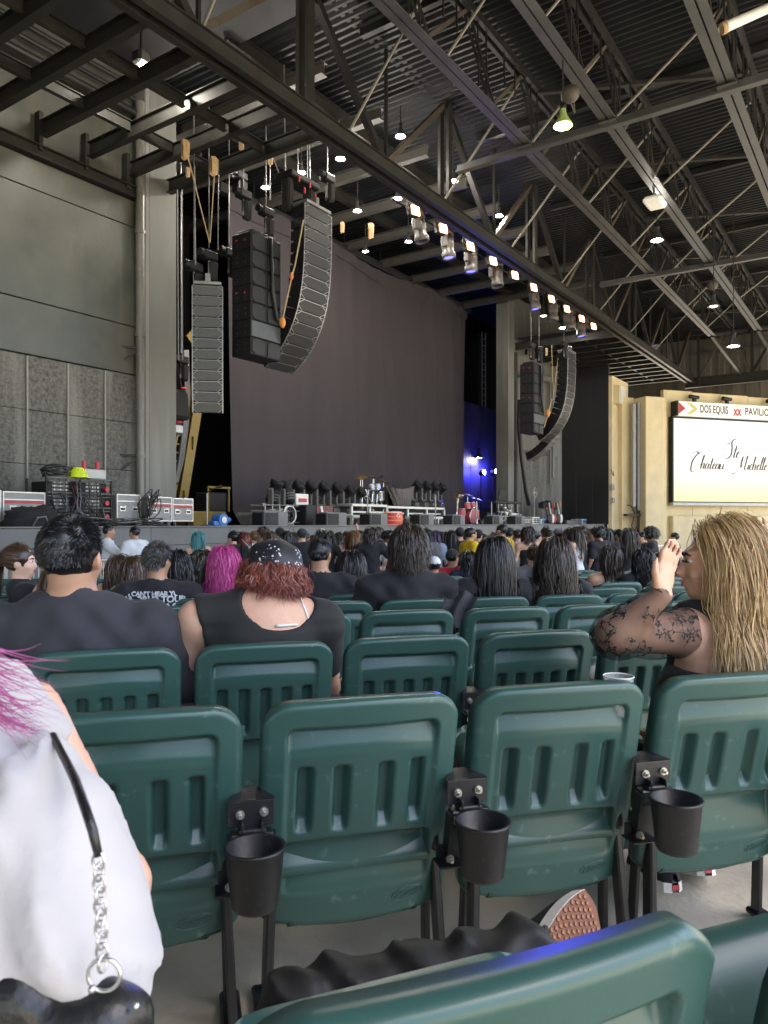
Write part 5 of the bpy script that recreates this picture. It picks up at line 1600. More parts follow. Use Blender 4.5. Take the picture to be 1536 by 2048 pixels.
def surface_net(F, org, h):
    nx, ny, nz = F.shape
    S_ = F < 0
    cs = [np.array(((i >> 2) & 1, (i >> 1) & 1, i & 1)) for i in range(8)]
    cnt = np.zeros((nx - 1, ny - 1, nz - 1), np.int8)
    for c in cs:
        cnt += S_[c[0]:nx - 1 + c[0], c[1]:ny - 1 + c[1], c[2]:nz - 1 + c[2]]
    act = np.argwhere((cnt > 0) & (cnt < 8))
    if len(act) == 0: return np.zeros((0, 3)), []
    vals = np.stack([F[act[:, 0] + c[0], act[:, 1] + c[1], act[:, 2] + c[2]] for c in cs], 1)
    acc = np.zeros((len(act), 3)); num = np.zeros(len(act))
    for a, b in EDG:
        fa, fb = vals[:, a], vals[:, b]
        m = (fa < 0) != (fb < 0)
        t = np.where(m, fa / np.where(m, fa - fb, 1), 0)
        acc += np.where(m[:, None], cs[a] + t[:, None] * (cs[b] - cs[a]), 0)
        num += m
    V = org + (act + acc / num[:, None]) * h
    idx = -np.ones((nx - 1, ny - 1, nz - 1), np.int64)
    idx[tuple(act.T)] = np.arange(len(act))
    Q = []
    for ax in range(3):
        o1, o2 = [i for i in range(3) if i != ax]
        sl0 = [slice(1, -1)] * 3; sl1 = [slice(1, -1)] * 3
        sl0[ax] = slice(0, -1); sl1[ax] = slice(1, None)
        A, B = S_[tuple(sl0)], S_[tuple(sl1)]
        e = np.argwhere(A != B)
        if len(e) == 0: continue
        off = np.zeros(3, int); off[o1] = 1; off[o2] = 1
        e0 = e + off
        g = []
        for d1, d2 in ((-1, -1), (0, -1), (0, 0), (-1, 0)):
            c = e0.copy(); c[:, o1] += d1; c[:, o2] += d2
            g.append(idx[c[:, 0], c[:, 1], c[:, 2]])
        g = np.stack(g, 1)
        inside = A[tuple(e.T)]
        flip = inside if ax != 1 else ~inside
        g = np.where(flip[:, None], g, g[:, ::-1])
        Q.append(g)
    Q = np.concatenate(Q)
    return V, Q[(Q >= 0).all(1)]
def net_mesh(fn, lo, hi, h, name):
    n = np.maximum(np.ceil((hi - lo) / h).astype(int) + 1, 3)
    ax = [lo[i] + h * np.arange(n[i]) for i in range(3)]
    P = np.stack(np.meshgrid(*ax, indexing='ij'), -1).astype(np.float32)
    V, Q = surface_net(fn(P), lo, h)
    me = bpy.data.meshes.new(name)
    if len(V) == 0: return me
    me.vertices.add(len(V)); me.vertices.foreach_set('co', V.astype(np.float32).reshape(-1))
    me.loops.add(4 * len(Q)); me.loops.foreach_set('vertex_index', Q.reshape(-1).astype(np.int32))
    me.polygons.add(len(Q)); me.polygons.foreach_set('loop_start', np.arange(0, 4 * len(Q), 4, dtype=np.int32))
    me.polygons.foreach_set('use_smooth', np.ones(len(Q), bool))
    me.update(calc_edges=True)
    me.validate()
    return me
def folds(P, amp, sc=1.0, seed=0):
    """soft cloth folds as a small ripple of the surface"""
    x, y, z = P[..., 0], P[..., 1], P[..., 2]
    s = seed * 1.7
    a = np.sin(z * 38 * sc + x * 26 * sc + 2.2 * np.sin(x * 9 * sc + s) + s) * np.sin(x * 7 * sc + y * 5 + s)
    b = np.sin(x * 47 * sc - z * 19 * sc + 1.7 * np.sin(z * 11 * sc + s * 2)) * np.sin(z * 6 * sc - y * 9 + s * 3)
    return amp * (a + .8 * b)

# ------------------------------------------------------------------ skin, cloth and hair materials
def skin(name, c):
    m = mat('skin_' + name, c, .48, var=.10, scale=14, rvar=.06, bump=.08, bscale=260)
    b = m.node_tree.nodes['Principled BSDF']
    b.inputs['Subsurface Weight'].default_value = .12
    b.inputs['Subsurface Radius'].default_value = (.010, .004, .002)
    return m
SK = {'light': skin('light', (.62, .36, .25)), 'tan': skin('tan', (.48, .27, .17)), 'brown': skin('brown', (.33, .17, .10)), 'pale': skin('pale', (.70, .44, .33))}
def fabric(c, name=None):
    c = tuple(c)
    return mat('cloth_%s' % (name or '_'.join('%d' % int(1000 * q) for q in c)), c, .85, var=.12, scale=9, bump=.25, bscale=350, sheen=.07, rvar=.05, spec=.25)
FB = {'black': fabric((.024, .024, .027), 'black'), 'charcoal': fabric((.040, .041, .048), 'charcoal'), 'grey': fabric((.16, .155, .16), 'grey'), 'white': fabric((.72, .73, .76), 'white'), 'red': fabric((.50, .03, .05), 'red'), 'yellow': fabric((.72, .46, .02), 'yellow'),
      'blue': fabric((.40, .47, .58), 'pale_blue'), 'olive': fabric((.20, .23, .14), 'olive'), 'navy': fabric((.03, .035, .07), 'navy'), 'brown': fabric((.12, .07, .05), 'brown'), 'denim': fabric((.06, .08, .13), 'denim'), 'pink': fabric((.50, .16, .25), 'pink')}
def hairmat(name, dark, light, rough=.36):
    m = bpy.data.materials.new('hair_' + name)
    m.use_nodes = True
    t = m.node_tree
    b = t.nodes['Principled BSDF']
    at = t.nodes.new('ShaderNodeAttribute'); at.attribute_name = 'shade'
    mx = t.nodes.new('ShaderNodeMix'); mx.data_type = 'RGBA'
    mx.inputs[6].default_value = (*dark, 1); mx.inputs[7].default_value = (*light, 1)
    t.links.new(at.outputs['Fac'], mx.inputs[0])
    t.links.new(mx.outputs[2], b.inputs['Base Color'])
    b.inputs['Roughness'].default_value = rough
    b.inputs['Specular IOR Level'].default_value = .55
    return m
HM = {'black': hairmat('black', (.006, .006, .007), (.022, .021, .024), .34), 'darkbrown': hairmat('darkbrown', (.012, .008, .006), (.05, .032, .022)), 'brown': hairmat('brown', (.03, .016, .009), (.13, .07, .04)), 'blonde': hairmat('blonde', (.13, .070, .026), (.64, .44, .20), .42),
      'pink': hairmat('pink', (.30, .02, .13), (.72, .09, .36), .4), 'teal': hairmat('teal', (.02, .12, .14), (.10, .38, .38)), 'red': hairmat('red', (.06, .010, .008), (.30, .075, .045)), 'redblack': hairmat('redblack', (.01, .006, .006), (.32, .04, .02)), 'auburn': hairmat('auburn', (.10, .045, .015), (.34, .18, .07)),
      'grey': hairmat('grey', (.016, .015, .014), (.12, .115, .105)), 'orchid': hairmat('orchid', (.20, .025, .12), (.50, .13, .36), .5), 'purple': hairmat('purple', (.02, .006, .03), (.08, .03, .12))}
M_eye = mat('eye_white', (.75, .73, .70), .25, var=.03)
M_iris = mat('eye_iris', (.03, .018, .01), .15, var=.1)
M_lip = mat('lips', (.42, .14, .13), .4, var=.08)
M_brow = mat('eyebrow', (.02, .013, .01), .7)

# ------------------------------------------------------------------ the figure
def headprims(hc, M, s, ears=True):
    A = lambda v: hc + M @ (np.array(v) * s)
    L = [ell(A((0, -.012, .028)), np.array((.076, .097, .090)) * s, M, .02), ell(A((0, .026, -.028)), np.array((.062, .074, .086)) * s, M, .03),
         ell(A((0, .047, -.082)), np.array((.040, .040, .030)) * s, M, .03), cone(A((0, .094, .012)), A((0, .113, -.026)), .009 * s, .014 * s, .012), cone(A((-.035, .082, .034)), A((.035, .082, .034)), .014 * s, .014 * s, .02),
         ell(A((-.040, .062, -.028)), np.array((.024, .028, .024)) * s, M, .02), ell(A((.040, .062, -.028)), np.array((.024, .028, .024)) * s, M, .02), ell(A((0, .096, -.056)), np.array((.022, .010, .010)) * s, M, .012)]
    if ears:
        for t in (-1, 1):
            L.append(ell(A((t * .079, -.006, -.008)), np.array((.010, .020, .032)) * s, M @ rotz(t * .35), .008))
    return L
def face_parts(root, hc, M, s):
    A = lambda v: hc + M @ (np.array(v) * s)
    for t in (-1, 1):
        e = MB().ellipsoid(A((t * .031, .086, .012)), np.array((.014, .010, .0075)) * s, 10, 8, M).build('eye', M_eye, root, True)
        MB().ellipsoid(A((t * .031, .0945, .012)), np.array((.0062, .0030, .0062)) * s, 8, 6, M).build('iris', M_iris, e, True)
        MB().tube([A((t * .014, .099, .030)), A((t * .032, .098, .036)), A((t * .050, .086, .030))], np.array((.004, .0048, .002)) * s, 5).build('eyebrow', M_brow, root, True)
    MB().ellipsoid(A((0, .103, -.053)), np.array((.022, .006, .005)) * s, 10, 6, M).ellipsoid(A((0, .102, -.063)), np.array((.019, .006, .006)) * s, 10, 6, M).build('lips', M_lip, root, True)
def hand_prims(w, d, side_dir, s, curl=.35):
    """palm and five fingers; w wrist, d unit hand direction, side_dir towards the thumb"""
    d = np.asarray(d, float); d = d / np.linalg.norm(d)
    t = np.asarray(side_dir, float); t = t - (t @ d) * d; t = t / np.linalg.norm(t)
    n = np.cross(d, t)
    w = np.asarray(w, float)
    L = [ell(w + d * .045 * s, np.array((.040, .048, .016)) * s, np.column_stack([t, d, n]), .012)]
    for i, (o, l) in enumerate(((.030, .070), (.010, .078), (-.011, .072), (-.031, .056))):
        a = w + (d * .082 + t * o) * s
        b = a + (d * math.cos(curl * .6) + n * math.sin(curl * .6) + t * o * 1.5) * l * .5 * s
        c = b + (d * math.cos(curl * 1.8) + n * math.sin(curl * 1.8)) * l * .5 * s
        L += [cone(a, b, .0095 * s, .0088 * s, .006), cone(b, c, .0088 * s, .0072 * s, .005)]
    a = w + (d * .022 + t * .030) * s
    b = a + (d * .030 + t * .028 + n * .01) * s
    L += [cone(a, b, .013 * s, .011 * s, .012), cone(b, b + (d * .034 + t * .006) * s, .011 * s, .008 * s, .006)]
    return L

STAND = dict(hip=(0, 0, .93), waist=(0, 0, 1.10), chest=(0, -.01, 1.29), neck=(0, -.015, 1.465), head=(0, .018, 1.625), shL=(-.180, -.01, 1.400), shR=(.180, -.01, 1.400),
             elL=(-.235, -.03, 1.13), elR=(.235, -.03, 1.13), wrL=(-.23, .07, .90), wrR=(.23, .07, .90), hpL=(-.09, 0, .92), hpR=(.09, 0, .92), knL=(-.105, .03, .50), knR=(.105, .03, .50), anL=(-.115, -.02, .085), anR=(.115, -.02, .085), toL=(-.135, .15, .035), toR=(.135, .15, .035))
SIT = dict(hip=(0, 0, .09), waist=(0, -.01, .26), chest=(0, -.02, .44), neck=(0, -.02, .615), head=(0, .012, .775), shL=(-.180, -.01, .540), shR=(.180, -.01, .540),
           elL=(-.25, .02, .31), elR=(.25, .02, .31), wrL=(-.17, .24, .21), wrR=(.17, .24, .21), hpL=(-.09, .03, .06), hpR=(.09, .03, .06), knL=(-.12, .44, .09), knR=(.12, .44, .09), anL=(-.12, .46, -.33), anR=(.12, .46, -.33), toL=(-.13, .62, -.375), toR=(.13, .62, -.375))
ARMS = {'akimbo': dict(elL=(-.37, -.07, 1.20), elR=(.37, -.07, 1.20), wrL=(-.19, .02, 1.03), wrR=(.19, .02, 1.03)), 'cross': dict(elL=(-.25, .06, 1.14), elR=(.25, .06, 1.14), wrL=(.05, .2, 1.17), wrR=(-.05, .22, 1.2)),
        'phone': dict(elL=(-.24, .08, 1.15), elR=(.24, .08, 1.15), wrL=(-.07, .3, 1.27), wrR=(.07, .3, 1.27)), 'up': dict(elR=(.30, .12, 1.55), wrR=(.26, .18, 1.82)), 'down': {}, 'reach': dict(elR=(.27, .2, 1.2), wrR=(.22, .44, 1.18))}

def figure(label, O, yaw, H=1.72, pose='stand', arms='down', wide=1.0, sk='light', top=('tee', 'black'), legs='black', hair=('short', 'black'), hyaw=0.0, hpitch=0.0, htilt=0.0, res=.024, nstr=110, J=None, lean=0.0, group=None, face=True, hat=None, name='person', headscale=1.0, fem=False, seed=0, hairlen=None, shoes='black', extra=None, chestdeep=1.0, foldamp=.007, handover=None, armw=1.0):
    s = H / 1.75
    base = dict(STAND if pose == 'stand' else SIT)
    if pose == 'stand': base.update(ARMS[arms])
    if J: base.update(J)
    j = {}
    for k, v in base.items():
        v = np.array(v, float) * s
        if k[:2] in ('sh', 'el', 'hp') and k not in (J or {}): v[0] *= (.55 + .45 * wide) if k[:2] != 'hp' else (.7 + .3 * wide)
        zb = (.93 if pose == 'stand' else .09) * s
        if lean and v[2] > zb: v[1] += lean * (v[2] - zb)
        j[k] = v
    W = wide
    tq = .92 if fem else 1.0
    hm = rotz(hyaw) @ rotx(hpitch) @ roty(htilt)
    hs = s ** .5 * headscale
    hc = j['head']
    cd = chestdeep
    torso = [ell(j['hip'], np.array((.165 * (.5 + .5 * W) * (1.06 if fem else 1), .125 * (.6 + .4 * W), .13)) * s), ell(j['waist'], np.array((.140 * W * tq, .112 * (.4 + .6 * W), .16)) * s, None, .06),
             ell(j['chest'], np.array((.162 * W ** .8 * tq, .118 * cd * (.5 + .5 * W), .185)) * s, None, .06), cone(j['shL'], j['shR'], .060 * s * W ** .4, .060 * s * W ** .4, .05),
             cone(j['neck'] + (0, -.01, -.02), j['shL'], .062 * s * W ** .3, .060 * s, .05), cone(j['neck'] + (0, -.01, -.02), j['shR'], .062 * s * W ** .3, .060 * s, .05)]
    if fem:
        for t in (-1, 1): torso.append(ell(j['chest'] + np.array((t * .075, .095, -.02)) * s, np.array((.065, .06, .07)) * s, None, .04))
    aw = s * W ** .75 * (.90 if fem else 1.0) * armw
    up_ = [cone(j['sh' + c], j['el' + c], .056 * aw, .043 * aw) for c in 'LR']
    fo_ = [cone(j['el' + c], j['wr' + c], .043 * aw, .028 * s) for c in 'LR']
    hands = []
    for c, t in (('L', 1), ('R', -1)):
        d = j['wr' + c] - j['el' + c]
        if handover and c in handover:
            hands += handover[c]()
            continue
        hands += hand_prims(j['wr' + c], d, (t, .2, .25), s, .5) if res < .02 else [ell(j['wr' + c] + d / np.linalg.norm(d) * .05 * s, np.array((.035, .05, .028)) * s, frame(d)), cone(j['wr' + c], j['wr' + c] + d / np.linalg.norm(d) * .13 * s, .022 * s, .014 * s)]
    neck = [cone(j['neck'] + (0, 0, -.03), hc + hm @ np.array((0, -.02, -.06)) * hs, .060 * s * W ** .3, .053 * s * W ** .3, .03)]
    hd = headprims(hc, hm, hs)
    leg = []
    for c in 'LR':
        leg += [cone(j['hp' + c], j['kn' + c], .085 * s * (.5 + .5 * W), .058 * s), cone(j['kn' + c], j['an' + c], .056 * s, .038 * s)]
    feet = [cone(j['an' + c] + (0, -.02, -.04 * s), j['to' + c], .042 * s, .038 * s) for c in 'LR']
    body_p = torso + up_ + fo_ + hands + neck + hd + leg + feet
    lo, hi = bounds(body_p, .05)
    bm_ = net_mesh(lambda P: sdf(body_p, P), lo, hi, res, 'person')
    root = link(name, bm_, SK[sk])
    root.location = tuple(O)
    root.rotation_euler = (0, 0, yaw - R(90))
    tag(root, label, 'person', group)
    out = dict(root=root, j=j, hm=hm, hs=hs, s=s, torso=torso, arms=up_ + fo_, body=body_p)
    # --- clothes
    kindt, colt = top if top else (None, None)
    th = .015 if res < .02 else .016
    nk = j['neck'] + np.array((0, .02, .035)) * s
    hem = j['hip'][2] - (.12 if pose == 'stand' else .06) * s
    if kindt:
        sl = []
        for c in 'LR':
            e = j['sh' + c] + (j['el' + c] - j['sh' + c]) * (.80 if kindt == 'tee' else 1.0)
            if kindt in ('tee', 'long'): sl.append(cone(j['sh' + c], e, .066 * aw, .058 * aw if kindt == 'tee' else .050 * aw))
            if kindt == 'long': sl.append(cone(j['el' + c], j['el' + c] + (j['wr' + c] - j['el' + c]) * .93, .052 * aw, .038 * s))
        tp = torso + sl
        l2, h2 = bounds(tp, .04)
        cz = j['chest'][2]
        def shirt(P):
            d = sdf(tp, P) - th + folds(P, foldamp, 1.0, seed)
            if kindt == 'tank':
                ns = np.abs(P[..., 0]) - .085 * s
                above = P[..., 2] - (cz + .04 * s)
                strap = np.abs(np.abs(P[..., 0]) - .10 * s) - .016 * s
                d = np.maximum(d, np.minimum(above, strap))
                d = np.maximum(d, -(np.abs(P[..., 2] - nk[2]) * 0 + (np.sqrt(((P - nk) ** 2).sum(-1)) - .085 * s)))
            elif kindt == 'tube':
                d = np.maximum(d, P[..., 2] - (cz + .05 * s))
            else:
                d = np.maximum(d, -(np.sqrt(((P - nk) ** 2).sum(-1)) - .078 * s * W ** .3))
            return np.maximum(d, hem - P[..., 2])
        out['shirt'] = link('shirt', net_mesh(shirt, l2, h2, res * (.95 if res < .02 else 1.1), 'shirt'), colt if not isinstance(colt, str) else FB[colt], root)
    lp = torso[:1] + [cone(q[1], q[2], q[3] + .012, q[4] + .016) for q in leg]
    l2, h2 = bounds(lp, .04)
    anz = min(j['anL'][2], j['anR'][2])
    link('trousers', net_mesh(lambda P: np.maximum(np.maximum(sdf(lp, P) - .006 + folds(P, .004, 1.2, seed + 1), P[..., 2] - (j['hip'][2] + .06 * s)), (anz + .01) - P[..., 2]), l2, h2, max(res, .035), 'trousers'), FB[legs], root)
    sp_ = [cone(q[1], q[2], q[3] + .006, q[4] + .006) for q in feet]
    l2, h2 = bounds(sp_, .03)
    link('shoes', net_mesh(lambda P: np.maximum(sdf(sp_, P), (anz - .085 * s) - P[..., 2]), l2, h2, .024, 'shoes'), FB[shoes], root)
    # --- hair
    style, hcol = hair
    if hat: hat_on(root, hc, hm, hs, hat)
    if style != 'bald':
        hair_on(root, out, style, hcol, nstr, res, seed, hairlen, bool(hat))
    if face: face_parts(root, hc, hm, hs)
    return out

def hat_on(root, hc, M, s, hat):
    kind_, m = hat
    A = lambda v: hc + M @ (np.array(v) * s)
    cap = [ell(A((0, -.012, .040)), np.array((.089, .110, .094)) * s, M)]
    l2, h2 = bounds(cap, .02)
    o = A((0, 0, .035)); n = M @ np.array((0, -.12, 1.0)); n /= np.linalg.norm(n)
    hb = link('hat', net_mesh(lambda P: np.maximum(sdf(cap, P), -((P - o) @ n)), l2, h2, .012, 'hat'), FB[m] if isinstance(m, str) else m, root)
    if kind_ == 'cap':
        V = [[A((x, .085 + .075 * t * math.cos(x * 14) + 0, .045 - .02 * t - 18 * .06 * x * x * t)) for t in (0, .5, 1)] for x in np.linspace(-.068, .068, 9)]
        MB().grid(V).grid([[q + M @ np.array((0, 0, -.006)) for q in r_] for r_ in V], True).build('visor', FB[m] if isinstance(m, str) else m, hb, True)
    elif kind_ == 'beanie':
        MB().lathe([(.093 * s, .0), (.10 * s, .01), (.10 * s, .04), (.093 * s, .05)], 20, A((0, -.012, .03)), M).build('cuff', FB[m] if isinstance(m, str) else m, hb, True)

def strands(n, hc, M, s, col, L, steps, width, seed, off=(.004, .022), grav=.5, wave=(0, 0), clump=.5, nclump=40, region=None, init=None, radii=(.080, .101, .094), cen=(0, -.012, .030), jitter=.12, lenvar=.25, keep=.75):
    """march n strands from the scalp, sliding over the body and hanging down"""
    rg = np.random.default_rng(seed)
    D = []
    while len(D) < n:
        d = rg.normal(size=(n * 3, 3)); d /= np.linalg.norm(d, axis=1)[:, None]
        ok = region(d) if region else ~((d[:, 1] > .30) & (d[:, 2] < .55 + .25 * np.abs(d[:, 0]))) & (d[:, 2] > -.62) & ~((d[:, 2] < -.1) & (d[:, 1] > .1))
        D += list(d[ok])
    D = np.array(D[:n])
    p = hc + (np.array(cen) * s + D * np.array(radii) * s) @ M.T
    nrm = D @ M.T
    g = np.array((0, 0, -1.0))
    v = init(D, nrm, M) if init else g - (nrm @ g)[:, None] * nrm + .45 * nrm * np.array((1, 1, .3)) + rg.normal(size=(n, 3)) * jitter
    v /= np.linalg.norm(v, axis=1)[:, None] + 1e-9
    Li = L * (1 - lenvar * rg.random(n))
    ds = Li / steps
    oi = off[0] + (off[1] - off[0]) * rg.random(n) ** 1.6
    pts = [p.copy()]
    for k in range(steps):
        v = keep * v + grav * g + rg.normal(size=(n, 3)) * jitter * .25
        v /= np.linalg.norm(v, axis=1)[:, None] + 1e-9
        p = p + v * ds[:, None]
        if col is not None:
            d = sdf(col, p.astype(np.float32), .02)
            m = d < oi
            if m.any():
                q = p[m].astype(np.float32); e = .004
                gr = np.stack([sdf(col, q + np.eye(3, dtype=np.float32)[i] * e, .02) - d[m] for i in range(3)], 1)
                gr /= np.linalg.norm(gr, axis=1)[:, None] + 1e-9
                p[m] += gr * (oi[m] - d[m])[:, None]
        pts.append(p.copy())
    P = np.stack(pts, 1)                                   # n, steps+1, 3
    t = np.linspace(0, 1, steps + 1)
    ci = rg.choice(n, min(nclump, n), replace=False)
    near = np.argmin(((D[:, None, :] - D[ci][None]) ** 2).sum(-1), 1)
    if clump:
        P = P + (P[ci][near] - P) * (clump * t[None, :, None] ** .8)
    T = np.gradient(P, axis=1); T /= np.linalg.norm(T, axis=2)[..., None] + 1e-9
    c = np.broadcast_to(hc, P.shape).copy(); c[..., 2] = np.minimum(P[..., 2], hc[2])
    Nn = P - c; Nn /= np.linalg.norm(Nn, axis=2)[..., None] + 1e-9
    B = np.cross(T, Nn); B /= np.linalg.norm(B, axis=2)[..., None] + 1e-9
    if wave[0]:
        ph = rg.random(len(ci)) * 6.28
        arc = t[None, :] * Li[:, None]
        w_ = wave[0] * np.minimum(1, 2.5 * t)[None, :] * np.sin(arc * wave[1] + ph[near][:, None] + .5 * rg.normal(size=(n, 1)))
        w2 = wave[0] * .7 * np.minimum(1, 2.5 * t)[None, :] * np.cos(arc * wave[1] + ph[near][:, None])
        P = P + B * w_[..., None] + Nn * np.abs(w2)[..., None]
    rot = rg.normal(size=(n, 1, 1)) * .55
    Bw = B * np.cos(rot) + Nn * np.sin(rot)
    wd = width * (.7 + .6 * rg.random((n, 1, 1))) * np.clip(1.15 - t[None, :, None] ** 3, .12, 1)
    A_, C_ = P + Bw * wd / 2, P - Bw * wd / 2
    V = np.stack([A_, C_], 2).reshape(-1, 3)                # n*(steps+1)*2
    m1 = steps + 1
    base = (np.arange(n) * m1 * 2)[:, None] + (np.arange(steps) * 2)[None]
    Q = np.stack([base, base + 1, base + 3, base + 2], -1).reshape(-1, 4)
    sh = np.clip(.5 * rg.random(len(ci))[near] + .5 * rg.random(n), 0, 1)
    S2 = np.repeat(sh, m1 * 2)
    return V, Q, S2
def hair_object(root, parts, m, name='hair', cap=None):
    """parts: list of (V, Q, shade); cap: mesh of the hair mass under the strands"""
    V = [q[0] for q in parts]; S2 = [q[2] for q in parts]; Q = []; o = 0
    for q in parts:
        Q.append(q[1] + o); o += len(q[0])
    loops = [np.concatenate(Q).reshape(-1)] if Q else []
    nq = sum(len(q) for q in Q)
    if cap is not None and len(cap.vertices):
        cv = np.zeros(len(cap.vertices) * 3, np.float32); cap.vertices.foreach_get('co', cv)
        cl_ = np.zeros(len(cap.loops), np.int32); cap.loops.foreach_get('vertex_index', cl_)
        V.append(cv.reshape(-1, 3)); S2.append(np.full(len(cap.vertices), .08)); loops.append(cl_ + o); nq += len(cap.polygons)
    V = np.concatenate(V).astype(np.float32); L_ = np.concatenate(loops).astype(np.int32); S2 = np.concatenate(S2).astype(np.float32)
    me = bpy.data.meshes.new(name)
    me.vertices.add(len(V)); me.vertices.foreach_set('co', V.reshape(-1))
    me.loops.add(len(L_)); me.loops.foreach_set('vertex_index', L_)
    me.polygons.add(nq); me.polygons.foreach_set('loop_start', np.arange(0, 4 * nq, 4, dtype=np.int32))
    me.polygons.foreach_set('use_smooth', np.ones(nq, bool))
    at = me.attributes.new('shade', 'FLOAT', 'POINT'); at.data.foreach_set('value', S2)
    me.update(calc_edges=True)
    return link(name, me, m, root)
def hair_on(root, f, style, col, n, res, seed, L=None, hat=False):
    hc, M, s = f['j']['head'], f['hm'], f['hs']
    A = lambda v: hc + M @ (np.array(v) * s)
    th = {'short': .010, 'fade': .006, 'curly': .022, 'afro': .045, 'shag': .022}.get(style, .014)
    cen, rad = A((0, -.014, .030)), (np.array((.077, .098, .091)) + th) * s
    capp = [ell(cen, rad, M)]
    fc = ell(A((0, .125, -.035)), np.array((.092, .075, .120)) * s, M)
    nkc = A((0, .03, -.12))
    low = -.066 if style == 'short' else -.080 if style == 'fade' else -.085
    on = A((0, 0, low)); nd = M @ np.array((0, .30, 1.0)); nd /= np.linalg.norm(nd)
    ear = [ell(A((t * .085, .012, -.02)), np.array((.02, .034, .040)) * s, M) for t in (-1, 1)]
    if style in ('bun', 'pony'):
        capp.append(ell(A((0, -.10, .085 if style == 'bun' else .02)), np.array((.045, .042, .042)) * s, M, .01))
    lo, hi = bounds(capp, .05)
    amp = {'curly': .010, 'afro': .012, 'shag': .004}.get(style, .002)
    def capf(P):
        d = sdf(capp, P, .02)
        x, y, z = P[..., 0], P[..., 1], P[..., 2]
        d = d + amp * (np.sin(x * 95 + 2 * np.sin(z * 60)) + np.sin(z * 88 + 2 * np.sin(y * 70)) + np.sin(y * 92 + x * 40))
        d = np.maximum(d, -prim_d(fc, P))
        if style in ('short', 'fade', 'bun', 'pony'):
            for e in ear: d = np.maximum(d, -prim_d(e, P))
        if style != 'afro' or True: d = np.maximum(d, -((P - on) @ nd))
        return d
    cap = net_mesh(capf, lo, hi, .0125 if res < .015 else .015 if res < .02 else .019, 'hair')
    col_ = [q for q in f['torso']] + f['arms'][:2] + [ell(cen, rad * .97, M)] + [cone(f['j']['neck'], hc, .055 * f['s'], .05 * f['s'])]
    kw = {}
    wd = {True: .0020, False: .0032}[res < .015] if res < .02 else .006
    parts = []
    if n:
        if style in ('short', 'fade'):
            ini = lambda D, nr, M_: nr * .45 + np.cross(nr, M_ @ np.array((.1, .25, 1.0))) * .30 + (M_ @ np.array((.0, .7, .0))) * .4 - np.array((0, 0, .30))
            parts.append(strands(n, hc, M, s, None, L or .034, 3, wd, seed, grav=.05, clump=.25, nclump=n // 6 + 1, init=ini, jitter=.32, radii=tuple(np.array((.077, .098, .091)) + th * .7), lenvar=.5,
                                 region=lambda d: ~((d[:, 1] > .25) & (d[:, 2] < .5)) & (d[:, 2] > (-.50 if style == 'short' else -.25) - .2 * (d[:, 1] < -.5)) & ~((np.abs(d[:, 0]) > .75) & (d[:, 2] < -.02) & (d[:, 1] > -.35))))
        elif style in ('curly', 'afro', 'shag'):
            Lc = L or (.14 if style == 'curly' else .07 if style == 'afro' else .15)
            parts.append(strands(n, hc, M, s, col_, Lc, 9, wd * 1.3, seed, (.004, .03), .22 if style == 'shag' else .10, (.008, 75) if style != 'shag' else (.003, 40), .5, n // 7 + 2, radii=tuple(np.array((.077, .098, .091)) + th * .8), jitter=.3))
        elif style in ('long', 'wavy', 'bob', 'curlylong'):
            Lc = L or (.24 if style == 'bob' else .50)
            wv = {'wavy': (.009, 38), 'curlylong': (.013, 60), 'bob': (.006, 30)}.get(style, (.0035, 22))
            parts.append(strands(n, hc, M, s, col_, Lc, 18 if n > 1000 else 12 if n > 320 else 9, wd * (1.15 if n > 320 else 1.5), seed, (.003, .030 if style != 'long' else .020), .42, wv, .45 if style != 'long' else .32, max(12, n // 14), radii=tuple(np.array((.077, .098, .091)) + th * .8)))
        elif style in ('pony', 'bun', 'braid'):
            ini = lambda D, nr, M_: (M_ @ np.array((0, -1.0, .15))) - nr * (nr @ (M_ @ np.array((0, -1.0, .15))))[:, None] * .9
            parts.append(strands(n, hc, M, s, [ell(cen, rad * .98, M)], .10, 6, wd, seed, (.002, .006), .0, clump=.3, nclump=n // 8 + 1, init=ini))
            if style in ('pony', 'braid'):
                o = A((0, -.115, .02 if style == 'pony' else -.03))
                rg = np.random.default_rng(seed)
                ini2 = lambda D, nr, M_: np.tile(M_ @ np.array((0, -.7, -.2)), (len(D), 1)) + rg.normal(size=(len(D), 3)) * .18
                parts.append(strands(n // 2, o, M, .25 * s, col_, L or .32, 14, wd * 1.3, seed + 1, (.004, .03), .5, (.004, 25), .5, 12, region=lambda d: d[:, 1] < 1.1, init=ini2))
    hair_object(root, parts, HM[col], cap=None if False else cap)
# ------------------------------------------------------------------ people in the seats
def seatyaw(rel): return YAW + R(rel)
def sit(label, px, py, z, rel=15, H=1.75, lean=-.2, J=None, **kw):
    s = H / 1.75
    h = np.array((J or {}).get('head', SIT['head']), float) * s
    h[1] += lean * (h[2] - .09 * s)
    yaw = seatyaw(rel)
    O = C(px, py, z) - rotz(yaw - R(90)) @ h
    return figure(label, O, yaw, H, 'sit', lean=lean, J=J, group='people sitting in the green chairs', **kw), O, yaw
def tolocal(w, O, yaw): return rotz(yaw - R(90)).T @ (np.asarray(w) - O)

# man with short black hair, front left
f, O, yaw = sit('big man with short black hair and charcoal t-shirt seen from behind, front left', 143, 1116, 2.66, 12, 1.98, wide=1.50, sk='tan', top=('tee', 'charcoal'), hair=('fade', 'black'), nstr=9000, res=.012, hyaw=R(-14), seed=3, hairlen=.024,
                J=dict(head=(0, -.005, .745), neck=(0, -.02, .605), shL=(-.235, -.01, .500), shR=(.235, -.01, .500), elL=(-.335, .03, .22), elR=(.335, .03, .22)), foldamp=.008, headscale=1.15)

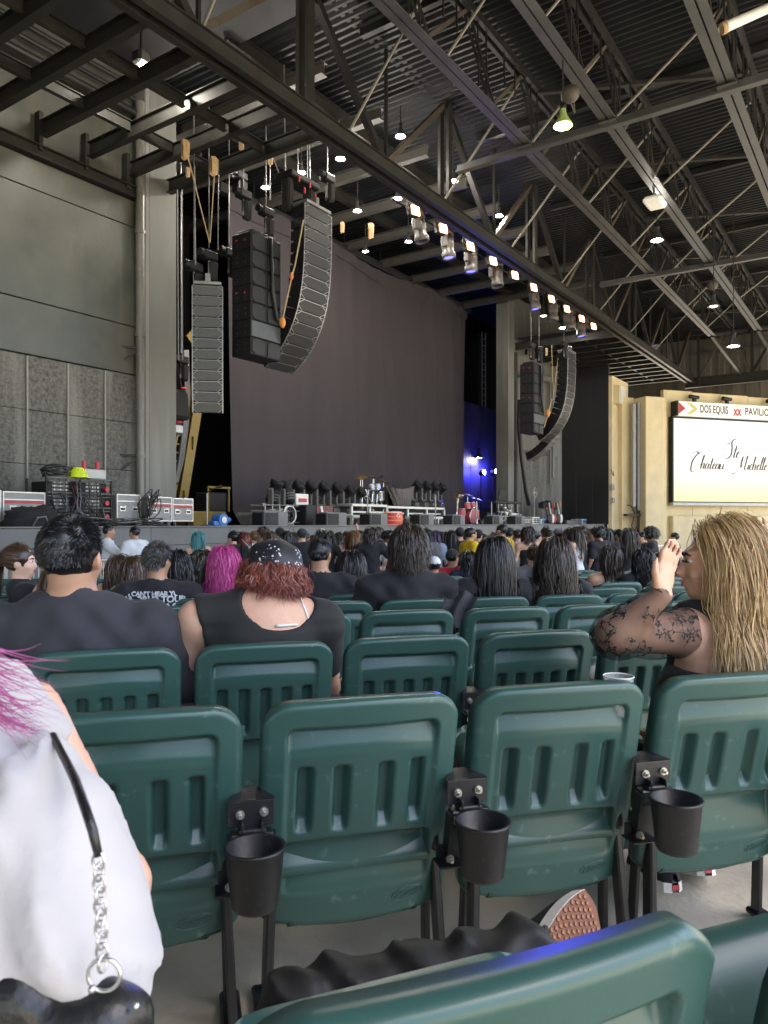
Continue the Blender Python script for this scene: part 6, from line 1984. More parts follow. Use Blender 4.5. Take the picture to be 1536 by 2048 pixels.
# woman with the bandana
f2, O2, yaw2 = sit('woman with dark red curls, patterned bandana and open-back black dress', 545, 1150, 2.95, 12, 1.86, wide=1.5, sk='light', top=None, hair=('bald', 'red'), nstr=0, res=.012, htilt=R(8), hpitch=R(-4), seed=5, fem=True,
                   J=dict(head=(.04, .11, .68), neck=(.02, .02, .60), shL=(-.222, .0, .525), shR=(.205, .0, .505), elL=(-.345, .03, .20), elR=(.25, .10, .25)))
def dressf(P):
    tp = f2['torso'] + [cone(f2['j']['shR'], f2['j']['shR'] + (f2['j']['elR'] - f2['j']['shR']) * .55, .078, .072), cone(f2['j']['shL'], f2['j']['shL'] + (f2['j']['elL'] - f2['j']['shL']) * .12, .078, .074)]
    d = sdf(tp, P) - .013 + folds(P, .0022, .8, 4)
    hole = prim_d(ell((.060, -.18, .640), (.138, .19, .105)), P)
    d = np.maximum(d, -hole)
    d = np.maximum(d, -(P[..., 0] + .215 + .25 * np.maximum(P[..., 2] - .50, 0)))
    d = np.maximum(d, -(np.sqrt(((P - f2['j']['neck'] - np.array((0, .04, .05))) ** 2).sum(-1)) - .085))
    seam = .005 * np.exp(-((P[..., 2] - .545) / .012) ** 2)
    return np.maximum(d + seam, .02 - P[..., 2])
lo, hi = bounds(f2['torso'] + f2['arms'], .03)
dr = link('dress', net_mesh(dressf, lo, hi, .011, 'dress'), mat('dress_jersey', (.022, .023, .022), .75, var=.1, scale=12, bump=.15, bscale=400, sheen=.05, spec=.25), f2['root'])
bt = [ell(f2['j']['waist'] + (0, 0, -.01), (.245, .188, .2))]
b = link('waist_belt', net_mesh(lambda P: np.maximum(np.abs(sdf(f2['torso'], P) - .016) - .006, np.maximum(np.abs(P[..., 2] - .470) - .022, np.abs(P[..., 0]) - .19)), lo, hi, .011, 'waist_belt'), mat('belt_grey', (.045, .043, .042), .6, var=.2), f2['root'])
MB().tube([(.03, -.212, .495), (.08, -.207, .495), (.08, -.207, .45), (.03, -.212, .45)], .005, 5, True).build('buckle', M_chrome, b)
def back_y(x, z, f, off=.018):
    P = np.column_stack([x, np.full(len(x), -.45), z]).astype(np.float32)
    for _ in range(40):
        P[:, 1] += np.maximum(sdf(f['torso'], P) - off, 0) * .9
    return P[:, 1]
zq = np.linspace(.54, .68, 9); xq = .175 - .35 * (zq - .54)
MB().tube(np.column_stack([xq, back_y(xq, zq, f2, .002), zq]), .0042, 6).build('bra_strap', M_white, f2['root'], True)
xq = np.linspace(.04, .12, 6); zq = np.full(6, .553)
MB().tube(np.column_stack([xq, back_y(xq, zq, f2, .003), zq]), .006, 6).build('garment_tag', M_white, f2['root'], True)
hc, hm, hs = f2['j']['head'], f2['hm'], f2['hs']
A = lambda v: hc + hm @ (np.array(v) * hs)
colh = f2['torso'] + [ell(A((0, -.014, .03)), np.array((.088, .108, .1)) * hs, hm)]
cap = net_mesh(lambda P: np.maximum(sdf([ell(A((0, -.02, .02)), np.array((.098, .118, .106)) * hs, hm), ell(A((-.06, -.055, -.055)), np.array((.055, .06, .05)), hm), ell(A((.07, -.05, -.06)), np.array((.05, .055, .05)), hm)], P, .03) + .004 * (np.sin(P[..., 0] * 90) + np.sin(P[..., 2] * 100 + P[..., 0] * 30)), -prim_d(ell(A((0, .12, -.03)), np.array((.09, .08, .12)), hm), P)), hc - .2, hc + .2, .012, 'hair')
lowr = lambda d: (d[:, 2] < .22) & (d[:, 2] > -.75) & (d[:, 1] < .35)
pt = [strands(3600, hc, hm, hs, colh, .15, 12, .0022, 21, (.006, .038), .20, (.014, 50), .62, 110, radii=(.094, .114, .10), jitter=.3, region=lowr),
      strands(800, hc, hm, hs, colh, .11, 10, .003, 22, (.02, .045), .12, (.014, 60), .7, 50, radii=(.098, .118, .10), jitter=.4, region=lowr)]
hair_object(f2['root'], pt, HM['red'], cap=cap)
# bandana: black cloth with a white vine print
mbn = bpy.data.materials.new('bandana_print'); mbn.use_nodes = True
t_ = mbn.node_tree; b_ = t_.nodes['Principled BSDF']; b_.inputs['Roughness'].default_value = .55
tc_ = t_.nodes.new('ShaderNodeTexCoord'); vo_ = t_.nodes.new('ShaderNodeTexVoronoi'); vo_.inputs['Scale'].default_value = 75
no_ = t_.nodes.new('ShaderNodeTexNoise'); no_.inputs['Scale'].default_value = 16
m1_ = t_.nodes.new('ShaderNodeMath'); m1_.operation = 'LESS_THAN'; m1_.inputs[1].default_value = .30
m2_ = t_.nodes.new('ShaderNodeMath'); m2_.operation = 'GREATER_THAN'; m2_.inputs[1].default_value = .52
m3_ = t_.nodes.new('ShaderNodeMath'); m3_.operation = 'MULTIPLY'
mx_ = t_.nodes.new('ShaderNodeMix'); mx_.data_type = 'RGBA'; mx_.inputs[6].default_value = (.012, .012, .016, 1); mx_.inputs[7].default_value = (.62, .62, .66, 1)
for n_ in (vo_, no_): t_.links.new(tc_.outputs['Object'], n_.inputs['Vector'])
t_.links.new(vo_.outputs['Distance'], m1_.inputs[0]); t_.links.new(no_.outputs['Fac'], m2_.inputs[0])
t_.links.new(m1_.outputs[0], m3_.inputs[0]); t_.links.new(m2_.outputs[0], m3_.inputs[1]); t_.links.new(m3_.outputs[0], mx_.inputs[0]); t_.links.new(mx_.outputs[2], b_.inputs['Base Color'])
n_up = hm @ np.array((0, -.22, 1.0)); n_up /= np.linalg.norm(n_up)
def bandf(P):
    d = prim_d(ell(A((0, -.016, .034)), np.array((.112, .131, .106)) * hs, hm), P) + folds(P, .004, 1.4, 2)
    return np.maximum(d, -((P - A((0, -.04, .018))) @ n_up))
bn = link('bandana', net_mesh(bandf, hc - .2, hc + .2, .009, 'bandana'), mbn, f2['root'])
V = [[A((.072 + .02 * t, -.085 - .03 * math.sin(t * 2) - .01 * w_, -.005 - .10 * t)) + hm @ np.array((w_ * .018 * (1 - .3 * t), 0, 0)) for w_ in (-1, 0, 1)] for t in np.linspace(0, 1, 7)]
MB().grid(V).grid([[q + np.array((0, -.004, 0)) for q in r_] for r_ in V], True).build('knot_tail', mat('blue_grey_satin', (.22, .26, .33), .35, var=.2), bn, True)
MB().tube([f2['j']['neck'] + np.array((-.045, -.075, .035)), f2['j']['neck'] + np.array((-.02, -.085, .06)), f2['j']['neck'] + np.array((.005, -.085, .015))], np.array((.014, .02, .008)), 7).build('neck_scarf_end', mbn, bn, True)

# long-haired man and the two women beside him
sit('man with layered dark hair and black t-shirt in the fifth row, centre', 818, 1100, 4.85, 14, 1.92, wide=1.36, sk='tan', top=('tee', 'black'), hair=('shag', 'darkbrown'), nstr=4200, res=.017, seed=8, hyaw=R(-6), hairlen=.125, J=dict(head=(0, .0, .755), shL=(-.215, -.01, .52), shR=(.215, -.01, .52)))
sit('woman with very long straight black hair in the fifth row', 987, 1112, 5.05, 14, 1.82, wide=1.15, sk='light', top=('tee', 'black'), hair=('long', 'black'), nstr=3600, res=.018, seed=9, hairlen=.62, fem=True, hyaw=R(8))
sit('woman with very long wavy black hair beside the straight-haired one', 1109, 1116, 5.2, 14, 1.82, wide=1.25, sk='light', top=('tee', 'black'), hair=('wavy', 'darkbrown'), nstr=3600, res=.018, seed=10, hairlen=.62, fem=True, hyaw=R(-8))

# man with printed t-shirt
f3, O3, y3 = sit('man with grey-black hair and black tour t-shirt with white back print', 315, 1122, 5.4, 10, 1.88, wide=1.3, sk='tan', top=('tee', 'black'), hair=('short', 'grey'), nstr=1500, res=.016, seed=12, hyaw=R(-22), hairlen=.05)
M_print = mat('shirt_print', (.55, .56, .58), .8, var=.35, scale=50)
for i, (tx, sz, zz) in enumerate((("I CAN'T HEAR YOU", .046, .590), ('WORLD TOUR', .064, .545), ('DALLAS', .09, .475))):
    me = text_mesh(tx, sz, 0, .0, .0022, .95)
    v = np.array([q.co[:] for q in me.vertices])
    x = v[:, 0]; z = v[:, 1] + zz
    P = np.column_stack([x, back_y(x, z, f3) - .002, z])
    me.vertices.foreach_set('co', P.reshape(-1)); me.update()
    link('shirt_print', me, M_print, f3['shirt'])
# others in the stands, left to right
sit('laughing woman with brown ponytail turned to the right, left edge', 42, 1126, 5.5, -62, 1.66, wide=1.0, sk='pale', top=('tee', 'black'), hair=('pony', 'brown'), nstr=900, res=.016, seed=13, hyaw=R(-24), fem=True, hairlen=.30)
sit('person in black behind the big man with one pale arm raised', 120, 1150, 5.2, 10, 1.66, wide=1.05, sk='pale', top=('tee', 'black'), hair=('long', 'brown'), nstr=150, res=.02, seed=14, fem=True, J=dict(elL=(-.30, .0, .44), wrL=(-.16, .03, .66)))
sit('woman with long wavy brown hair, left one of the two below the security men', 238, 1136, 7.4, 10, 1.62, wide=.95, sk='light', top=('tank', 'black'), hair=('wavy', 'brown'), nstr=650, res=.022, seed=15, hairlen=.45, fem=True)
sit('woman with long wavy brown hair, right one of the two below the security men', 268, 1139, 7.1, 8, 1.62, wide=.95, sk='light', top=('tank', 'black'), hair=('wavy', 'brown'), nstr=700, res=.022, seed=16, hairlen=.47, fem=True)
sit('woman with wavy black hair beside the printed t-shirt', 352, 1134, 5.7, 5, 1.62, wide=.95, sk='light', top=('tank', 'black'), hair=('wavy', 'black'), nstr=800, res=.02, seed=17, hairlen=.40, fem=True, hyaw=R(-15))
sit('person with curly dark brown hair in black left of the pink hair', 405, 1128, 7.4, 10, 1.66, wide=1.1, sk='light', top=('tee', 'black'), hair=('curlylong', 'darkbrown'), nstr=800, res=.022, seed=18, hairlen=.26, fem=True)
sit('woman with bright pink shoulder-length hair', 450, 1130, 5.6, 8, 1.66, wide=1.1, sk='light', top=('tee', 'black'), hair=('wavy', 'pink'), nstr=1500, res=.018, seed=19, hairlen=.34, fem=True, hyaw=R(-8), headscale=1.08)
sit('bare-armed woman with dark hair behind the pink hair', 424, 1152, 6.4, 8, 1.62, wide=1.1, sk='light', top=('tank', 'black'), hair=('long', 'darkbrown'), nstr=300, res=.022, seed=20, fem=True, hairlen=.25)
sit('man with cropped hair, glasses and black t-shirt right of the bandana', 640, 1110, 5.7, 8, 1.80, wide=1.32, sk='tan', top=('tee', 'black'), hair=('fade', 'black'), nstr=1200, res=.017, seed=21, hyaw=R(-22), hairlen=.02)
sit('woman with long wavy black hair beside the cropped-hair man', 702, 1134, 5.9, 12, 1.62, wide=1.05, sk='light', top=('tee', 'black'), hair=('wavy', 'black'), nstr=1300, res=.019, seed=22, hairlen=.46, fem=True)
sit('man in red t-shirt and black cap near the barrier', 905, 1116, 10.6, 5, 1.74, wide=1.2, sk='tan', top=('tee', 'red'), hair=('short', 'black'), nstr=80, res=.024, seed=23, hyaw=R(-40), hat=('cap', 'black'))
sit('dark-haired person seated right of the red t-shirt', 936, 1120, 10.4, 5, 1.66, wide=1.0, sk='light', top=('tee', 'navy'), hair=('bob', 'black'), nstr=250, res=.026, seed=24, fem=True)
sit('person in white t-shirt half hidden right of the layered hair', 868, 1132, 9.6, 5, 1.66, wide=1.1, sk='tan', top=('tee', 'white'), hair=('short', 'black'), nstr=80, res=.026, seed=25, hat=('cap', 'white'))
sit('woman with red-dyed hair half hidden left of the layered hair', 795, 1128, 9.2, 5, 1.64, wide=1.0, sk='light', top=('tee', 'black'), hair=('wavy', 'redblack'), nstr=300, res=.026, seed=26, fem=True)
sit('woman with a long braid and grey t-shirt between the long-haired women', 1066, 1112, 9.2, 10, 1.62, wide=1.0, sk='light', top=('tee', 'grey'), hair=('braid', 'brown'), nstr=300, res=.024, seed=27, fem=True, hairlen=.3)
sit('woman with dark bob and bare strapped back', 1221, 1118, 8.0, 12, 1.66, wide=1.15, sk='tan', top=('tank', 'black'), hair=('bob', 'darkbrown'), nstr=800, res=.022, seed=28, fem=True, hairlen=.25)
sit('woman with long curly black hair right of the bare strapped back', 1286, 1122, 7.9, 14, 1.66, wide=1.0, sk='light', top=('tee', 'black'), hair=('curlylong', 'black'), nstr=1100, res=.021, seed=29, fem=True, hairlen=.36)
sit('person with sunglasses half hidden behind the blonde woman', 1315, 1124, 9.5, 30, 1.66, wide=1.0, sk='brown', top=('tee', 'white'), hair=('short', 'darkbrown'), nstr=100, res=.026, seed=30)

# blonde woman, right foreground
Hb, zb_ = 1.88, 2.40
yb = seatyaw(38)
hl = np.array((0, .012, .775)) * (Hb / 1.75)
Ob = C(1436, 1130, zb_) - rotz(yb - R(90)) @ hl
tl_ = lambda px, py, z: tolocal(C(px, py, z), Ob, yb) / (Hb / 1.75)
JB = dict(head=(0, .012, .775), shL=tl_(1382, 1266, 2.36), elL=tl_(1232, 1268, 2.24), wrL=tl_(1324, 1190, 2.19))
def bl_hand():
    w_ = np.array(JB['wrL']) * (Hb / 1.75)
    d = tolocal(C(1340, 1080, 2.22), Ob, yb) - w_
    t = tolocal(C(1250, 1120, 2.1), Ob, yb) - w_
    return hand_prims(w_, d, t, 1.05, .25)
fb = figure('blonde woman in black lace top with raised arm, right foreground', Ob, yb, Hb, 'sit', wide=1.22, sk='light', top=('tank', 'black'), hair=('bald', 'blonde'), nstr=0, res=.0105, hyaw=R(38), J=JB, fem=True, seed=31, armw=1.12, group='people sitting in the green chairs', handover={'L': bl_hand})
hc, hm, hs = fb['j']['head'], fb['hm'], fb['hs']
A = lambda v: hc + hm @ (np.array(v) * hs)
capc = ell(A((0, -.022, .034)), np.array((.086, .104, .098)) * hs, hm)
faceb = ell(A((0, .120, -.045)), np.array((.13, .098, .132)) * hs, hm)
cap = net_mesh(lambda P: np.maximum(np.maximum(prim_d(capc, P), -prim_d(faceb, P)), -((P - A((0, 0, -.07))) @ UP)), hc - .2, hc + .2, .010, 'hair')
colb = fb['torso'] + fb['arms'][:1] + [ell(A((0, -.018, .032)), np.array((.088, .106, .10)) * hs, hm), cone(fb['j']['neck'], hc, .06, .055)]
back = hm @ np.array((0, -1.0, 0))
inib = lambda D, nr, M_: (np.array((0, 0, -.75)) + back * .75) - nr * (nr @ (np.array((0, 0, -.75)) + back * .75))[:, None] * .9 + (M_ @ np.array((1.0, 0, 0)))[None] * np.sign(D[:, :1]) * .22
regb = lambda d: (d[:, 2] > -.55) & ~((d[:, 1] > .20) & (d[:, 2] < .72)) & ~((d[:, 1] > -.25) & (d[:, 2] < .15)) & ~((d[:, 1] > .75))
pb_ = [strands(8600, hc, hm, hs, colb, .74, 17, .0018, 41, (.004, .045), .40, (.0065, 24), .18, 300, region=regb, init=inib, radii=(.086, .106, .100), cen=(0, -.02, .032), lenvar=.3),
       strands(300, hc, hm, hs, colb, .70, 22, .0022, 42, (.02, .06), .34, (.010, 22), .15, 120, region=regb, init=inib, radii=(.090, .108, .102), cen=(0, -.02, .032), lenvar=.4, jitter=.3)]
rgl = lambda d: (d[:, 0] < -.2) & (d[:, 1] < .05) & (d[:, 1] > -.75) & (d[:, 2] > -.35) & (d[:, 2] < .6)
lft = rotz(yb - R(90)).T @ (-RT)
inil = lambda D, nr, M_: np.array((0, 0, -.9)) + back * .25 + lft * .75 + nr * .3
pb_.append(strands(700, hc, hm, hs, colb, .70, 18, .0020, 43, (.006, .05), .34, (.008, 24), .55, 26, region=rgl, init=inil, radii=(.090, .108, .102), cen=(0, -.02, .032), lenvar=.35, keep=.9))
hair_object(fb['root'], pb_, HM['blonde'], cap=cap)
# sheer sleeve with black flower lace
ml = bpy.data.materials.new('black_lace'); ml.use_nodes = True
t_ = ml.node_tree; N_, L_ = t_.nodes, t_.links
b_ = N_['Principled BSDF']; b_.inputs['Base Color'].default_value = (.006, .006, .007, 1); b_.inputs['Roughness'].default_value = .8
tc_ = N_.new('ShaderNodeTexCoord')
n1_ = N_.new('ShaderNodeTexNoise'); n1_.inputs['Scale'].default_value = 13; n1_.inputs['Detail'].default_value = 1
v1_ = N_.new('ShaderNodeTexVoronoi'); v1_.inputs['Scale'].default_value = 95
w1_ = N_.new('ShaderNodeTexNoise'); w1_.inputs['Scale'].default_value = 60; w1_.inputs['Detail'].default_value = 3
for q in (n1_, v1_, w1_): L_.new(tc_.outputs['Object'], q.inputs['Vector'])
e1_ = N_.new('ShaderNodeTexVoronoi'); e1_.feature = 'DISTANCE_TO_EDGE'; e1_.inputs['Scale'].default_value = 30
L_.new(tc_.outputs['Object'], e1_.inputs['Vector'])
def mth(op, x, v):
    q = N_.new('ShaderNodeMath'); q.operation = op
    L_.new(x, q.inputs[0])
    if isinstance(v, float): q.inputs[1].default_value = v
    else: L_.new(v, q.inputs[1])
    return q.outputs[0]
leaf = mth('MULTIPLY', mth('LESS_THAN', v1_.outputs['Distance'], .42), mth('LESS_THAN', e1_.outputs['Distance'], .16))
stem = mth('LESS_THAN', e1_.outputs['Distance'], .03)
g5_ = mth('MULTIPLY', mth('MAXIMUM', leaf, stem), mth('GREATER_THAN', n1_.outputs['Fac'], .50))
mr_ = N_.new('ShaderNodeMapRange'); mr_.inputs['To Min'].default_value = .42; mr_.inputs['To Max'].default_value = 1.0
L_.new(g5_, mr_.inputs['Value']); L_.new(mr_.outputs[0], b_.inputs['Alpha'])
aw = 1.22 ** .75 * .9 * 1.12
for c in 'LR':
    a, e, w_ = fb['j']['sh' + c], fb['j']['el' + c], fb['j']['wr' + c]
    slv = [cone(a, e, .071 * aw, .062 * aw), cone(e, e + (w_ - e) * .93, .060 * aw, .040)]
    l2, h2 = bounds(slv, .03)
    link('lace_sleeve', net_mesh(lambda P: sdf(slv, P, .02) + folds(P, .0035, 1.3, 6), l2, h2, .010, 'lace_sleeve'), ml, fb['root'])
# eyelashes and ring
MB().tube([A((-.050, .090, .010)), A((-.042, .106, .012)), A((-.028, .110, .013))], np.array((.002, .004, .002)), 5).build('eyelash', M_brow, fb['root'])

# woman in the white blouse, left foreground: only shoulder, sleeve, leg and hair are in the picture
Ow = C(-120, 1900, .66)
wl2 = lambda px, py, z: C(px, py, z) - Ow
arm = [cone(wl2(-60, 1580, .63), wl2(110, 1860, .62), .042, .038), cone(wl2(110, 1860, .62), wl2(40, 2110, .74), .036, .028)]
farm = [cone(wl2(60, 1420, .80), wl2(240, 1770, .78), .032, .028), cone(wl2(240, 1770, .78), wl2(90, 2140, .95), .028, .024)]
tors = [ell(wl2(-230, 1760, .70), (.16, .16, .22)), ell(wl2(-230, 2100, .72), (.17, .16, .18)), cone(wl2(-360, 1520, .70), wl2(-60, 1580, .66), .055, .05)]
hcw = wl2(-520, 1230, .70)
hmw = rotz(YAW - R(90) + R(-5))
hdw = headprims(hcw, hmw, 1.0)
lgw = [cone(wl2(-150, 2260, .82), wl2(-60, 2290, 1.3), .085, .06), cone(wl2(-60, 2290, 1.3), wl2(-60, 2540, 1.28), .055, .04), cone(wl2(-250, 2260, .85), wl2(-200, 2300, 1.3), .085, .06), cone(wl2(-200, 2300, 1.3), wl2(-200, 2560, 1.28), .055, .04)]
bdy = arm + farm + tors + hdw + lgw + [cone(wl2(-230, 1450, .69), hcw, .06, .055)] + hand_prims(wl2(40, 2110, .74), wl2(0, 2200, .8) - wl2(40, 2110, .74), (1, 0, 0), .95, .5) + hand_prims(wl2(90, 2140, .95), wl2(60, 2260, 1.0) - wl2(90, 2140, .95), (1, 0, 0), .95, .5)
lo, hi = bounds(bdy, .04)
pw = link('person', net_mesh(lambda P: sdf(bdy, P, .02), lo, hi, .012, 'person'), SK['light'])
pw.location = tuple(Ow)
tag(pw, 'woman in white blouse with pink hair, cut by the left picture edge', 'person', 'people sitting in the green chairs')
blo = [cone(wl2(-60, 1575, .63), wl2(45, 1690, .62), .055, .066), cone(wl2(45, 1690, .62), wl2(112, 1850, .61), .066, .070), cone(wl2(112, 1850, .61), wl2(165, 1935, .61), .068, .046), cone(wl2(100, 1870, .61), wl2(-40, 1930, .66), .062, .05)] + [ell(q[1], q[2] + .015) for q in tors[:2]] + [cone(wl2(-360, 1520, .70), wl2(-60, 1580, .65), .07, .057)]
lo, hi = bounds(blo, .04)
def blf(P):
    d = sdf(blo, P, .04)
    al = wl2(165, 1935, .61) - wl2(-60, 1575, .63); al = (al / np.linalg.norm(al)).astype(np.float32)
    ac = np.cross(al, FW).astype(np.float32)
    s_, c_, f_ = P @ al, P @ ac, P @ FW.astype(np.float32)
    d = d + .0062 * np.sin(c_ * 190 + f_ * 60 + 2.0 * np.sin(s_ * 34)) * (.45 + .55 * np.sin(s_ * 21 + c_ * 25))
    d = d + .0095 * np.sin(c_ * 88 + s_ * 30 + 1.5 * np.sin(s_ * 19 + 1)) * np.sin(s_ * 14 + .5)
    return d + .0022 * np.sin(c_ * 380 + s_ * 90 + 2 * np.sin(s_ * 60)) * np.sin(s_ * 33 + c_ * 40)
link('blouse', net_mesh(blf, lo, hi, .0072, 'blouse'), mat('white_blouse', (.40, .39, .405), .75, var=.04, scale=6, bump=.12, bscale=500, sheen=.3), pw)
tro = [cone(q[1], q[2], q[3] + .014, q[4] + .014) for q in lgw]
lo, hi = bounds(tro, .04)
link('trousers', net_mesh(lambda P: sdf(tro, P, .02) + folds(P, .004, 1.2, 3), lo, hi, .012, 'trousers'), mat('black_trousers', (.008, .008, .008), .6, var=.2, scale=10, bump=.2, bscale=400), pw)
jb = thing('black_garment', 'crumpled black garment lying over the seat of the nearest chair', 'garment', C(820, 1960, 1.02))
bq = [cone(C(600, 2005, .98) - Ow, C(820, 1975, 1.02) - Ow, .044, .052), cone(C(820, 1975, 1.02) - Ow, C(1030, 1925, 1.06) - Ow, .050, .054), cone(C(1030, 1925, 1.06) - Ow, C(1085, 1945, 1.10) - Ow, .050, .042), cone(C(560, 2010, .97) - Ow, C(640, 2000, 1.0) - Ow, .026, .045), ell(C(930, 1960, 1.10) - Ow, (.14, .09, .045), rotz(YAW - R(90)))]
lo, hi = bounds(bq, .04)
gx = (C(1085, 1895, 1.07) - C(560, 2000, .97)); gx = (gx / np.linalg.norm(gx)).astype(np.float32)
def gbf(P):
    t, z, f_ = P @ gx, P[..., 2], P @ FW.astype(np.float32)
    d = sdf(bq, P, .03)
    d = d + .012 * np.abs(np.sin(t * 30 + 9 * f_ + 1.6 * np.sin(z * 28))) - .006
    return d + .005 * np.sin(t * 85 - z * 60 + 2 * np.sin(f_ * 40)) * np.sin(t * 23 + z * 31)
o_ = link('garment', net_mesh(gbf, lo, hi, .0062, 'garment'), MATS['black_trousers'], jb)
o_.location = tuple(Ow)
th = np.linspace(0, 2 * math.pi, 22, endpoint=False)
MB().tube(C(1088, 1935, 1.095) + np.outer(np.cos(th) * .05, (FW * .8 + RT * .25)) + np.outer(np.sin(th) * .052, UP), .006, 6, True).build('cuff_seam', MATS['black_trousers'], jb, True)
rgp = lambda d: (d[:, 2] > -.5) & (d[:, 1] < .3)
pp = [strands(1300, hcw, hmw, 1.0, bdy[:0] + tors + arm[:1] + [ell(hcw, (.09, .11, .1), hmw)], .26, 14, .0016, 51, (.006, .05), .36, (.008, 30), .35, 120, region=rgp, jitter=.3, lenvar=.4)]
cap = net_mesh(lambda P: np.maximum(prim_d(ell(hcw, (.092, .112, .106), hmw), P), -prim_d(ell(hcw + hmw @ np.array((0, .12, -.03)), (.09, .08, .12), hmw), P)), hcw - .2, hcw + .2, .013, 'hair')
hair_object(pw, pp, HM['orchid'], cap=cap)
# loose pink wisps blowing into the picture
rg = np.random.default_rng(9)
mbw = []
for k in range(110):
    a = wl2(-40 + 30 * rg.random(), 1290 + 150 * rg.random() ** .7, .60 + .08 * rg.random())
    v = np.array(RT) * (.03 + .035 * rg.random()) + UP * rg.normal() * .012
    p0, p1, p2 = a, a + v * .6 + UP * (-.012 - .01 * rg.random()), a + v + UP * (-.02 * rg.random() + .008 * rg.normal()) - UP * .012
    mbw.append((p0, p1, p2))
V = []; Q = []
for p0, p1, p2 in mbw:
    for t in np.linspace(0, 1, 7):
        c_ = (1 - t) ** 2 * p0 + 2 * t * (1 - t) * p1 + t * t * p2
        w_ = .0005 * (1.1 - t)
        V += [c_ + UP * w_, c_ - UP * w_]
    b0 = len(V) - 14
    Q += [(b0 + 2 * i, b0 + 2 * i + 1, b0 + 2 * i + 3, b0 + 2 * i + 2) for i in range(6)]
hair_object(pw, [(np.array(V), np.array(Q), np.repeat(rg.random(110), 14))], HM['orchid'], name='hair_wisps')
# bracelet beads, strap, chain and purse
be = thing('bead_bracelet', 'purple and green beads on the forearm beside the white blouse', 'bracelet', C(150, 1527, .775))
MB().ellipsoid(C(146, 1530, .755), (.006, .006, .006)).build('bead', mat('purple_bead', (.25, .03, .45), .3), be, True)
MB().ellipsoid(C(153, 1522, .758), (.005, .005, .005)).build('bead', mat('green_bead', (.10, .60, .12), .3), be, True)
pu = thing('handbag', 'small black leather handbag on a chain, bottom left', 'handbag', C(190, 2000, .56))
M_lea = mat('black_leather', (.012, .012, .012), .3, var=.2, scale=14, bump=.25, bscale=120)
bgp = [ell(C(185, 2020, .555) - Ow, (.042, .030, .024), rotz(YAW - R(90))), ell(C(240, 2030, .56) - Ow, (.020, .022, .020)), ell(C(150, 2050, .555) - Ow, (.035, .03, .03)), ell(C(50, 2010, .56) - Ow, (.05, .035, .045), rotz(YAW - R(90)))]
lo, hi = bounds(bgp, .02)
o_ = link('bag_body', net_mesh(lambda P: sdf(bgp, P, .012) + folds(P, .0025, 2.5, 1), lo, hi, .005, 'bag_body'), M_lea, pu)
o_.location = tuple(Ow - 0)
o_.matrix_parent_inverse = Matrix.Translation(-Vector(ROOTLOC[pu.name]))
MB().tube([C(105, 1470, .64), C(150, 1560, .575), C(168, 1610, .545), C(185, 1660, .53), C(197, 1712, .53)], np.array((.003, .0036, .0036, .0036, .003)), 7).build('strap', M_lea, pu, True)
for k in range(10):
    t = k / 9
    c_ = C(197 + 8 * t, 1722 + 205 * t, .53 + .004 * math.sin(k))
    M_ = rotz(YAW + (k % 2) * 1.2)
    th = np.linspace(0, 2 * math.pi, 14, endpoint=False)
    MB().tube(c_ + np.outer(np.cos(th) * .0042, M_ @ np.array((0, 1.0, 0))) + np.outer(np.sin(th) * .0062, UP), .0011, 5, True).build('chain_link', M_chrome, pu, True)
th = np.linspace(0, 2 * math.pi, 26, endpoint=False)
MB().tube(C(208, 1950, .53) + np.outer(np.cos(th) * .0115, RT) + np.outer(np.sin(th) * .0115, UP), .0015, 6, True).build('ring', M_chrome, pu, True)
MB().ellipsoid(C(184, 1978, .525), (.003, .003, .003)).ellipsoid(C(272, 2012, .54), (.0025, .0025, .0025)).build('stud', M_chrome, pu, True)

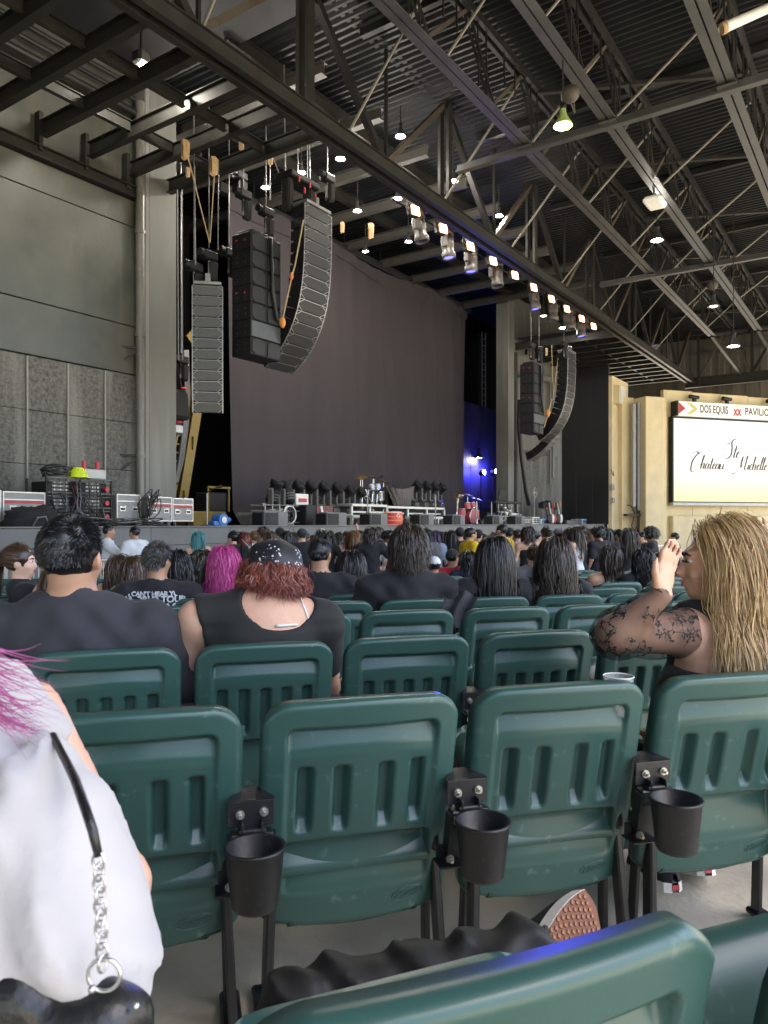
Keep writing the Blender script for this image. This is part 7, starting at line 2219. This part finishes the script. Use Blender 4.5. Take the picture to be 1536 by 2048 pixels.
# shoes
def shoe(label, heel, toe, upv, s=1.0, sole=False):
    """low canvas shoe with thick white sole from heel to toe"""
    heel, toe = np.asarray(heel), np.asarray(toe)
    y = toe - heel; Ls = np.linalg.norm(y)
    M = frame(y, upv)
    root = thing('canvas_shoe', label, 'shoe', tuple(heel))
    def outline(t): return (.030 + .018 * math.sin(min(1, t * 1.15) * math.pi * .72)) * s * (1 if t < .9 else math.sqrt(max(0, 1 - ((t - .9) / .1) ** 2)) * .75 + .25)
    n = 16
    rows = []
    for i in range(n + 1):
        t = i / n
        wq = outline(t) * (math.sqrt(max(0, 1 - ((.06 - t) / .06) ** 2)) * .6 + .4 if t < .06 else 1)
        rows.append((t, wq))
    def sheet(h0, h1, k0, k1):
        V = []
        for t, wq in rows:
            V.append([heel + M @ np.array((sx * wq * k, t * Ls, h)) for sx, k, h in ((-1, k0, h0), (-1, k1, h1), (1, k1, h1), (1, k0, h0), (-1, k0, h0))])
        return V
    MB().grid(sheet(0, .030 * s, 1.0, 1.0), True).build('sole', mat('white_rubber', (.75, .72, .66), .55, var=.08, scale=12), root)
    V = []
    for t, wq in rows:
        hh = (.030 + .060 * ss(0, .12, t) * (1 - ss(.25, .95, t) * .72)) * s
        V.append([heel + M @ np.array((wq * .96 * math.cos(a), t * Ls, .028 * s + (hh) * math.sin(a))) for a in np.linspace(math.pi, 0, 9)])
    MB().grid(V, False).build('canvas_upper', mat('black_canvas', (.018, .018, .019), .8, var=.15, scale=30, bump=.3, bscale=500), root, True)
    MB().tube([heel + M @ np.array((x, Ls * .36 + abs(x) * -.4, .062 * s + .02 - abs(x) * .5)) for x in np.linspace(-.035, .035, 7)], .0016, 5).build('stitching', M_white, root)
    MB().box(heel + M @ np.array((0, -.001, .016 * s)), (.026 * s, .003, .016 * s), .001, M).build('heel_tag', M_redstripe, root)
    if sole:
        mbs = MB()
        for i in range(11):
            t = .05 + .9 * i / 11
            wq = outline(t) * .92
            k = int(wq * 2 / .0115)
            for q in range(k):
                x = -wq + (q + .5) * 2 * wq / k + (.003 if i % 2 else -.003)
                mbs.box(heel + M @ np.array((x, t * Ls, -.002)), (.0068, Ls * .042, .0024), .0006, M @ rotz(R(45)))
        mbs.build('waffle_tread', mat('gum_rubber', (.30, .12, .06), .6, var=.15), root)
        MB().grid([[heel + M @ np.array((sx * wq * .98, t * Ls, -.0006)) for sx in (-1, 1)] for t, wq in rows]).build('outsole', mat('gum_rubber_dark', (.16, .06, .03), .7), root)
    return root
shoe('black canvas shoe with white sole on the floor below the blonde woman', C(1352, 1786, 2.36), C(1270, 1738, 2.58), UP, 1.0)
shoe('dark shoe on the floor right of the white-soled one', C(1418, 1752, 2.50), C(1352, 1738, 2.72), UP, 1.0)
hq, tq_ = C(1100, 1905, 1.32), C(1190, 1812, 1.46)
shoe('tilted canvas shoe showing its brown waffle sole under the chair', hq, tq_, C(1050, 1700, 1.9) - C(1150, 1800, 1.4) , .9, True)
# clear cup in the holder
cc = thing('plastic_cup', 'clear plastic cup standing behind the chair with the cup holder', 'cup', C(1237, 1400, 2.02))
q = C(1237, 1352, 2.02)
mg = mat('clear_plastic', (.85, .88, .88), .12, var=.02, alpha=.22)
MB().lathe([(0, -.105), (.028, -.105), (.040, 0), (.0385, 0), (.027, -.102), (0, -.102)], 26, q).build('cup_wall', mg, cc, True)
th = np.linspace(0, 2 * math.pi, 28, endpoint=False)
MB().tube(np.column_stack([q[0] + .040 * np.cos(th), q[1] + .040 * np.sin(th), q[2] + 0 * th]), .0016, 6, True).build('cup_rim', M_white, cc, True)
# jacket over a chair back in the fifth row
jk = thing('draped_jacket', 'black jacket draped over a chair beside the layered-hair man', 'jacket', C(925, 1215, 4.4))
V = np.zeros((15, 15, 3))
for i in range(15):
    for j in range(15):
        u, v = i / 14, j / 14
        px = 884 + 70 * u + 6 * math.sin(v * 5 + u * 3) - 8 * v * (1 - u)
        py = 1190 + 6 * math.sin(u * 7) + v * (38 + 42 * u ** .7) + 4 * math.sin(u * 9 + v * 3)
        V[i, j] = C(px, py, 4.42 - .03 * math.sin(u * 14 + v * 2) + .05 * (1 - v) ** 3)
MB().grid(V, False).grid(V + FW * .025, True).build('jacket', FB['charcoal'], jk, True)
# ------------------------------------------------------------------ standing crowd in the pit
def stand(label, px, ytop, z, rel=0, **kw):
    q = C(px, HOR, z)
    p = q @ EN
    fz = floorz(p)
    H = (HOR - ytop) / FPX * z - fz
    H = min(max(H, 1.50), 1.98)
    kw.setdefault('res', .028)
    kw.setdefault('nstr', 110)
    return figure(label, (q[0], q[1], fz), YAW + R(rel), H, 'stand', group='people standing in front of the stage', **kw)
CROWD = [
 ('security man in white polo facing right by the stage', 216, 1050, 13.6, -72, dict(sk='tan', top=('tee', 'white'), hair=('fade', 'black'), wide=1.25, arms='reach', res=.02)),
 ('security man in white polo seen from behind, facing left', 270, 1053, 13.2, 60, dict(sk='tan', top=('tee', 'white'), hair=('fade', 'black'), wide=1.2, arms='cross', res=.02)),
 ('woman with teal hair and black top by the stage', 397, 1074, 12.4, 20, dict(top=('tank', 'black'), hair=('long', 'teal'), fem=True, hairlen=.3, nstr=260)),
 ('person with dark hair bun left of the red-black hair', 467, 1073, 12.6, 70, dict(top=('tee', 'black'), hair=('bun', 'black'), fem=True)),
 ('woman with long red and black hair facing right', 487, 1071, 12.8, -70, dict(top=('tee', 'black'), hair=('long', 'redblack'), fem=True, hairlen=.36, nstr=260)),
 ('person with blond tied-back hair', 508, 1064, 14.6, 60, dict(top=('tee', 'white'), hair=('pony', 'auburn'), fem=True)),
 ('person with round brown curls', 526, 1058, 15.0, 10, dict(top=('tee', 'grey'), hair=('afro', 'brown'), nstr=260)),
 ('man in white shirt and black cap', 560, 1056, 14.6, 40, dict(top=('tee', 'white'), hair=('short', 'black'), hat=('cap', 'black'))),
 ('woman with dark wavy hair behind the bandana', 541, 1068, 12.6, 5, dict(top=('tank', 'black'), hair=('wavy', 'brown'), fem=True, hairlen=.3)),
 ('woman with long black hair beside the olive jacket', 572, 1062, 13.0, 15, dict(top=('tee', 'black'), hair=('long', 'black'), fem=True)),
 ('person in pale olive jacket with long dark hair', 586, 1064, 13.8, 5, dict(top=('long', 'olive'), hair=('long', 'darkbrown'), fem=True)),
 ('broad man in black t-shirt and black cap seen from behind', 604, 1058, 12.6, 15, dict(top=('tee', 'black'), hair=('fade', 'grey'), wide=1.35, hat=('cap', 'charcoal'), sk='light')),
 ('person in white cap above the cropped-hair man', 643, 1058, 14.2, 30, dict(top=('tee', 'black'), hair=('long', 'darkbrown'), hat=('cap', 'white'))),
 ('woman in black with hand on hip right of the cropped-hair man', 655, 1066, 12.9, -15, dict(top=('tee', 'black'), hair=('wavy', 'darkbrown'), fem=True, arms='akimbo')),
 ('person with dark curls left of the raised arm', 677, 1074, 13.8, 5, dict(top=('tank', 'pink'), hair=('curlylong', 'darkbrown'), fem=True, hairlen=.25)),
 ('man with red lanyard and short dark hair raising a phone', 693, 1063, 14.4, 10, dict(top=('tee', 'charcoal'), hair=('short', 'black'), arms='up')),
 ('woman with long blond streaked hair in profile', 708, 1071, 12.8, -62, dict(top=('tee', 'black'), hair=('long', 'auburn'), fem=True, nstr=260)),
 ('person with black chin-length hair looking down left', 720, 1062, 14.2, 60, dict(top=('tee', 'black'), hair=('bob', 'black'))),
 ('woman in black t-shirt with white waist and hands on hips', 742, 1063, 11.9, 0, dict(top=('tee', 'black'), hair=('shag', 'darkbrown'), arms='akimbo', fem=True, wide=1.1, legs='grey', res=.021, nstr=300)),
 ('tall person with brown hair behind the white waist', 756, 1056, 13.6, -10, dict(top=('tee', 'charcoal'), hair=('shag', 'brown'), wide=1.1)),
 ('young man in profile facing right beside the hands-on-hips woman', 772, 1066, 13.0, -75, dict(top=('tee', 'black'), hair=('short', 'black'), sk='tan')),
 ('person in white left of the layered hair', 780, 1074, 12.8, -20, dict(top=('tee', 'white'), hair=('short', 'black'), sk='tan')),
 ('man with dark curly top and grey t-shirt', 852, 1061, 12.8, 5, dict(top=('tee', 'grey'), hair=('curly', 'black'), wide=1.15, sk='tan', nstr=260, hairlen=.06)),
 ('woman in pale blue top with dark purple hair', 869, 1068, 13.2, -15, dict(top=('tee', 'blue'), hair=('long', 'purple'), fem=True, wide=1.1)),
 ('dark-haired person behind the pale blue top', 878, 1063, 15.0, -30, dict(top=('tee', 'denim'), hair=('short', 'darkbrown'))),
 ('short person with long dark hair left of the orange hair', 889, 1074, 14.0, 10, dict(top=('tee', 'brown'), hair=('long', 'darkbrown'), fem=True)),
 ('person with short orange-blond hair', 902, 1062, 15.2, 10, dict(top=('tee', 'black'), hair=('short', 'auburn'), sk='light')),
 ('person in red cap behind the black printed t-shirt', 913, 1068, 15.6, 0, dict(top=('tee', 'black'), hair=('short', 'black'), hat=('cap', 'red'))),
 ('woman with long black hair right of the orange hair', 903, 1076, 13.2, 5, dict(top=('tee', 'black'), hair=('long', 'black'), fem=True)),
 ('man in dark cap and black t-shirt left of the yellow shirt', 920, 1056, 13.2, 10, dict(top=('tee', 'black'), hair=('fade', 'black'), hat=('cap', 'charcoal'), wide=1.15, sk='light')),
 ('man in yellow shirt facing right', 940, 1060, 12.0, -68, dict(top=('tee', 'yellow'), hair=('short', 'black'), sk='tan', wide=1.15, res=.02)),
 ('man in black cap and navy shirt right of the yellow shirt', 956, 1060, 13.2, -25, dict(top=('tee', 'navy'), hair=('fade', 'black'), hat=('cap', 'black'), wide=1.15)),
 ('tall man in yellow shirt seen from behind', 1004, 1049, 12.6, 48, dict(top=('tee', 'yellow'), hair=('fade', 'black'), sk='tan', wide=1.25, res=.02)),
 ('person in dark cap beside the tall yellow shirt', 1018, 1056, 13.6, -30, dict(top=('tee', 'charcoal'), hair=('short', 'black'), hat=('cap', 'black'), sk='tan')),
 ('person in pale blue shirt right of the yellow shirts', 1035, 1068, 13.2, 5, dict(top=('tee', 'blue'), hair=('short', 'darkbrown'), fem=True)),
 ('woman with dark curls, bare back and black bag', 1056, 1071, 12.0, 5, dict(top=('tube', 'black'), hair=('curlylong', 'darkbrown'), fem=True, hairlen=.22, sk='light', nstr=300, res=.021)),
 ('person in pale cap right of the bare back with bag', 1073, 1068, 14.2, -60, dict(top=('tee', 'black'), hair=('short', 'black'), hat=('cap', 'grey'))),
 ('dark-haired man beside the pale cap', 1082, 1066, 14.8, -50, dict(top=('tee', 'navy'), hair=('short', 'darkbrown'))),
 ('woman with pinned-up hair and bare back', 1092, 1068, 12.2, 10, dict(top=('tube', 'brown'), hair=('bun', 'darkbrown'), fem=True, sk='tan')),
 ('person with patterned pale beanie and white t-shirt', 1117, 1062, 13.0, 5, dict(top=('tee', 'white'), hair=('short', 'darkbrown'), hat=('beanie', 'grey'), wide=1.1)),
 ('woman with headband and strapless pale top looking left', 1141, 1066, 12.8, 70, dict(top=('tube', 'white'), hair=('long', 'black'), fem=True, nstr=240)),
 ('woman with long dark hair and white tank top', 1152, 1070, 12.4, 50, dict(top=('tank', 'white'), hair=('long', 'darkbrown'), fem=True, nstr=240)),
 ('man with brown curls in black tank top, hand on hip', 1164, 1060, 12.6, 55, dict(top=('tank', 'black'), hair=('curly', 'brown'), arms='akimbo', sk='tan', nstr=260, hairlen=.09, res=.021)),
 ('man in black behind the tank top man', 1186, 1057, 14.0, 60, dict(top=('tee', 'black'), hair=('short', 'black'), sk='tan')),
 ('man with curly black hair and black t-shirt right of the tank top', 1198, 1060, 12.6, 30, dict(top=('tee', 'black'), hair=('curly', 'black'), sk='tan', nstr=240, hairlen=.05)),
 ('person with long dark hair and dark red skirt', 1213, 1068, 13.2, -10, dict(top=('tee', 'black'), hair=('long', 'black'), fem=True, legs='red')),
 ('woman with dark hair beside the red skirt', 1221, 1069, 14.4, -40, dict(top=('tee', 'black'), hair=('shag', 'black'), fem=True)),
 ('man in black jacket facing left', 1237, 1062, 13.8, 50, dict(top=('long', 'black'), hair=('short', 'black'), sk='tan')),
 ('woman with long dark hair and black t-shirt right of the black jacket', 1257, 1070, 13.4, 10, dict(top=('tee', 'black'), hair=('long', 'darkbrown'), fem=True, nstr=260)),
 ('person in white by the beige wall', 1265, 1064, 18.0, 120, dict(top=('tee', 'white'), hair=('short', 'black'), sk='tan', face=True)),
 ('man with crossed arms by the beige wall', 1285, 1068, 16.0, 100, dict(top=('tee', 'black'), hair=('short', 'black'), arms='cross', sk='tan')),
 ('woman with big dark curls and black t-shirt by the beige wall', 1302, 1060, 13.8, 70, dict(top=('tee', 'black'), hair=('afro', 'darkbrown'), fem=True, arms='phone', wide=1.2, nstr=300)),
 ('person in black by the far wall left of the raised hand', 1350, 1066, 17.0, 60, dict(top=('tee', 'black'), hair=('short', 'black'))),
 ('person raising a phone at the right picture edge', 1524, 1058, 13.0, 20, dict(top=('tee', 'black'), hair=('short', 'darkbrown'), arms='up', sk='tan')),
]
for i, (lb, px, yt, z, rel, kw) in enumerate(CROWD):
    stand(lb, px, yt, z, rel, seed=100 + i, **kw)
CAPC = [('black', 'short'), ('darkbrown', 'long'), ('black', 'long'), ('brown', 'wavy'), ('black', 'curly'), ('auburn', 'long')]
rg = np.random.default_rng(77)
FARX = [590, 612, 628, 665, 700, 730, 862, 885, 930, 968, 990, 1028, 1048, 1064, 1100, 1108, 1128, 1146, 1174, 1206, 1228, 1247, 1275]
FW_ = ['behind the black cap', 'behind the broad man', 'left of the white cap', 'behind the hand-on-hip woman', 'behind the raised phone', 'behind the chin-length hair', 'behind the grey t-shirt', 'behind the pale blue top', 'behind the printed t-shirt', 'right of the navy shirt', 'left of the tall yellow shirt', 'right of the dark cap', 'left of the bag woman', 'behind the bag woman', 'behind the pinned-up hair', 'left of the beanie', 'right of the beanie', 'behind the headband', 'behind the tank top man', 'behind the curly-haired man', 'right of the red skirt', 'right of the black jacket', 'left of the crossed arms']
for i, px in enumerate(FARX):
    hcol, hst = CAPC[int(rg.integers(len(CAPC)))]
    stand('distant person in the pit crowd ' + FW_[i], px, 1064 + 8 * rg.random(), 16.5 + 4 * rg.random(), float(rg.uniform(-90, 90)), seed=300 + i, top=('tee', ['black', 'black', 'charcoal', 'white', 'grey', 'navy', 'brown'][int(rg.integers(7))]), hair=(hst, hcol), fem=hst in ('long', 'wavy'), sk=['light', 'tan', 'brown'][int(rg.integers(3))], res=.03, nstr=60, face=False)

# ------------------------------------------------------------------ crowd barriers
M_bar = mat('barrier_paint', (.62, .56, .44), .5, .1, var=.15, scale=5)
M_barw = mat('barrier_white', (.72, .72, .70), .45, .1, var=.12, scale=5)
def barrier(label, a, b, m, h=1.05):
    a, b = np.asarray(a, float), np.asarray(b, float)
    root = thing('crowd_barrier', label, 'barrier', tuple((a + b) / 2), 'steel crowd barriers before the stage')
    d = b - a; L = np.linalg.norm(d); d = d / L
    r = .05
    pts = [a + UP * .15, a + UP * (h - .12), a + UP * (h - .03) + d * .05, a + UP * h + d * .14, b + UP * h - d * .14, b + UP * (h - .03) - d * .05, b + UP * (h - .12), b + UP * .15]
    MB().tube(pts, .021, 7, False).build('frame', m, root, True)
    MB().cyl(a + UP * .17, b + UP * .17, .017, n=6).build('bottom_rail', m, root)
    n = int(L / .125)
    for k in range(1, n):
        q = a + d * L * k / n
        MB().cyl(q + UP * .17, q + UP * (h - .01), .010, n=5).build('bar', m, root)
    for q in (a + d * .25, b - d * .25):
        o = np.cross(d, UP)
        MB().cyl(q + UP * .16, q + UP * .02 + o * .25, .016, n=5).cyl(q + UP * .16, q + UP * .02 - o * .25, .016, n=5).build('foot', m, root)
uu = np.arange(-5.0, 9.0, 2.12)
nm = ['far left in front of the printed t-shirt', 'below the teal hair', 'behind the pink hair', 'right of the cropped-hair man', 'behind the layered-hair man', 'behind the straight long hair', 'behind the wavy long hair', 'before the bare strapped back', 'before the long curly hair']
for i, u in enumerate(uu):
    a, b = seatframe(u, 13.0), seatframe(u + 2.08, 13.0)
    fz = floorz(13.0)
    barrier('cream steel crowd barrier ' + nm[min(i, 8)], (a[0], a[1], fz), (b[0], b[1], fz), M_bar)
for i, (pa, pb, za, zb, tx) in enumerate(((-60, 110, 12.6, 13.2, 'white crowd barrier at the left edge behind the ponytail'), (188, 300, 13.2, 13.0, 'white crowd barrier before the two security men'), (372, 412, 12.0, 12.6, 'short white crowd barrier below the teal hair'), (1196, 1262, 16.5, 17.6, 'white crowd barrier at the right, left section'), (1263, 1345, 17.6, 19.2, 'white crowd barrier at the right, right section'))):
    a, b = C(pa, HOR, za), C(pb, HOR, zb)
    fz = floorz(a @ EN)
    h = 1.05 if i < 3 else 1.2
    barrier(tx, (a[0], a[1], fz), (b[0], b[1], fz), M_barw, h)
